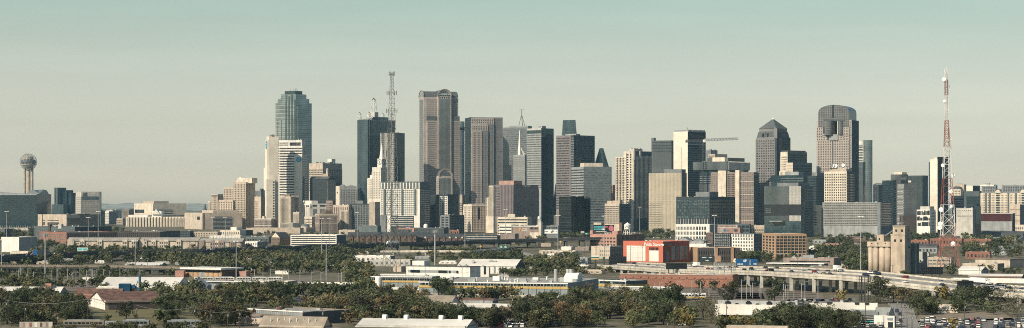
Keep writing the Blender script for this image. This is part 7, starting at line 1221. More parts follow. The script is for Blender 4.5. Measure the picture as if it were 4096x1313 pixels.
T = low('dark low garage under the white warehouse with a parked white car inside', 2990, 3080, 3086, 1280, 1300, 10, 'charcoal', 'roof_dark', plant=0)
T = low('tan brick workshop wall at bottom centre, beside the trees', 2040, 2118, 2124, 1222, 1256, 14, 'brick_brown', 'roof_white', plant=0)
# --- grain elevator
T = low('weathered tan concrete grain elevator headhouse with an upper block', 3563, 3620, 3644, 938, 1099, 20, 'silo_concrete', 'roof_dark', 'concrete', 'grain elevator', 'grain_elevator', plant=0, par=.4)
u, v = T.u, T.v; T.body('silo_concrete', 'roof_dark', x0=u(3570), x1=T.L - .2, y0=.6, y1=v(3639), z0=T.H - .5, z1=T.z(904), name='upper_block'); T.box('cornice', 'concrete', u(3569), T.L + .2, .2, v(3640), T.z(905.5), T.z(903)); T.box('cornice', 'concrete', -.3, T.L + .4, -.3, T.R, T.H - .6, T.H + .3)
for px_, py_, y_ in ((3580, 963, 0), (3604, 963, 0), (3584, 923, .6), (3607, 923, .6)): T.panelq('F', u(px_ - 4), u(px_ + 4), T.z(py_ + 5), T.z(py_ - 5), 'win_black', y0=y_, name='window')
for py_ in (920, 960, 990): T.panelq('R', v(3634), v(3638), T.z(py_ + 5), T.z(py_ - 5), 'win_black', name='window')
lettering(T.root, 'PEARLSTONE', 1.35, 'concrete', T.loc(u(3595), .5, T.z(911)), bold=.02); mb = MB(); mb.beam((u(3600), 5, T.z(904)), (u(3600), 5, T.z(855)), .35); mb.beam((u(3598), 5, T.z(896)), (u(3610), 5, T.z(893)), .3); [mb.beam((u(3600), 5, T.z(898)), (u(3585 + 5 * k), 4, T.z(892 - k % 3)), .25) for k in range(6)]; T.add(mb, 'roof_antenna', 'lgrey')
T.box('rear_tower', 'dgrey', T.L - 3, T.L + 4.5, T.R + .1, T.R * 1.5, 0, T.z(975))
s_ = T.Y / F
for px_, nm in ((3484, 0), (3499, 2), (3503, 0), (3528, 0), (3550, 0)):
 mb = MB(); x_ = u(px_ - 4); mb.cyl(x_, 3 + nm, -1, T.z(988), 12.6 * s_ if not nm else 6 * s_, n=18); T.add(mb, 'silo', 'silo_concrete', True)
T.box('gallery', 'silo_concrete', u(3470), u(3563), -.6, 7, T.z(988), T.z(968)); [T.box('gallery_window', 'win_black', u(q), u(q) + 1, -.7, -.6, T.z(978), T.z(974)) for q in (3486, 3510, 3540)]
T.body('silo_concrete', 'roof_dark', x0=u(3502), x1=u(3530), y0=3, y1=9, z0=T.z(970), z1=T.z(940), name='small_headhouse', right='concrete'); T.panelq('F', u(3510), u(3515), T.z(962), T.z(954), 'win_black', y0=3, name='window'); mb = MB(); mb.beam((u(3533), 4, T.z(945)), (u(3565), 4, T.z(923)), .8); T.add(mb, 'conveyor', 'grey')
T2 = low('pale annexe with small windows and slanted conveyor legs, right of the grain elevator', 3644, 3690, 3709, 1008, 1092, 36, 'offwhite', 'roof_grey', 'grey', 'building', 'annexe_building', plant=1); T2.rows('F', T2.z(1037), T2.z(1052), n=1, frac=.55, cols=3, cf=.4, m='win_black'); T2.box('low_roof', 'grey', 0, T2.L * 1.1, -4, 0, 0, T2.z(1050)); mb = MB(); mb.beam((-4, -3, T2.z(1013)), (T2.L * .3, -4, 0), .9); T2.add(mb, 'conveyor_leg', 'steel_dark')
# ================================================================== LATTICE MASTS
def mast(label, base_l, base_r, base_py, top_py, top_px, Y, profile, bands, legs=3, name='lattice_mast', bar=.5, seg=30, split=None):
 xl, xr = (base_l - CX) * Y / F, (base_r - CX) * Y / F; cx = (xl + xr) / 2; g = gz(Y); H = CH - (top_py - HY) * Y / F - g
 t = empty(name, (cx, Y, g), 0, label, 'lattice mast'); w0 = (xr - xl)
 dx = (top_px - CX) * Y / F - cx
 def corner(i, z):
  f = z / H
  for (f0, w_a), (f1, w_b) in zip(profile, profile[1:]):
   if f0 <= f <= f1: w = w_a + (w_b - w_a) * (f - f0) / (f1 - f0); break
  a = math.pi * 2 * i / legs + (math.pi / 4 if legs == 4 else math.pi / 6); k = w * w0 / (1.414 if legs == 4 else 1.732)
  return Vector((dx * f + k * math.cos(a), k * math.sin(a), z))
 zs = [0.0]
 while zs[-1] < H - .5:
  f = zs[-1] / H
  for (f0, w_a), (f1, w_b) in zip(profile, profile[1:]):
   if f0 <= f <= f1: w = w_a + (w_b - w_a) * (f - f0) / (f1 - f0); break
  zs.append(min(H, zs[-1] + max(1.8, w * w0 * .9)))
 for bi, (f0, f1, m) in enumerate(bands):
  mb = MB()
  for za, zb in zip(zs, zs[1:]):
   if not (f0 <= (za + zb) / 2 / H < f1): continue
   b_ = bar * (1.0 if za / H < .35 else .8 if za / H < .7 else .62)
   for i in range(legs):
    j = (i + 1) % legs
    mb.beam(corner(i, za), corner(i, zb), b_ * 1.3); mb.beam(corner(i, zb), corner(j, zb), b_ * .8); mb.beam(corner(i, za), corner(j, zb), b_ * .8)
    if za / H < .25: mb.beam(corner(j, za), corner(i, zb), b_ * .8)
  mb.build('lattice_section', m, t)
 return t, H, corner
t, H, corner = mast('very tall grey steel lattice mast rising before the clock tower', 1528, 1603, 1087, 292, 1567, 1765, [(0, 1), (.26, .62), (.55, .60), (.82, .32), (.97, .16), (1, .16)], [(0, .3, 'tower_steel'), (.3, .6, 'tower_steel'), (.6, 1.01, 'tower_steel')], 3, bar=.33)
for py_, w_ in ((295, 21), (369, 38), (441, 42)):
 z = CH - (py_ - HY) * 1765 / F; 
 if py_ == 295: z = H
 dx = corner(0, min(z, H)).x * 0 + (1567 - (1528 + 1603) / 2) * 1765 / F; k = w_ / 2 * 1765 / F; mb = MB(); mb.beam((dx - k, 0, z), (dx + k, 0, z), .4); mb.beam((dx - k, 0, z - 1.6), (dx + k, 0, z - 1.6), .35)
 for q in (-1, -.6, .6, 1): mb.beam((dx + k * q, 0, z - 2.6), (dx + k * q, 0, z + 1.2), .55)
 mb.build('antenna_arm', 'tower_steel', t)
YR = 1897
t, H, corner = mast('very tall red and white banded lattice mast hung with dishes, at the right', 3752, 3832, 1066, 283, 3785, YR, [(0, 1.0), (.12, .62), (.16, .60), (.30, .55), (.42, .43), (.60, .27), (.75, .16), (1, .13)], [(0, .13, 'tower_red'), (.13, .30, 'tower_white'), (.30, .455, 'tower_red'), (.455, .60, 'tower_white'), (.60, .74, 'tower_red'), (.74, .87, 'tower_white'), (.87, .95, 'tower_red'), (.95, 1.01, 'tower_white')], 4, bar=.42)
cx = ((3752 + 3832) / 2 - CX) * YR / F
for px_, py_, r_ in ((3770, 662, 1.7), (3811, 702, 1.7), (3802, 766, 2.1), (3803, 827, 1.6), (3764, 839, 2.3), (3760, 896, 2.2), (3758, 911, 2.2), (3811, 976, 2.4), (3775, 318, 1.9), (3777, 405, 1.4), (3799, 559, 1.5)):
 z = CH - (py_ - HY) * YR / F - gz(YR); f = z / H; dxx = (3785 - 3792) * YR / F * f
 x_ = (px_ - CX) * YR / F - cx
 mb = MB(); mb.lathe(0, 0, [(.05, -.5), (r_, -.35), (r_, .35), (.05, .5)], 14); o = mb.build('dish', 'white_paint', t, (x_, -1.2, z)); o.rotation_euler = (RAD(80), 0, RAD(-25))
 mb = MB(); mb.beam((x_, -.6, z), (x_ * .6 + dxx * .4, 0, z), .35); mb.build('dish_arm', 'tower_white', t)
for py_, w_ in ((345, 24), (590, 34), (660, 22)):
 z = CH - (py_ - HY) * YR / F - gz(YR); k = w_ / 2 * YR / F; dx = (3785 - 3792) * YR / F * z / H; mb = MB(); mb.beam((dx - k, 0, z), (dx + k, 0, z), .3); [mb.beam((dx + k * q, 0, z - 1.5), (dx + k * q, 0, z + 1.5), .3) for q in (-1, 1)]; mb.build('antenna_arm', 'tower_white', t)
mb = MB(); dx = (3785 - 3792) * YR / F; mb.beam((dx, 0, H), (dx, 0, H + 4), .3); mb.beam((dx - 1.5, 0, H - 4), (dx - 1.5, 0, H + 2.5), .25); mb.build('top_whip', 'tower_white', t)
# ================================================================== TREES, TRAFFIC, POLES, SIGNS, TRAINS
LM = [(100, 1050, 'old railway viaduct'), (330, 1040, 'left beige low buildings'), (600, 1050, 'wide white hip roof'), (60, 1235, 'white roof with brick chimney'), (400, 1215, 'white gable shed'), (520, 1160, 'blue dust collector'), (560, 1270, 'dry meadow'), (850, 1090, 'orange brick station shed'), (1010, 1040, 'small yellow-walled house'), (1040, 1145, 'long black-windowed workshop'), (1270, 970, 'white parking garage'), (1300, 1180, 'shady car park'), (1100, 1255, 'dark green workshop'), (1250, 1060, 'left dark freeway'), (1565, 1050, 'grey lattice mast'), (1600, 1140, 'striped depot annexe'), (1740, 1235, 'grey gabled shed'), (1500, 1270, 'near white roof'), (1780, 1080, 'two-storey white block'), (1940, 1190, 'red quonset hut'), (1960, 1260, 'bottom-centre warehouse'), (1960, 1030, 'thin curved ramp'), (2080, 1080, 'white gabled warehouse'), (2200, 1060, 'curving ramp road'), (2170, 930, 'storage tower'), (2300, 935, 'black glass cube'), (2400, 1080, 'start of pale viaduct'), (2330, 1160, 'striped depot corner'), (2560, 1180, 'white corrugated wall'), (2470, 1270, 'bottom edge of wood'), (2640, 1250, 'corrugated wall end'), (2630, 1040, 'orange storage block'), (2720, 1140, 'long brick warehouse'), (2860, 1190, 'yellow train'), (2860, 1100, 'empty sign frame'), (3020, 1045, 'blue billboard'), (3130, 1020, 'brick loft block'), (3100, 1180, 'middle of rail yard'), (3050, 1260, 'bright white warehouse'), (3320, 1260, 'second white warehouse'), (3240, 1050, 'canopied brown office'), (3340, 1180, 'lot below viaduct'), (3360, 990, 'far brick flats'), (3540, 1090, 'grain elevator'), (3490, 1290, 'louvred metal depot'), (3450, 1180, 'dark sign lattice'), (3640, 1200, 'side street'), (3690, 960, 'orange brick arcade'), (3790, 1060, 'red and white mast'), (3860, 1140, 'black panel billboard'), (3760, 1290, 'near car lot left'), (3960, 1290, 'near car lot right'), (3960, 950, 'slate-roofed terraces'), (4000, 1050, 'beige right-edge warehouse'), (4040, 1230, 'right end of viaduct'), (2600, 930, 'beige panelled slab')]
ORD = 'first second third fourth fifth sixth seventh eighth ninth tenth eleventh twelfth thirteenth fourteenth fifteenth sixteenth seventeenth eighteenth nineteenth twentieth'.split()
def ordw(i): return ORD[i] if i < 20 else ('twenty-' + ORD[i - 20] if i < 29 else 'thirtieth' if i == 29 else ('thirty-' + ORD[i - 30] if i < 39 else ('fortieth' if i == 39 else 'forty-' + ORD[i - 40])))
AUTO = []
def proj(p): return CX + p[0] / p[1] * F, HY + (CH - p[2]) / p[1] * F
def auto(o, kind, cat, group):
 o['category'] = cat; o['group'] = group; AUTO.append((o, kind, proj(o.location)))
def finish_labels():
 d = {}
 for o, k, (px, py) in AUTO:
  a = min(LM, key=lambda l: (l[0] - px) ** 2 + 2.5 * (l[1] - py) ** 2)[2]; d.setdefault((k, a), []).append((px, o))
 for (k, a), v in d.items():
  v.sort(key=lambda q: q[0])
  for i, (px, o) in enumerate(v):
   o['label'] = f'{k} near the {a}' if len(v) == 1 else f'{ordw(i)} {k} from left, near {a}'
# ---- trees
def crown_mesh(seed, n, rz, loose, leaf):
 r = random.Random(seed); mb = MB(); lobes = []
 for i in range(15):
  a = r.uniform(0, 6.28); q = math.sqrt(r.random()) * .38; z = r.uniform(.17, .84); k = 1.1 - abs(z - .48) * 1.1
  lobes.append((q * k * math.cos(a), q * k * math.sin(a), z * rz + (1 - rz) * .45, r.uniform(.12, .23) * (1.1 - .35 * z)))
 for i in range(n):
  x, y, z, R = r.choice(lobes); th, ph = math.acos(r.uniform(-.75, 1)), r.uniform(0, 6.28); q = R * r.uniform(.72, 1.0 + loose)
  d = Vector((math.sin(th) * math.cos(ph), math.sin(th) * math.sin(ph), math.cos(th))); c = Vector((x, y, z)) + d * q
  nrm = (d + Vector((r.uniform(-.7, .7), r.uniform(-.7, .7), r.uniform(-.5, .7)))).normalized(); a = nrm.orthogonal().normalized(); b = nrm.cross(a); t = r.uniform(0, 6.28); u, v = a * math.cos(t) + b * math.sin(t), b * math.cos(t) - a * math.sin(t); s = leaf * r.uniform(.6, 1.3)
  mb.poly([c - u * s, c - v * s * .55, c + u * s, c + v * s * .6])
 return mb.mesh('crown', 'leaf')
def trunk_mesh(seed):
 r = random.Random(seed); mb = MB(); mb.beam((0, 0, -.03), (0, 0, .3), .05, w2=.035)
 for k in range(5):
  a = k * 1.26 + r.uniform(-.3, .3); mb.beam((0, 0, r.uniform(.2, .32)), (.24 * math.cos(a), .24 * math.sin(a), r.uniform(.5, .68)), .026, w2=.01)
 return mb.mesh('trunk', 'bark')
CR = [crown_mesh(i, 1700, rz, lo, .033) for i, (rz, lo) in enumerate(((.8, .1), (.9, .15), (1.0, .2), (.75, .12), (.85, .3), (1.05, .15), (.7, .2), (.95, .35), (1.1, .25), (.85, .08)))]; CL = [crown_mesh(20 + i, 620, .95, .55, .026) for i in range(2)]; TR = [trunk_mesh(i) for i in range(3)]
PAL = {'d': ('dark green broad tree', (.06, .069, .034)), 'g': ('mid green leafy tree', (.086, .096, .045)), 'o': ('olive green tree', (.13, .122, .058)), 'r': ('rusty brown autumn tree', (.135, .10, .05)), 'y': ('yellowish thin tree', (.17, .135, .045)), 'w': ('grey-green feathery tree', (.115, .115, .062)), 's': ('low dark scrub bush', (.05, .055, .025))}
def filler(xl, xr, top, base, mat, roof, kind, seed):
 T = low('x', xl, xr - (xr - xl) * .12, xr, top, base, 12 + seed % 5 * 4, mat, roof, plant=2 + seed % 3, seed=seed, name='workshop'); auto(T.root, kind, 'workshop', 'small workshops among the trees')
 if T.H > 3: T.rows('F', T.H - 1, .5, n=1, frac=.45, cols=max(3, int(T.L / 5)), cf=.4, m='win')
WHT, TANR, GRY = ('white', 'roof_white', 'small white-roofed workshop'), ('tan', 'roof_tan', 'small tan flat-roofed workshop'), ('lgrey', 'roof_gravel', 'small grey gravel-roofed workshop')
for k, (a, b, t_, u_, q) in enumerate(((60, 170, 1042, 1056, TANR), (150, 220, 1046, 1060, TANR), (240, 300, 1028, 1040, GRY), (560, 620, 1028, 1036, WHT), (380, 420, 1042, 1054, WHT), (250, 300, 1088, 1102, TANR), (330, 380, 1110, 1124, WHT), (1230, 1330, 1056, 1074, WHT), (1330, 1425, 1060, 1078, WHT), (1180, 1230, 1046, 1058, GRY), (1290, 1330, 1040, 1052, WHT), (1060, 1110, 1054, 1068, WHT), (1190, 1440, 1134, 1142, WHT), (900, 960, 1046, 1058, GRY), (1660, 1730, 1026, 1038, GRY), (1760, 1830, 1044, 1058, WHT), (1420, 1480, 1006, 1018, TANR), (990, 1050, 1026, 1038, TANR), (1100, 1160, 1084, 1098, WHT), (700, 760, 1050, 1062, GRY), (1400, 1470, 1052, 1066, WHT), (1400, 1480, 1108, 1124, TANR), (1540, 1590, 1196, 1212, WHT), (1520, 1570, 1222, 1236, WHT), (2100, 2170, 1196, 1210, WHT), (1990, 2040, 1100, 1116, TANR), (2100, 2135, 1072, 1092, WHT), (2045, 2080, 1068, 1084, WHT), (2290, 2420, 1080, 1096, TANR), (2310, 2360, 1060, 1076, WHT), (3240, 3330, 960, 976, GRY), (3240, 3300, 985, 1000, WHT), (3330, 3400, 930, 945, GRY), (3420, 3500, 938, 950, GRY), (3310, 3390, 1000, 1012, TANR), (3400, 3470, 1058, 1070, WHT), (3980, 4060, 985, 1000, GRY), (3900, 3960, 975, 990, TANR), (3960, 4030, 1008, 1022, GRY), (3650, 3720, 1010, 1026, TANR), (3960, 4096, 950, 962, GRY), (2900, 2960, 1035, 1050, WHT), (620, 690, 1046, 1056, GRY), (800, 880, 1054, 1066, WHT), (520, 560, 1040, 1050, TANR), (3240, 3310, 1064, 1078, GRY))): filler(a, b, t_, u_, *q, k)
def onroad(x, y):
 for path, w in ((PR, 37), (PL, 30), (PS, 9), (PT, 10)):
  for i in range(0, len(path) - 1):
   p = path[i]
   if abs(p.x - x) < 60 and abs(p.y - y) < 90:
    d = (path[i + 1] - p).xy.normalized(); n = Vector((-d.y, d.x)); q = Vector((x, y)) - p.xy
    if -3 < q.dot(d) < (path[i + 1] - p).xy.length + 3 and -3.5 < q.dot(n) < w + 3.5: return True
 return False
def inside(x, y, m):
 for b in BL:
  ox, oy, ca, sa = b.o; dx, dy = x - ox, y - oy
  if -m < dx * ca - dy * sa < b.L + m and -m < dx * sa + dy * ca < b.R + m: return True
 return False
rt = random.Random(77); TREES = []
def grove(x0, x1, y0, y1, n, h0, h1, pal):
 k = 0
 for _ in range(n * 8):
  if k >= n: break
  px, py = rt.uniform(x0, x1), rt.uniform(y0, y1); p = G(px, py); h = rt.uniform(h0, h1); m = math.sin(p.x * .045 + 1.3) * math.sin(p.y * .021 + .7) + .5 * math.sin(p.x * .11 + p.y * .05)
  if m < -.35 and rt.random() < .7: continue
  h *= 1 + .22 * m
  if inside(p.x, p.y, h * .22) or onroad(p.x, p.y): continue
  if any((p.x - q[0].x) ** 2 + (p.y - q[0].y) ** 2 < (.225 * (h + q[1])) ** 2 for q in TREES): continue
  TREES.append((p, h, rt.choice(pal))); k += 1
for q in ((2798, 1162, 9, 'd'), (2857, 1164, 9, 'd'), (2930, 1166, 9, 'd'), (2911, 1209, 12, 'd'), (3098, 1212, 17, 'd'), (3372, 1207, 9, 'y'), (3512, 1214, 16, 'd'), (3610, 1215, 13, 'r'), (3575, 1210, 12, 'o'), (3690, 1246, 13, 'd'), (3768, 1200, 11, 'y'), (3860, 1230, 14, 'd'), (3925, 1226, 16, 'd'), (3890, 1236, 13, 'd'), (3985, 1245, 14, 'w'), (4030, 1262, 16, 'w'), (4065, 1268, 13, 'w'), (3808, 1318, 7, 'y'), (3800, 1104, 12, 'd'), (1755, 1186, 14, 'd'), (1715, 1180, 13, 'd'), (1795, 1190, 12, 'd'), (286, 1252, 13, 'd'), (505, 1276, 12, 'g'), (620, 1222, 9, 'g'), (106, 1076, 12, 'g'), (208, 1078, 12, 'd'), (2810, 1280, 16, 'w'), (2845, 1296, 14, 'w'), (2360, 1200, 12, 'w'), (2500, 1202, 12, 'w'), (2425, 1204, 12, 'w'), (3380, 1300, 9, 'g'), (420, 1170, 8, 'w'), (395, 1168, 8, 'g')):
 TREES.append((G(q[0], q[1]), q[2], q[3]))
for g_ in ((0, 330, 1252, 1310, 32, 8, 12, 'ddgo'), (0, 270, 1204, 1245, 28, 8, 11, 'dgdo'), (100, 450, 1128, 1172, 28, 6, 9, 'gods'), (0, 110, 1130, 1180, 15, 5, 9, 'gos'), (560, 720, 1195, 1225, 12, 7, 10, 'og'), (640, 720, 1240, 1300, 8, 8, 10, 'dg'), (430, 700, 1272, 1300, 6, 3, 5, 's'), (560, 740, 1150, 1185, 11, 7, 10, 'wog'), (700, 1160, 1188, 1240, 58, 8, 12, 'ddog'), (700, 800, 1150, 1180, 8, 6, 9, 'g'), (800, 1000, 1262, 1308, 14, 8, 12, 'orgd'), (880, 1010, 1168, 1180, 10, 7, 9, 'gw'), (1160, 1440, 1166, 1200, 28, 8, 10, 'ddg'), (1085, 1450, 1228, 1288, 35, 7, 11, 'rood'), (1400, 1700, 1196, 1310, 65, 8, 13, 'ddgor'), (1380, 1490, 1150, 1195, 11, 7, 11, 'dgo'), (1490, 1720, 1172, 1192, 11, 5, 7, 'gro'), (1840, 2060, 1196, 1206, 11, 8, 10, 'drog'), (1600, 1790, 1268, 1310, 20, 9, 12, 'dog'), (1800, 2010, 1296, 1312, 14, 9, 11, 'd'), (2050, 2290, 1236, 1312, 36, 9, 12, 'odrd'), (2270, 2600, 1226, 1312, 50, 8, 12, 'ddoogr'), (2100, 2300, 1204, 1225, 10, 6, 8, 'wgd'), (2580, 2700, 1222, 1312, 26, 9, 14, 'ddg'), (2290, 2450, 1196, 1212, 6, 8, 11, 'wg'), (2690, 2790, 1270, 1320, 12, 7, 10, 'oyg'), (2880, 3010, 1296, 1325, 11, 5, 8, 'yod'), (3030, 3235, 1300, 1324, 17, 8, 11, 'ddg'), (3230, 3420, 1298, 1325, 20, 7, 10, 'wdg'), (3396, 3412, 1290, 1312, 2, 8, 9, 'd'), (3640, 3740, 1240, 1262, 9, 6, 10, 'dg'), (3800, 4000, 1240, 1262, 10, 6, 10, 'dgs'),
           (130, 730, 1016, 1060, 115, 9, 14, 'ddgo'), (430, 720, 1002, 1009, 23, 5, 7, 'd'), (720, 1420, 1018, 1100, 215, 8, 13, 'dgdo'), (0, 480, 1080, 1122, 60, 6, 10, 'dgs'), (480, 720, 1084, 1110, 17, 6, 9, 'gd'), (1380, 1490, 1075, 1148, 25, 8, 12, 'dgo'), (1850, 2090, 1022, 1050, 41, 8, 12, 'dgd'), (1990, 2100, 1094, 1108, 14, 7, 9, 'dg'), (2090, 2300, 1050, 1112, 52, 8, 13, 'ddgo'), (2260, 2520, 1082, 1098, 32, 4, 7, 'sog'), (2520, 2900, 1098, 1110, 29, 3, 6, 'so'), (2760, 2890, 1100, 1115, 12, 5, 8, 'og'), (2955, 3080, 1036, 1056, 26, 9, 12, 'dg'), (3110, 3240, 1038, 1050, 14, 5, 8, 'dg'), (3240, 3460, 1000, 1062, 49, 8, 13, 'dgd'), (3390, 3470, 1066, 1104, 20, 7, 11, 'dg'), (3640, 3740, 938, 975, 32, 9, 13, 'd'), (3840, 4100, 960, 1035, 70, 8, 13, 'dgdo'), (3840, 4100, 932, 948, 29, 7, 10, 'dg'), (3890, 4096, 1088, 1100, 12, 5, 8, 'd'), (3240, 3640, 935, 985, 58, 7, 11, 'dg'), (2230, 2370, 944, 962, 20, 8, 11, 'dg'), (2540, 2710, 932, 960, 32, 8, 10, 'dg'), (2060, 2230, 955, 985, 20, 7, 10, 'gd'), (3440, 3470, 1098, 1106, 6, 4, 6, 's'), (3495, 3640, 1100, 1107, 14, 3, 5, 'so'), (0, 140, 935, 960, 17, 9, 12, 'd'), (400, 500, 925, 945, 12, 8, 11, 'd'), (760, 1150, 985, 1004, 29, 6, 9, 'd'), (1380, 1900, 980, 1003, 49, 5, 8, 'dg'), (1640, 1900, 1012, 1034, 16, 7, 10, 'dgo'), (1400, 1530, 996, 1022, 14, 7, 10, 'dg'), (1600, 1830, 1040, 1052, 12, 6, 9, 'gd'), (1640, 1700, 1130, 1140, 3, 6, 8, 'g'), (1000, 1500, 935, 960, 29, 6, 8, 'd'), (140, 270, 975, 995, 17, 7, 9, 'd'), (200, 830, 1318, 1326, 40, 3, 5, 'sog')): grove(*g_)
TREES.sort(key=lambda q: -q[1] / q[0].y)
far = MB()
lo_ = crown_mesh(50, 230, .95, .2, .085); LV, LP = [v.co.copy() for v in lo_.vertices], [tuple(p.vertices) for p in lo_.polygons]
FAR = {}
for i, (p, h, c) in enumerate(TREES):
 kind, col = PAL[c]; k = rt.uniform(.7, 1.5)
 if i < 285:
  t = empty('tree', p, rt.uniform(0, 6.28)); q_ = rt.uniform(.85, 1.42); t.scale = (h * q_ * rt.uniform(.9, 1.1), h * q_ * rt.uniform(.9, 1.1), h * rt.uniform(.85, 1.1))
  a = link('crown', rt.choice(CL if c in 'wy' else CR), t); a.color = (*[x * k * rt.uniform(.9, 1.1) for x in col], 1); link('trunk', rt.choice(TR), t); auto(t, ('tall ' if h > 12 and c != 's' else '') + kind, 'bush' if c == 's' else 'tree', 'trees and bushes of the foreground')
 else:
  mb = FAR.setdefault(c, MB()); n = len(mb.v); a = rt.uniform(0, 6.28); ca, sa = math.cos(a) * h, math.sin(a) * h
  mb.v += [(p.x + v.x * ca - v.y * sa, p.y + v.x * sa + v.y * ca, p.z + v.z * h) for v in LV]; mb.f += [tuple(n + j for j in q) for q in LP]; mb.m += [0] * len(LP)
allv = MB(); mats = []
for i, (c, mb) in enumerate(FAR.items()):
 n = len(allv.v); allv.v += mb.v; allv.f += [tuple(n + j for j in q) for q in mb.f]; allv.m += [i] * len(mb.f); m, t_, b = nodes('far_leaf_' + c); o = coords(t_)
 f = ramp(t_, noise(t_, o, .12, 4), .32, .68, .5, 1.5); t_.links.new(mixc(t_, 1.0, PAL[c][1], f, 'MULTIPLY'), b.inputs['Base Color']); b.inputs['Roughness'].default_value = .8; b.inputs['Specular IOR Level'].default_value = .1; mats.append(m)
tag(allv.build('distant_trees', mats), kind='stuff', label='far-off mass of dark green tree crowns between the buildings', cat='trees')
# ---- cars
def car_parts(kind):
 L, Wd, h0, h1 = {'car': (4.6, 1.8, .95, 1.45), 'suv': (4.9, 1.95, 1.1, 1.8), 'pickup_truck': (5.7, 2.0, 1.1, 1.85), 'van': (5.8, 2.1, 1.2, 2.4)}[kind]
 b = MB(); w = Wd / 2; b.extr([(-L / 2, .35), (-L / 2, h0 * .85), (-L / 2 + .3, h0), (L / 2 - 1.2, h0), (L / 2 - .1, h0 * .78), (L / 2, .4)], 'y', -w, w)
 c0, c1, c2, c3 = {'car': (-1.9, -1.1, .5, 1.2), 'suv': (-2.35, -2.0, .6, 1.2), 'pickup_truck': (-.9, -.7, .8, 1.4), 'van': (-2.8, -2.7, 1.6, 2.3)}[kind]
 b.extr([(c1 - .04, h1 - .1), (c1, h1), (c2, h1), (c2 + .04, h1 - .1)], 'y', -w * .84, w * .84); 
 for a in (c0 + .25, (c1 + c2) / 2): b.extr([(a, h0), (a, h1 - .05), (a + .14, h1 - .05), (a + .14, h0)], 'y', -w * .92, w * .92)
 g = MB(); g.extr([(c0, h0 - .02), (c1, h1 - .08), (c2, h1 - .08), (c3, h0 - .02)], 'y', -w * .9, w * .9)
 return b, g, [(x, y) for x in (-L / 2 + .85, L / 2 - .95) for y in (-w + .02, w - .02)]
def wheel_mesh():
 mb = MB(); n = 10
 for s in (0, 1): mb.poly([(.33 * math.cos(6.283 * i / n), .11 - .22 * s, .33 + .33 * math.sin(6.283 * i / n)) for i in range(n)][::1 if s else -1])
 for i in range(n):
  a, b = 6.283 * i / n, 6.283 * (i + 1) / n; mb.poly([(.33 * math.cos(a), -.11, .33 + .33 * math.sin(a)), (.33 * math.cos(b), -.11, .33 + .33 * math.sin(b)), (.33 * math.cos(b), .11, .33 + .33 * math.sin(b)), (.33 * math.cos(a), .11, .33 + .33 * math.sin(a))])
 return mb.mesh('wheel', 'wheel')
WH = wheel_mesh(); CARS = {}
for kd in ('car', 'suv', 'pickup_truck', 'van'):
 b, g, ws = car_parts(kd); one = MB(); one.v = b.v + g.v; one.f = b.f + [tuple(len(b.v) + j for j in q) for q in g.f]; one.m = [0] * len(b.f) + [1] * len(g.f)
 CARS[kd] = (b.mesh('body', 'car_paint'), g.mesh('windows', 'car_glass'), ws, one.mesh(kd, ['car_paint', 'car_glass']))
CC = [('white', (.72, .70, .66)), ('white', (.70, .68, .63)), ('silver', (.38, .38, .37)), ('black', (.012, .012, .014)), ('dark grey', (.055, .057, .06)), ('dark blue', (.02, .035, .075)), ('red', (.27, .025, .02)), ('beige', (.36, .31, .23))]
rc = random.Random(5)
def car(p, rz, where, group, parts, kd=None, col=None):
 kd = kd or rc.choices(('car', 'suv', 'pickup_truck', 'van'), (5, 4, 2, .6))[0]; nm, c = col or rc.choice(CC); b, g, ws, one = CARS[kd]
 if parts:
  t = empty(kd, p, rz); o = link('body', b, t); o.color = (*c, 1); link('glasshouse', g, t)
  for x, y in ws: link('wheel', WH, t, (x, y, 0))
 else: t = link(kd, one, None, p, rz); t.color = (*c, 1)
 auto(t, f'{nm} {kd.replace("_", " ")} {where}', kd.replace('_', ' '), group); return t
def lane_cars(path, off, bank, n, rev, where, group, parts, lo=.03, hi=.97):
 for k in range(n):
  f = (lo + (hi - lo) * (k + rc.uniform(.1, .9)) / n) * (len(path) - 1); i = int(f); p = path[i].lerp(path[i + 1], f - i); d = (path[i + 1] - path[i]).normalized(); n_ = Vector((-d.y, d.x, 0))
  car(p + n_ * off + Vector((0, 0, .04 + bank * off)), math.atan2(d.y, d.x) + (math.pi if rev else 0), where, group, parts)
for off, n, rev in ((3, 8, 0), (7, 10, 0), (11.5, 11, 0), (16, 8, 0), (21, 12, 1), (25.5, 12, 1), (30, 10, 1), (34, 6, 1)): lane_cars(PR, off, .055, n, rev, 'on pale viaduct', 'traffic on the pale viaduct', True, .02, .93)
for off, n, rev in ((3, 14, 0), (8, 14, 0), (19, 16, 1), (25, 14, 1)): lane_cars(PL, off, .01, n, rev, 'on dark freeway', 'traffic on the dark freeway', False)
lane_cars(PS, 3, 0, 2, 0, 'on thin ramp', 'cars on the ramp', False)
def park(x0, x1, y0, y1, rows, fill, where, group, parts=True, gap=2.75):
 Y0, Y1 = GY(y1), GY(y0)
 for j in range(rows):
  Y = Y0 + (Y1 - Y0) * (j + .5) / rows; a, b = (x0 - CX) * Y / F, (x1 - CX) * Y / F; x = a
  while x < b:
   if rc.random() < fill and not inside(x, Y, 1.5): car(Vector((x, Y + rc.uniform(-.3, .3), gz(Y) + .08)), RAD(90 if rc.random() < .5 else -90) + rc.uniform(-.12, .12) - .35, where, group, parts)
   x += gap
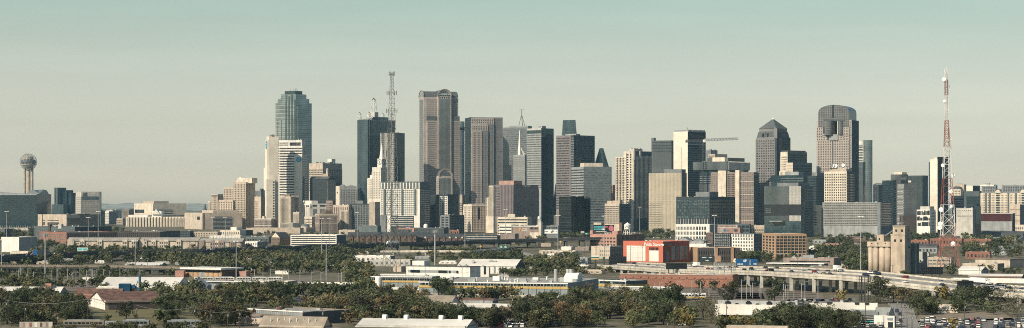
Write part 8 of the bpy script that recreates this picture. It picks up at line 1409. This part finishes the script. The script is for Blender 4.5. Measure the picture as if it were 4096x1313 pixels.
park(3690, 3855, 1281, 1316, 6, .78, 'in near lot', 'cars in the near lot'); park(3870, 3935, 1278, 1316, 6, .8, 'in near lot', 'cars in the near lot'); park(3985, 4100, 1283, 1316, 5, .8, 'in right lot', 'cars in the right lot'); park(3150, 3420, 1200, 1226, 3, .5, 'under viaduct', 'cars in the lot under the viaduct'); park(3400, 3590, 1305, 1318, 1, .75, 'by metal depot', 'cars before the metal depot', gap=3); park(1890, 2110, 1292, 1316, 2, .5, 'in bottom lot', 'cars in the bottom-centre lot'); park(1120, 1400, 1184, 1210, 2, .22, 'in shady lot', 'cars in the shady lot'); park(2160, 2230, 1296, 1314, 1, .6, 'in small lot', 'cars in a small lot'); park(2700, 2760, 1255, 1310, 5, .5, 'in narrow yard', 'cars in a narrow yard'); park(1820, 1850, 1196, 1210, 2, .6, 'by quonset hut', 'cars by the quonset hut'); park(2400, 2700, 930, 960, 3, .3, 'beyond pink loft', 'cars beyond the pink loft', False); park(2080, 2240, 948, 970, 3, .4, 'below storage', 'cars below the storage tower', False)
for k, (px, py) in enumerate(((3602, 1290), (3604, 1276), (3600, 1263), (3590, 1300), (3588, 1250))): car(G(px, py) + Vector((0, 0, .1)), RAD(80), 'on side street', 'cars parked on the side street', True)
def truck(label, p, rz, L=14, tr='white_paint', cab='white_paint'):
 t = empty('semi_truck', p, rz, label, 'truck'); mb = MB(); mb.box(-L / 2, L / 2, -1.25, 1.25, 1.1, 4.0, 0, None, True); mb.build('trailer', tr, t); mb = MB(); mb.extr([(L / 2 + .6, .6), (L / 2 + .6, 3.6), (L / 2 + 2.2, 3.6), (L / 2 + 2.6, 2.0), (L / 2 + 3.6, 1.8), (L / 2 + 3.7, .6)], 'y', -1.15, 1.15); mb.build('cab', cab, t)
 mb = MB(); mb.box(L / 2 + 1.4, L / 2 + 2.35, -1.18, 1.18, 2.2, 3.1); mb.build('windscreen', 'car_glass', t)
 for x in (-L / 2 + 1.2, -L / 2 + 2.5, L / 2 - 1, L / 2 + 2.8):
  for y in (-1, 1): o = link('wheel', WH, t, (x, y, 0)); o.scale = (1.5,) * 3
 return t
def onpath(path, off, bank, px):
 best = min(range(len(path) * 10 - 11), key=lambda q: abs(proj(path[q // 10].lerp(path[q // 10 + 1], q % 10 / 10))[0] - px)); i, f = best // 10, best % 10 / 10; p = path[i].lerp(path[i + 1], f); d = (path[i + 1] - path[i]).normalized(); n_ = Vector((-d.y, d.x, 0)); return p + n_ * off + Vector((0, 0, .05 + bank * off)), math.atan2(d.y, d.x)
p, a = onpath(PR, 33, .055, 3740); truck('long white semi trailer on the pale viaduct, behind the white pole', p, a, 16); p, a = onpath(PR, 31, .055, 2640); truck('white box truck on the pale viaduct beside the orange storage block', p, a + math.pi, 9); p, a = onpath(PL, 6, .01, 1585); truck('white semi truck on the dark freeway, seen through the lattice mast', p, a + math.pi, 14); p, a = onpath(PR, 34, .055, 3170); truck('small white box truck on the pale viaduct before the canopied office', p, a, 5)
# ---- poles
rp = random.Random(9)
def lightmast(px, top, base, lab):
 p = G(px, base); H = CH - (top - HY) * p.y / F - p.z; t = empty('light_mast', p); mb = MB(); mb.cyl(0, 0, 0, H, .42, .2, 8); mb.build('pole', 'galv', t); mb = MB(); mb.cyl(0, 0, H - .6, H - .2, 1.3, n=10); mb.build('ring', 'metal', t)
 for k in range(6): mb = MB(); x, y = 1.9 * math.cos(k * 1.047), 1.9 * math.sin(k * 1.047); mb.box(x - .55, x + .55, y - .55, y + .55, H - .75, H - .1); mb.build('lamp', 'white_paint', t)
 auto(t, lab, 'light mast', 'high light masts along the freeways')
for q in ((27, 845, 1000), (353, 869, 1012), (393, 845, 1020), (541, 962, 1104), (6, 958, 1088), (852, 868, 1010), (901, 868, 1006), (945, 963, 1120), (1287, 872, 1030), (1317, 872, 996), (1305, 965, 1136), (1429, 850, 978), (1860, 845, 1006), (2022, 837, 982), (2232, 860, 1054), (2417, 863, 1060), (2497, 825, 940), (2559, 828, 936), (2858, 860, 1062), (3443, 865, 1096), (3745, 820, 915)): lightmast(*q, 'tall grey light mast')
c = G(1740, 1062); H = CH - (922 - HY) * c.y / F; t = empty('cell_tower', c, 0, 'thick pale monopole with antenna panels on top, behind the two-storey white block', 'cell tower'); mb = MB(); mb.cyl(0, 0, 0, H, .9, .55, 10); mb.build('pole', 'galv', t); mb = MB(); mb.cyl(0, 0, H - 2.2, H - 1.9, 1.9, n=10); mb.build('platform', 'metal', t)
for k in range(9): mb = MB(); x, y = 2.1 * math.cos(k * .698), 2.1 * math.sin(k * .698); mb.box(x - .2, x + .2, y - .2, y + .2, H - 2.6, H + .6); mb.build('antenna_panel', 'lgrey', t)
c = G(181, 1112); H = CH - (932 - HY) * c.y / F; t = empty('cell_tower', c, 0, 'grey monopole with clustered antennas by the red brick apartments at left', 'cell tower'); mb = MB(); mb.cyl(0, 0, 0, H, .6, .4, 10); mb.build('pole', 'galv', t)
for k in range(8): mb = MB(); x, y = 1.6 * math.cos(k * .785), 1.6 * math.sin(k * .785); mb.box(x - .2, x + .2, y - .2, y + .2, H - 3, H); mb.beam((0, 0, H - 1.5), (x, y, H - 1.5), .15); mb.build('antenna_panel', 'lgrey', t)
def thin_pole(px, top, base, kind):
 p = G(px, base); H = CH - (top - HY) * p.y / F - p.z; t = empty('utility_pole' if kind == 'u' else 'catenary_pole', p, rp.uniform(-.5, .5)); mb = MB(); mb.cyl(0, 0, 0, H, .22 if kind == 'u' else .2, .13 if kind == 'u' else .2, 6); mb.build('pole', 'wood' if kind == 'u' else 'galv', t)
 if kind == 'u':
  for z in (.6, 1.7)[:1 + (px % 2 > 0)]: mb = MB(); mb.beam((-1.5, 0, H - z), (1.5, 0, H - z), .17); mb.build('crossarm', 'wood', t)
  mb = MB(); mb.cyl(.4, 0, H - 3.2, H - 2.2, .3, n=8); mb.build('transformer', 'lgrey', t); auto(t, 'wooden utility pole', 'utility pole', 'wooden utility poles')
 else: mb = MB(); mb.beam((0, 0, H - .8), (2.4, 0, H - .6), .12); mb.build('bracket', 'galv', t); auto(t, 'slim grey catenary pole', 'catenary pole', 'catenary poles along the tracks')
 return t
UP = [thin_pole(*q, 'u') for q in ((24, 1195, 1300), (100, 1215, 1310), (352, 1190, 1312), (545, 1215, 1300), (230, 1250, 1312), (776, 1222, 1312), (842, 1240, 1312), (910, 1240, 1312), (957, 1235, 1312), (1100, 1242, 1312), (1289, 1232, 1312), (1474, 1265, 1320), (1520, 1210, 1290), (1868, 1186, 1240), (1935, 1186, 1240), (2048, 1182, 1240), (2007, 1230, 1290), (2127, 1190, 1290), (2297, 1170, 1240), (2668, 1275, 1330), (2696, 1212, 1318), (2522, 985, 1075), (2569, 980, 1070), (2384, 988, 1060), (2338, 992, 1050), (2906, 1210, 1275), (3462, 1155, 1316), (3588, 1190, 1316), (3560, 1170, 1235), (3605, 1215, 1316), (3628, 1245, 1316), (3648, 1250, 1316), (3704, 1072, 1140), (3858, 1207, 1306), (4066, 1198, 1316), (4080, 1215, 1300), (2990, 1000, 1068), (2870, 1010, 1055), (2840, 1010, 1055), (1976, 1058, 1110), (590, 1030, 1090), (445, 1030, 1090), (3340, 1010, 1075), (3190, 1030, 1078), (3917, 1064, 1104), (3570, 1060, 1104))]
for px in (75, 82, 112, 135, 205, 228, 232, 270, 292, 304, 320, 346, 365, 371, 380, 388, 414, 437, 480, 560): thin_pole(px, rp.uniform(1070, 1088), rp.uniform(1128, 1145), 'c')
for px in (760, 805, 880, 983, 1018, 1052, 1083, 1131, 1154, 1200, 1245, 1284, 1353, 1366, 1460): thin_pole(px, rp.uniform(1076, 1092), rp.uniform(1126, 1140), 'c')
for px in (2712, 2728, 2768, 2802, 2836, 2966, 2986, 3002, 3010, 3037, 3044, 3134, 3142, 3152, 3176, 3206, 3220, 3272, 2620, 2640, 2650, 2690): thin_pole(px, rp.uniform(1118, 1142), rp.uniform(1185, 1212), 'c')
def wire(a, b, za, zb, sag, lab):
 pa, pb = a.location + Vector((0, 0, za)), b.location + Vector((0, 0, zb)); c = (pa + pb) / 2; mb = MB(); pts = [pa.lerp(pb, i / 14) - c - Vector((0, 0, 4 * sag * (i / 14) * (1 - i / 14))) for i in range(15)]
 for p_, q_ in zip(pts, pts[1:]): mb.beam(p_, q_, .07)
 tag(mb.build('power_line', 'lgrey', None, c), lab, 'power line', 'power lines')
hh = lambda o: max(v[2] for v in [c_ for ch in o.children if ch.name.startswith('pole') for c_ in ch.bound_box]) - .7
NM = 'lowest-left white-roof white-gable meadow rail-coach clerestory green-workshop lattice-mast wood-edge car-lot'.split()
for i, (a, b) in enumerate(((0, 2), (2, 3), (3, 5), (5, 8), (8, 10), (10, 12), (13, 15), (17, 18), (26, 27), (33, 34))): wire(UP[a], UP[b], hh(UP[a]), hh(UP[b]), 2.0, f'thin sagging power line of the {NM[i]} span')
# ---- billboards and road signs
def board(label, xl, xr, top, bot, Y, face, back=False, posts=2, rz=0, txt=(), cat='billboard', name='billboard'):
 c = P((xl + xr) / 2, bot, Y); g = gz(Y); w, h = (xr - xl) * Y / F, (bot - top) * Y / F; t = empty(name, (c.x, Y, g), rz, label, cat); z = c.z - g
 mb = MB(); mb.box(-w / 2, w / 2, -.25, .25, z, z + h, 0, None, True); mb.build('panel', face, t)
 if back:
  for k in range(int(w / 1.3)): mb = MB(); x = -w / 2 + .6 + k * 1.3; mb.box(x, x + .14, -.5, -.25, z, z + h); mb.build('stringer', 'steel_dark', t)
  for k in (.15, .5, .85): mb = MB(); mb.box(-w / 2, w / 2, -.62, -.5, z + h * k, z + h * k + .18); mb.build('rail', 'charcoal', t)
 for k in range(posts): mb = MB(); x = 0 if posts == 1 else -w * .38 + w * .76 * k / (posts - 1); mb.cyl(x, .5, 0, z + h * .6, .3 if posts > 1 else .6, n=8); mb.build('post', 'steel_dark', t)
 for fx, fz, n, m in txt:               # lines of writing too small to read in the photo
  for k in range(n): q = .30 + .12 * (k * 7 % 3); MB().box(w * fx + k * .8, w * fx + k * .8 + .62, -.29, -.25, z + h * fz - q, z + h * fz + q).build('writing', m, t)
 return t, w, h, z
board('black back of a billboard left of the orange storage block', 2435, 2506, 1026, 1062, 1830, 'black', True, 3); board('black back of a wide billboard below the orange storage block', 2664, 2748, 1053, 1078, 1560, 'black', True, 4); board('solid black billboard back in front of the pale viaduct at right', 3829, 3894, 1123, 1163, 1215, 'black', True, 1); board('solid black billboard back under the mast beside the elevator annexe', 3684, 3771, 1068, 1097, 1420, 'black', True, 3)
t, w, h, z = board('dark billboard with bright cyan and pink lettering, above the pink brick loft', 2374, 2456, 900, 931, 2700, 'black', False, 3, 0, ((-.44, .14, 20, 'white_paint'),)); mb = MB(); mb.poly([(w * .36 + 3.4 * math.cos(i * .5236), -.3, z + h * .55 + 4 * math.sin(i * .5236)) for i in range(12)]); mb.build('pink_blob', 'sign_pink', t)
for fx, fz, n, m in ((-.46, .74, 4, 'sign_cyan'), (-.22, .74, 4, 'sign_cyan'), (.02, .74, 3, 'sign_pink'), (-.46, .43, 6, 'sign_cyan'), (-.1, .43, 3, 'white_paint')):
 for k in range(n): MB().box(w * fx + k * 1.65, w * fx + k * 1.65 + 1.3, -.3, -.25, z + h * fz - 1.1, z + h * fz + 1.1).build('big_letter', m, t)
t, w, h, z = board('blue billboard with a pale figure, behind the pale viaduct', 2944, 3030, 1036, 1062, 1640, 'blue_sign', False, 3, 0, ((-.16, .8, 4, 'white_paint'), (-.16, .6, 3, 'white_paint'), (-.45, .2, 6, 'white_paint'), (.3, .22, 4, 'white_paint'))); mb = MB(); mb.poly([(w * .12, -.3, z + .3), (w * .2, -.3, z + .4), (w * .17, -.3, z + h * .5), (w * .2, -.3, z + h * .8), (w * .14, -.3, z + h * .9), (w * .12, -.3, z + h * .5)]); mb.build('figure', 'lgrey', t)
board('dark billboard with small white writing and an orange picture at its right', 2800, 2858, 1023, 1048, 1800, 'charcoal', False, 2, 0, ((-.36, .7, 5, 'white_paint'), (.1, .7, 4, 'white_paint'), (-.12, .22, 4, 'white_paint'))); board('small billboard with an orange-brown landscape picture by the light mast', 2861, 2883, 1023, 1047, 1790, 'skin_tan', False, 1)
t, w, h, z = board('white, green and yellow striped billboard left of the orange storage block', 2365, 2396, 1022, 1039, 1850, 'white_paint', False, 1); [MB().box(-w / 2, w / 2, -.3, -.25, z + a, z + b).build('stripe', m, t) for a, b, m in ((.02, h * .3, 'yellow'), (h * .4, h * .65, 'green_sign'))]
t, w, h, z = board('white and yellow billboard before the left beige low building', 310, 351, 991, 1012, 2180, 'white_paint', False, 2); [MB().box(-w * .45 + w * .47 * k, -w * .02 + w * .47 * k, -.3, -.25, z + h * .45, z + h * .88).build('blue_box', 'sign_cyan', t) for k in (0, 1)]; MB().box(-w / 2, w / 2, -.3, -.25, z + .02, z + h * .4).build('yellow_strip', 'yellow', t)
board('blue billboard end with a lattice back, by the low cream shed', 133, 150, 1000, 1021, 2000, 'blue_sign', False, 1); board('dark lattice billboard back joined to the blue end', 151, 198, 1000, 1021, 1990, 'charcoal', True, 2)
t, w, h, z = board('dark billboard with a faded picture strip, beneath the freeway merge', 2152, 2212, 971, 988, 2300, 'brick_dark', False, 1); MB().box(-w * .3, w * .35, -.3, -.25, z + .3, z + h * .9).build('picture', 'tan', t)
board('black nightclub sign low beside the tall light mast', 2232, 2250, 1015, 1046, 1990, 'black', False, 1, 0, ((-.3, .82, 3, 'grey'), (-.4, .64, 4, 'grey')))
for lab, xl, xr, top, bot, Y in (('left green highway sign over the ramp', 1996, 2013, 981, 994, 2300), ('right green highway sign over the ramp', 2014, 2031, 981, 994, 2300), ('green highway sign on the gantry near the black glass cube', 2338, 2358, 931, 939, 2780), ('small green exit sign left of the black billboard', 2411, 2420, 1028, 1038, 1840), ('pale back of a highway sign on the same gantry', 2323, 2337, 925, 933, 2780)): board(lab, xl, xr, top, bot, Y, 'green_sign' if 'green' in lab else 'offwhite', False, 1, 0, ((-.3, .65, 3, 'white_paint'), (-.3, .35, 4, 'white_paint')) if xr - xl > 16 and 'green' in lab else (), 'road sign', 'highway_sign')
for px, py, Y in ((1923, 986, 2290), (2242, 968, 2300)): c = P(px, py, Y); t = empty('warning_sign', (c.x, Y, gz(Y)), 0, 'yellow diamond road sign on the ' + ('thin ramp' if px < 2000 else 'road below the black cube'), 'road sign'); z = c.z - gz(Y); MB().cyl(0, .2, 0, z, .12, n=6).build('post', 'galv', t); mb = MB(); mb.poly([(0, 0, z - 1.5), (1.5, 0, z), (0, 0, z + 1.5), (-1.5, 0, z)]); mb.build('diamond', 'yellow', t)
# empty sign frames
def frame(label, xl, xr, top, bot, Y, nx, nz, base, m='galv', name='sign_frame'):
 a, b = P(xl, bot, Y), P(xr, top, Y); g = gz(Y); t = empty(name, ((a.x + b.x) / 2, Y, g), 0, label, 'sign frame'); w, z0, z1 = b.x - a.x, a.z - g, b.z - g
 for i in range(nx + 1): x = -w / 2 + w * i / nx; MB().box(x - .16, x + .16, -.3, .3, z0, z1).build('upright', m, t)
 for k in range(nz + 1): z = z0 + (z1 - z0) * k / nz; MB().box(-w / 2, w / 2, -.42, -.3, z - .12, z + .12).build('rail', m, t)
 for x in (-w * .3, 0, w * .3): MB().beam((x, 1.2, 0), (x, .4, z1), .5).build('post', m, t)
frame('empty grey steel billboard frame in front of the pale viaduct', 2855, 2943, 1053, 1083, 1430, 9, 6, 0); frame('tall dark steel sign lattice at the left of the side street', 3437, 3483, 1106, 1210, 1225, 4, 9, 0, 'steel_dark')
# ---- trains
def coach(t, x0, x1, kind):
 body, stripe = {'y': ('white_paint', 'yellow'), 'w': ('offwhite', 'lgrey'), 's': ('grey', 'metal'), 'r': ('tan_dark', 'brick_dark')}[kind]
 mb = MB(); mb.extr([(-1.4, .7), (-1.45, 3.3), (-1.1, 3.8), (1.1, 3.8), (1.45, 3.3), (1.4, .7)], 'x', x0 + .3, x1 - .3); o = mb.build('coach', body, t); n = int((x1 - x0) / 2.2)
 MB().box(x0 + .4, x1 - .4, -1.5, -1.44, .8, 1.7).build('stripe', stripe, o)
 for k in range(n): x = x0 + 1.2 + k * (x1 - x0 - 2) / n; MB().box(x, x + 1.5, -1.52, -1.46, 2.1, 3.0).build('window', 'win_black', o)
 MB().box(x0 + 2, x1 - 2, -.8, .8, 3.8, 4.2).build('roof_unit', 'lgrey', o)
 for x in (x0 + 2.5, x1 - 2.5): MB().box(x - 1.3, x + 1.3, -1.1, 1.1, 0, .8).build('bogie', 'steel_dark', o)
def train(label, xl, xr, base, kind, n, name='train'):
 a, b = G(xl, base), G(xr, base); t = empty(name, (a + b) / 2 + Vector((0, 0, .3)), 0, label, 'train'); L = b.x - a.x
 for k in range(n): coach(t, -L / 2 + L * k / n, -L / 2 + L * (k + 1) / n, kind)
train('white and yellow light rail train at the edge of the rail yard', 2706, 2826, 1200, 'y', 1); train('white light rail train, left half of the line behind the workshop', 775, 940, 1130, 'w', 2); train('white light rail train, right half of the line behind the workshop', 945, 1132, 1130, 'w', 3)
train('rusty tan freight wagons along the bottom left edge', 252, 420, 1316, 'r', 1, 'freight_train'); train('silver passenger coach at the bottom left beside the meadow', 490, 600, 1314, 's', 1, 'passenger_coach'); train('white passenger coach at the bottom edge left of the brown roof', 668, 810, 1316, 's', 1, 'passenger_coach')
c = G(455, 1318); t = empty('locomotive', c, 0, 'pale grey locomotive cab coupled to the tan freight wagons', 'locomotive'); mb = MB(); mb.extr([(-4, .8), (-4, 4), (1.5, 4), (2.2, 3), (4, 2.8), (4.3, .8)], 'y', -1.4, 1.4); mb.build('body', 'lgrey', t); MB().box(-1.2, -.2, -1.46, -1.4, 2.6, 3.5).build('window', 'win_black', t); MB().box(.5, 1.3, -1.46, -1.4, 2.6, 3.5).build('window', 'win_black', t); MB().box(-3.4, 3.4, -1.1, 1.1, 0, .8).build('bogie', 'steel_dark', t)
a, b = G(78, 1311), G(210, 1311); t = empty('graffiti_wall', (a + b) / 2, 0, 'long low wall patched with pale and rusty panels at the bottom left', 'wall'); L = b.x - a.x; MB().box(-L / 2, L / 2, 0, .4, 0, 2.8).build('wall', 'lconcrete', t); [MB().box(-L / 2 + L * q, -L / 2 + L * (q + .07), -.06, 0, .3, 2.5).build('painted_patch', m, t) for q, m in ((.1, 'pink'), (.3, 'brick_red'), (.46, 'white'), (.62, 'roof_rust'), (.8, 'pinkstone'))]
finish_labels()
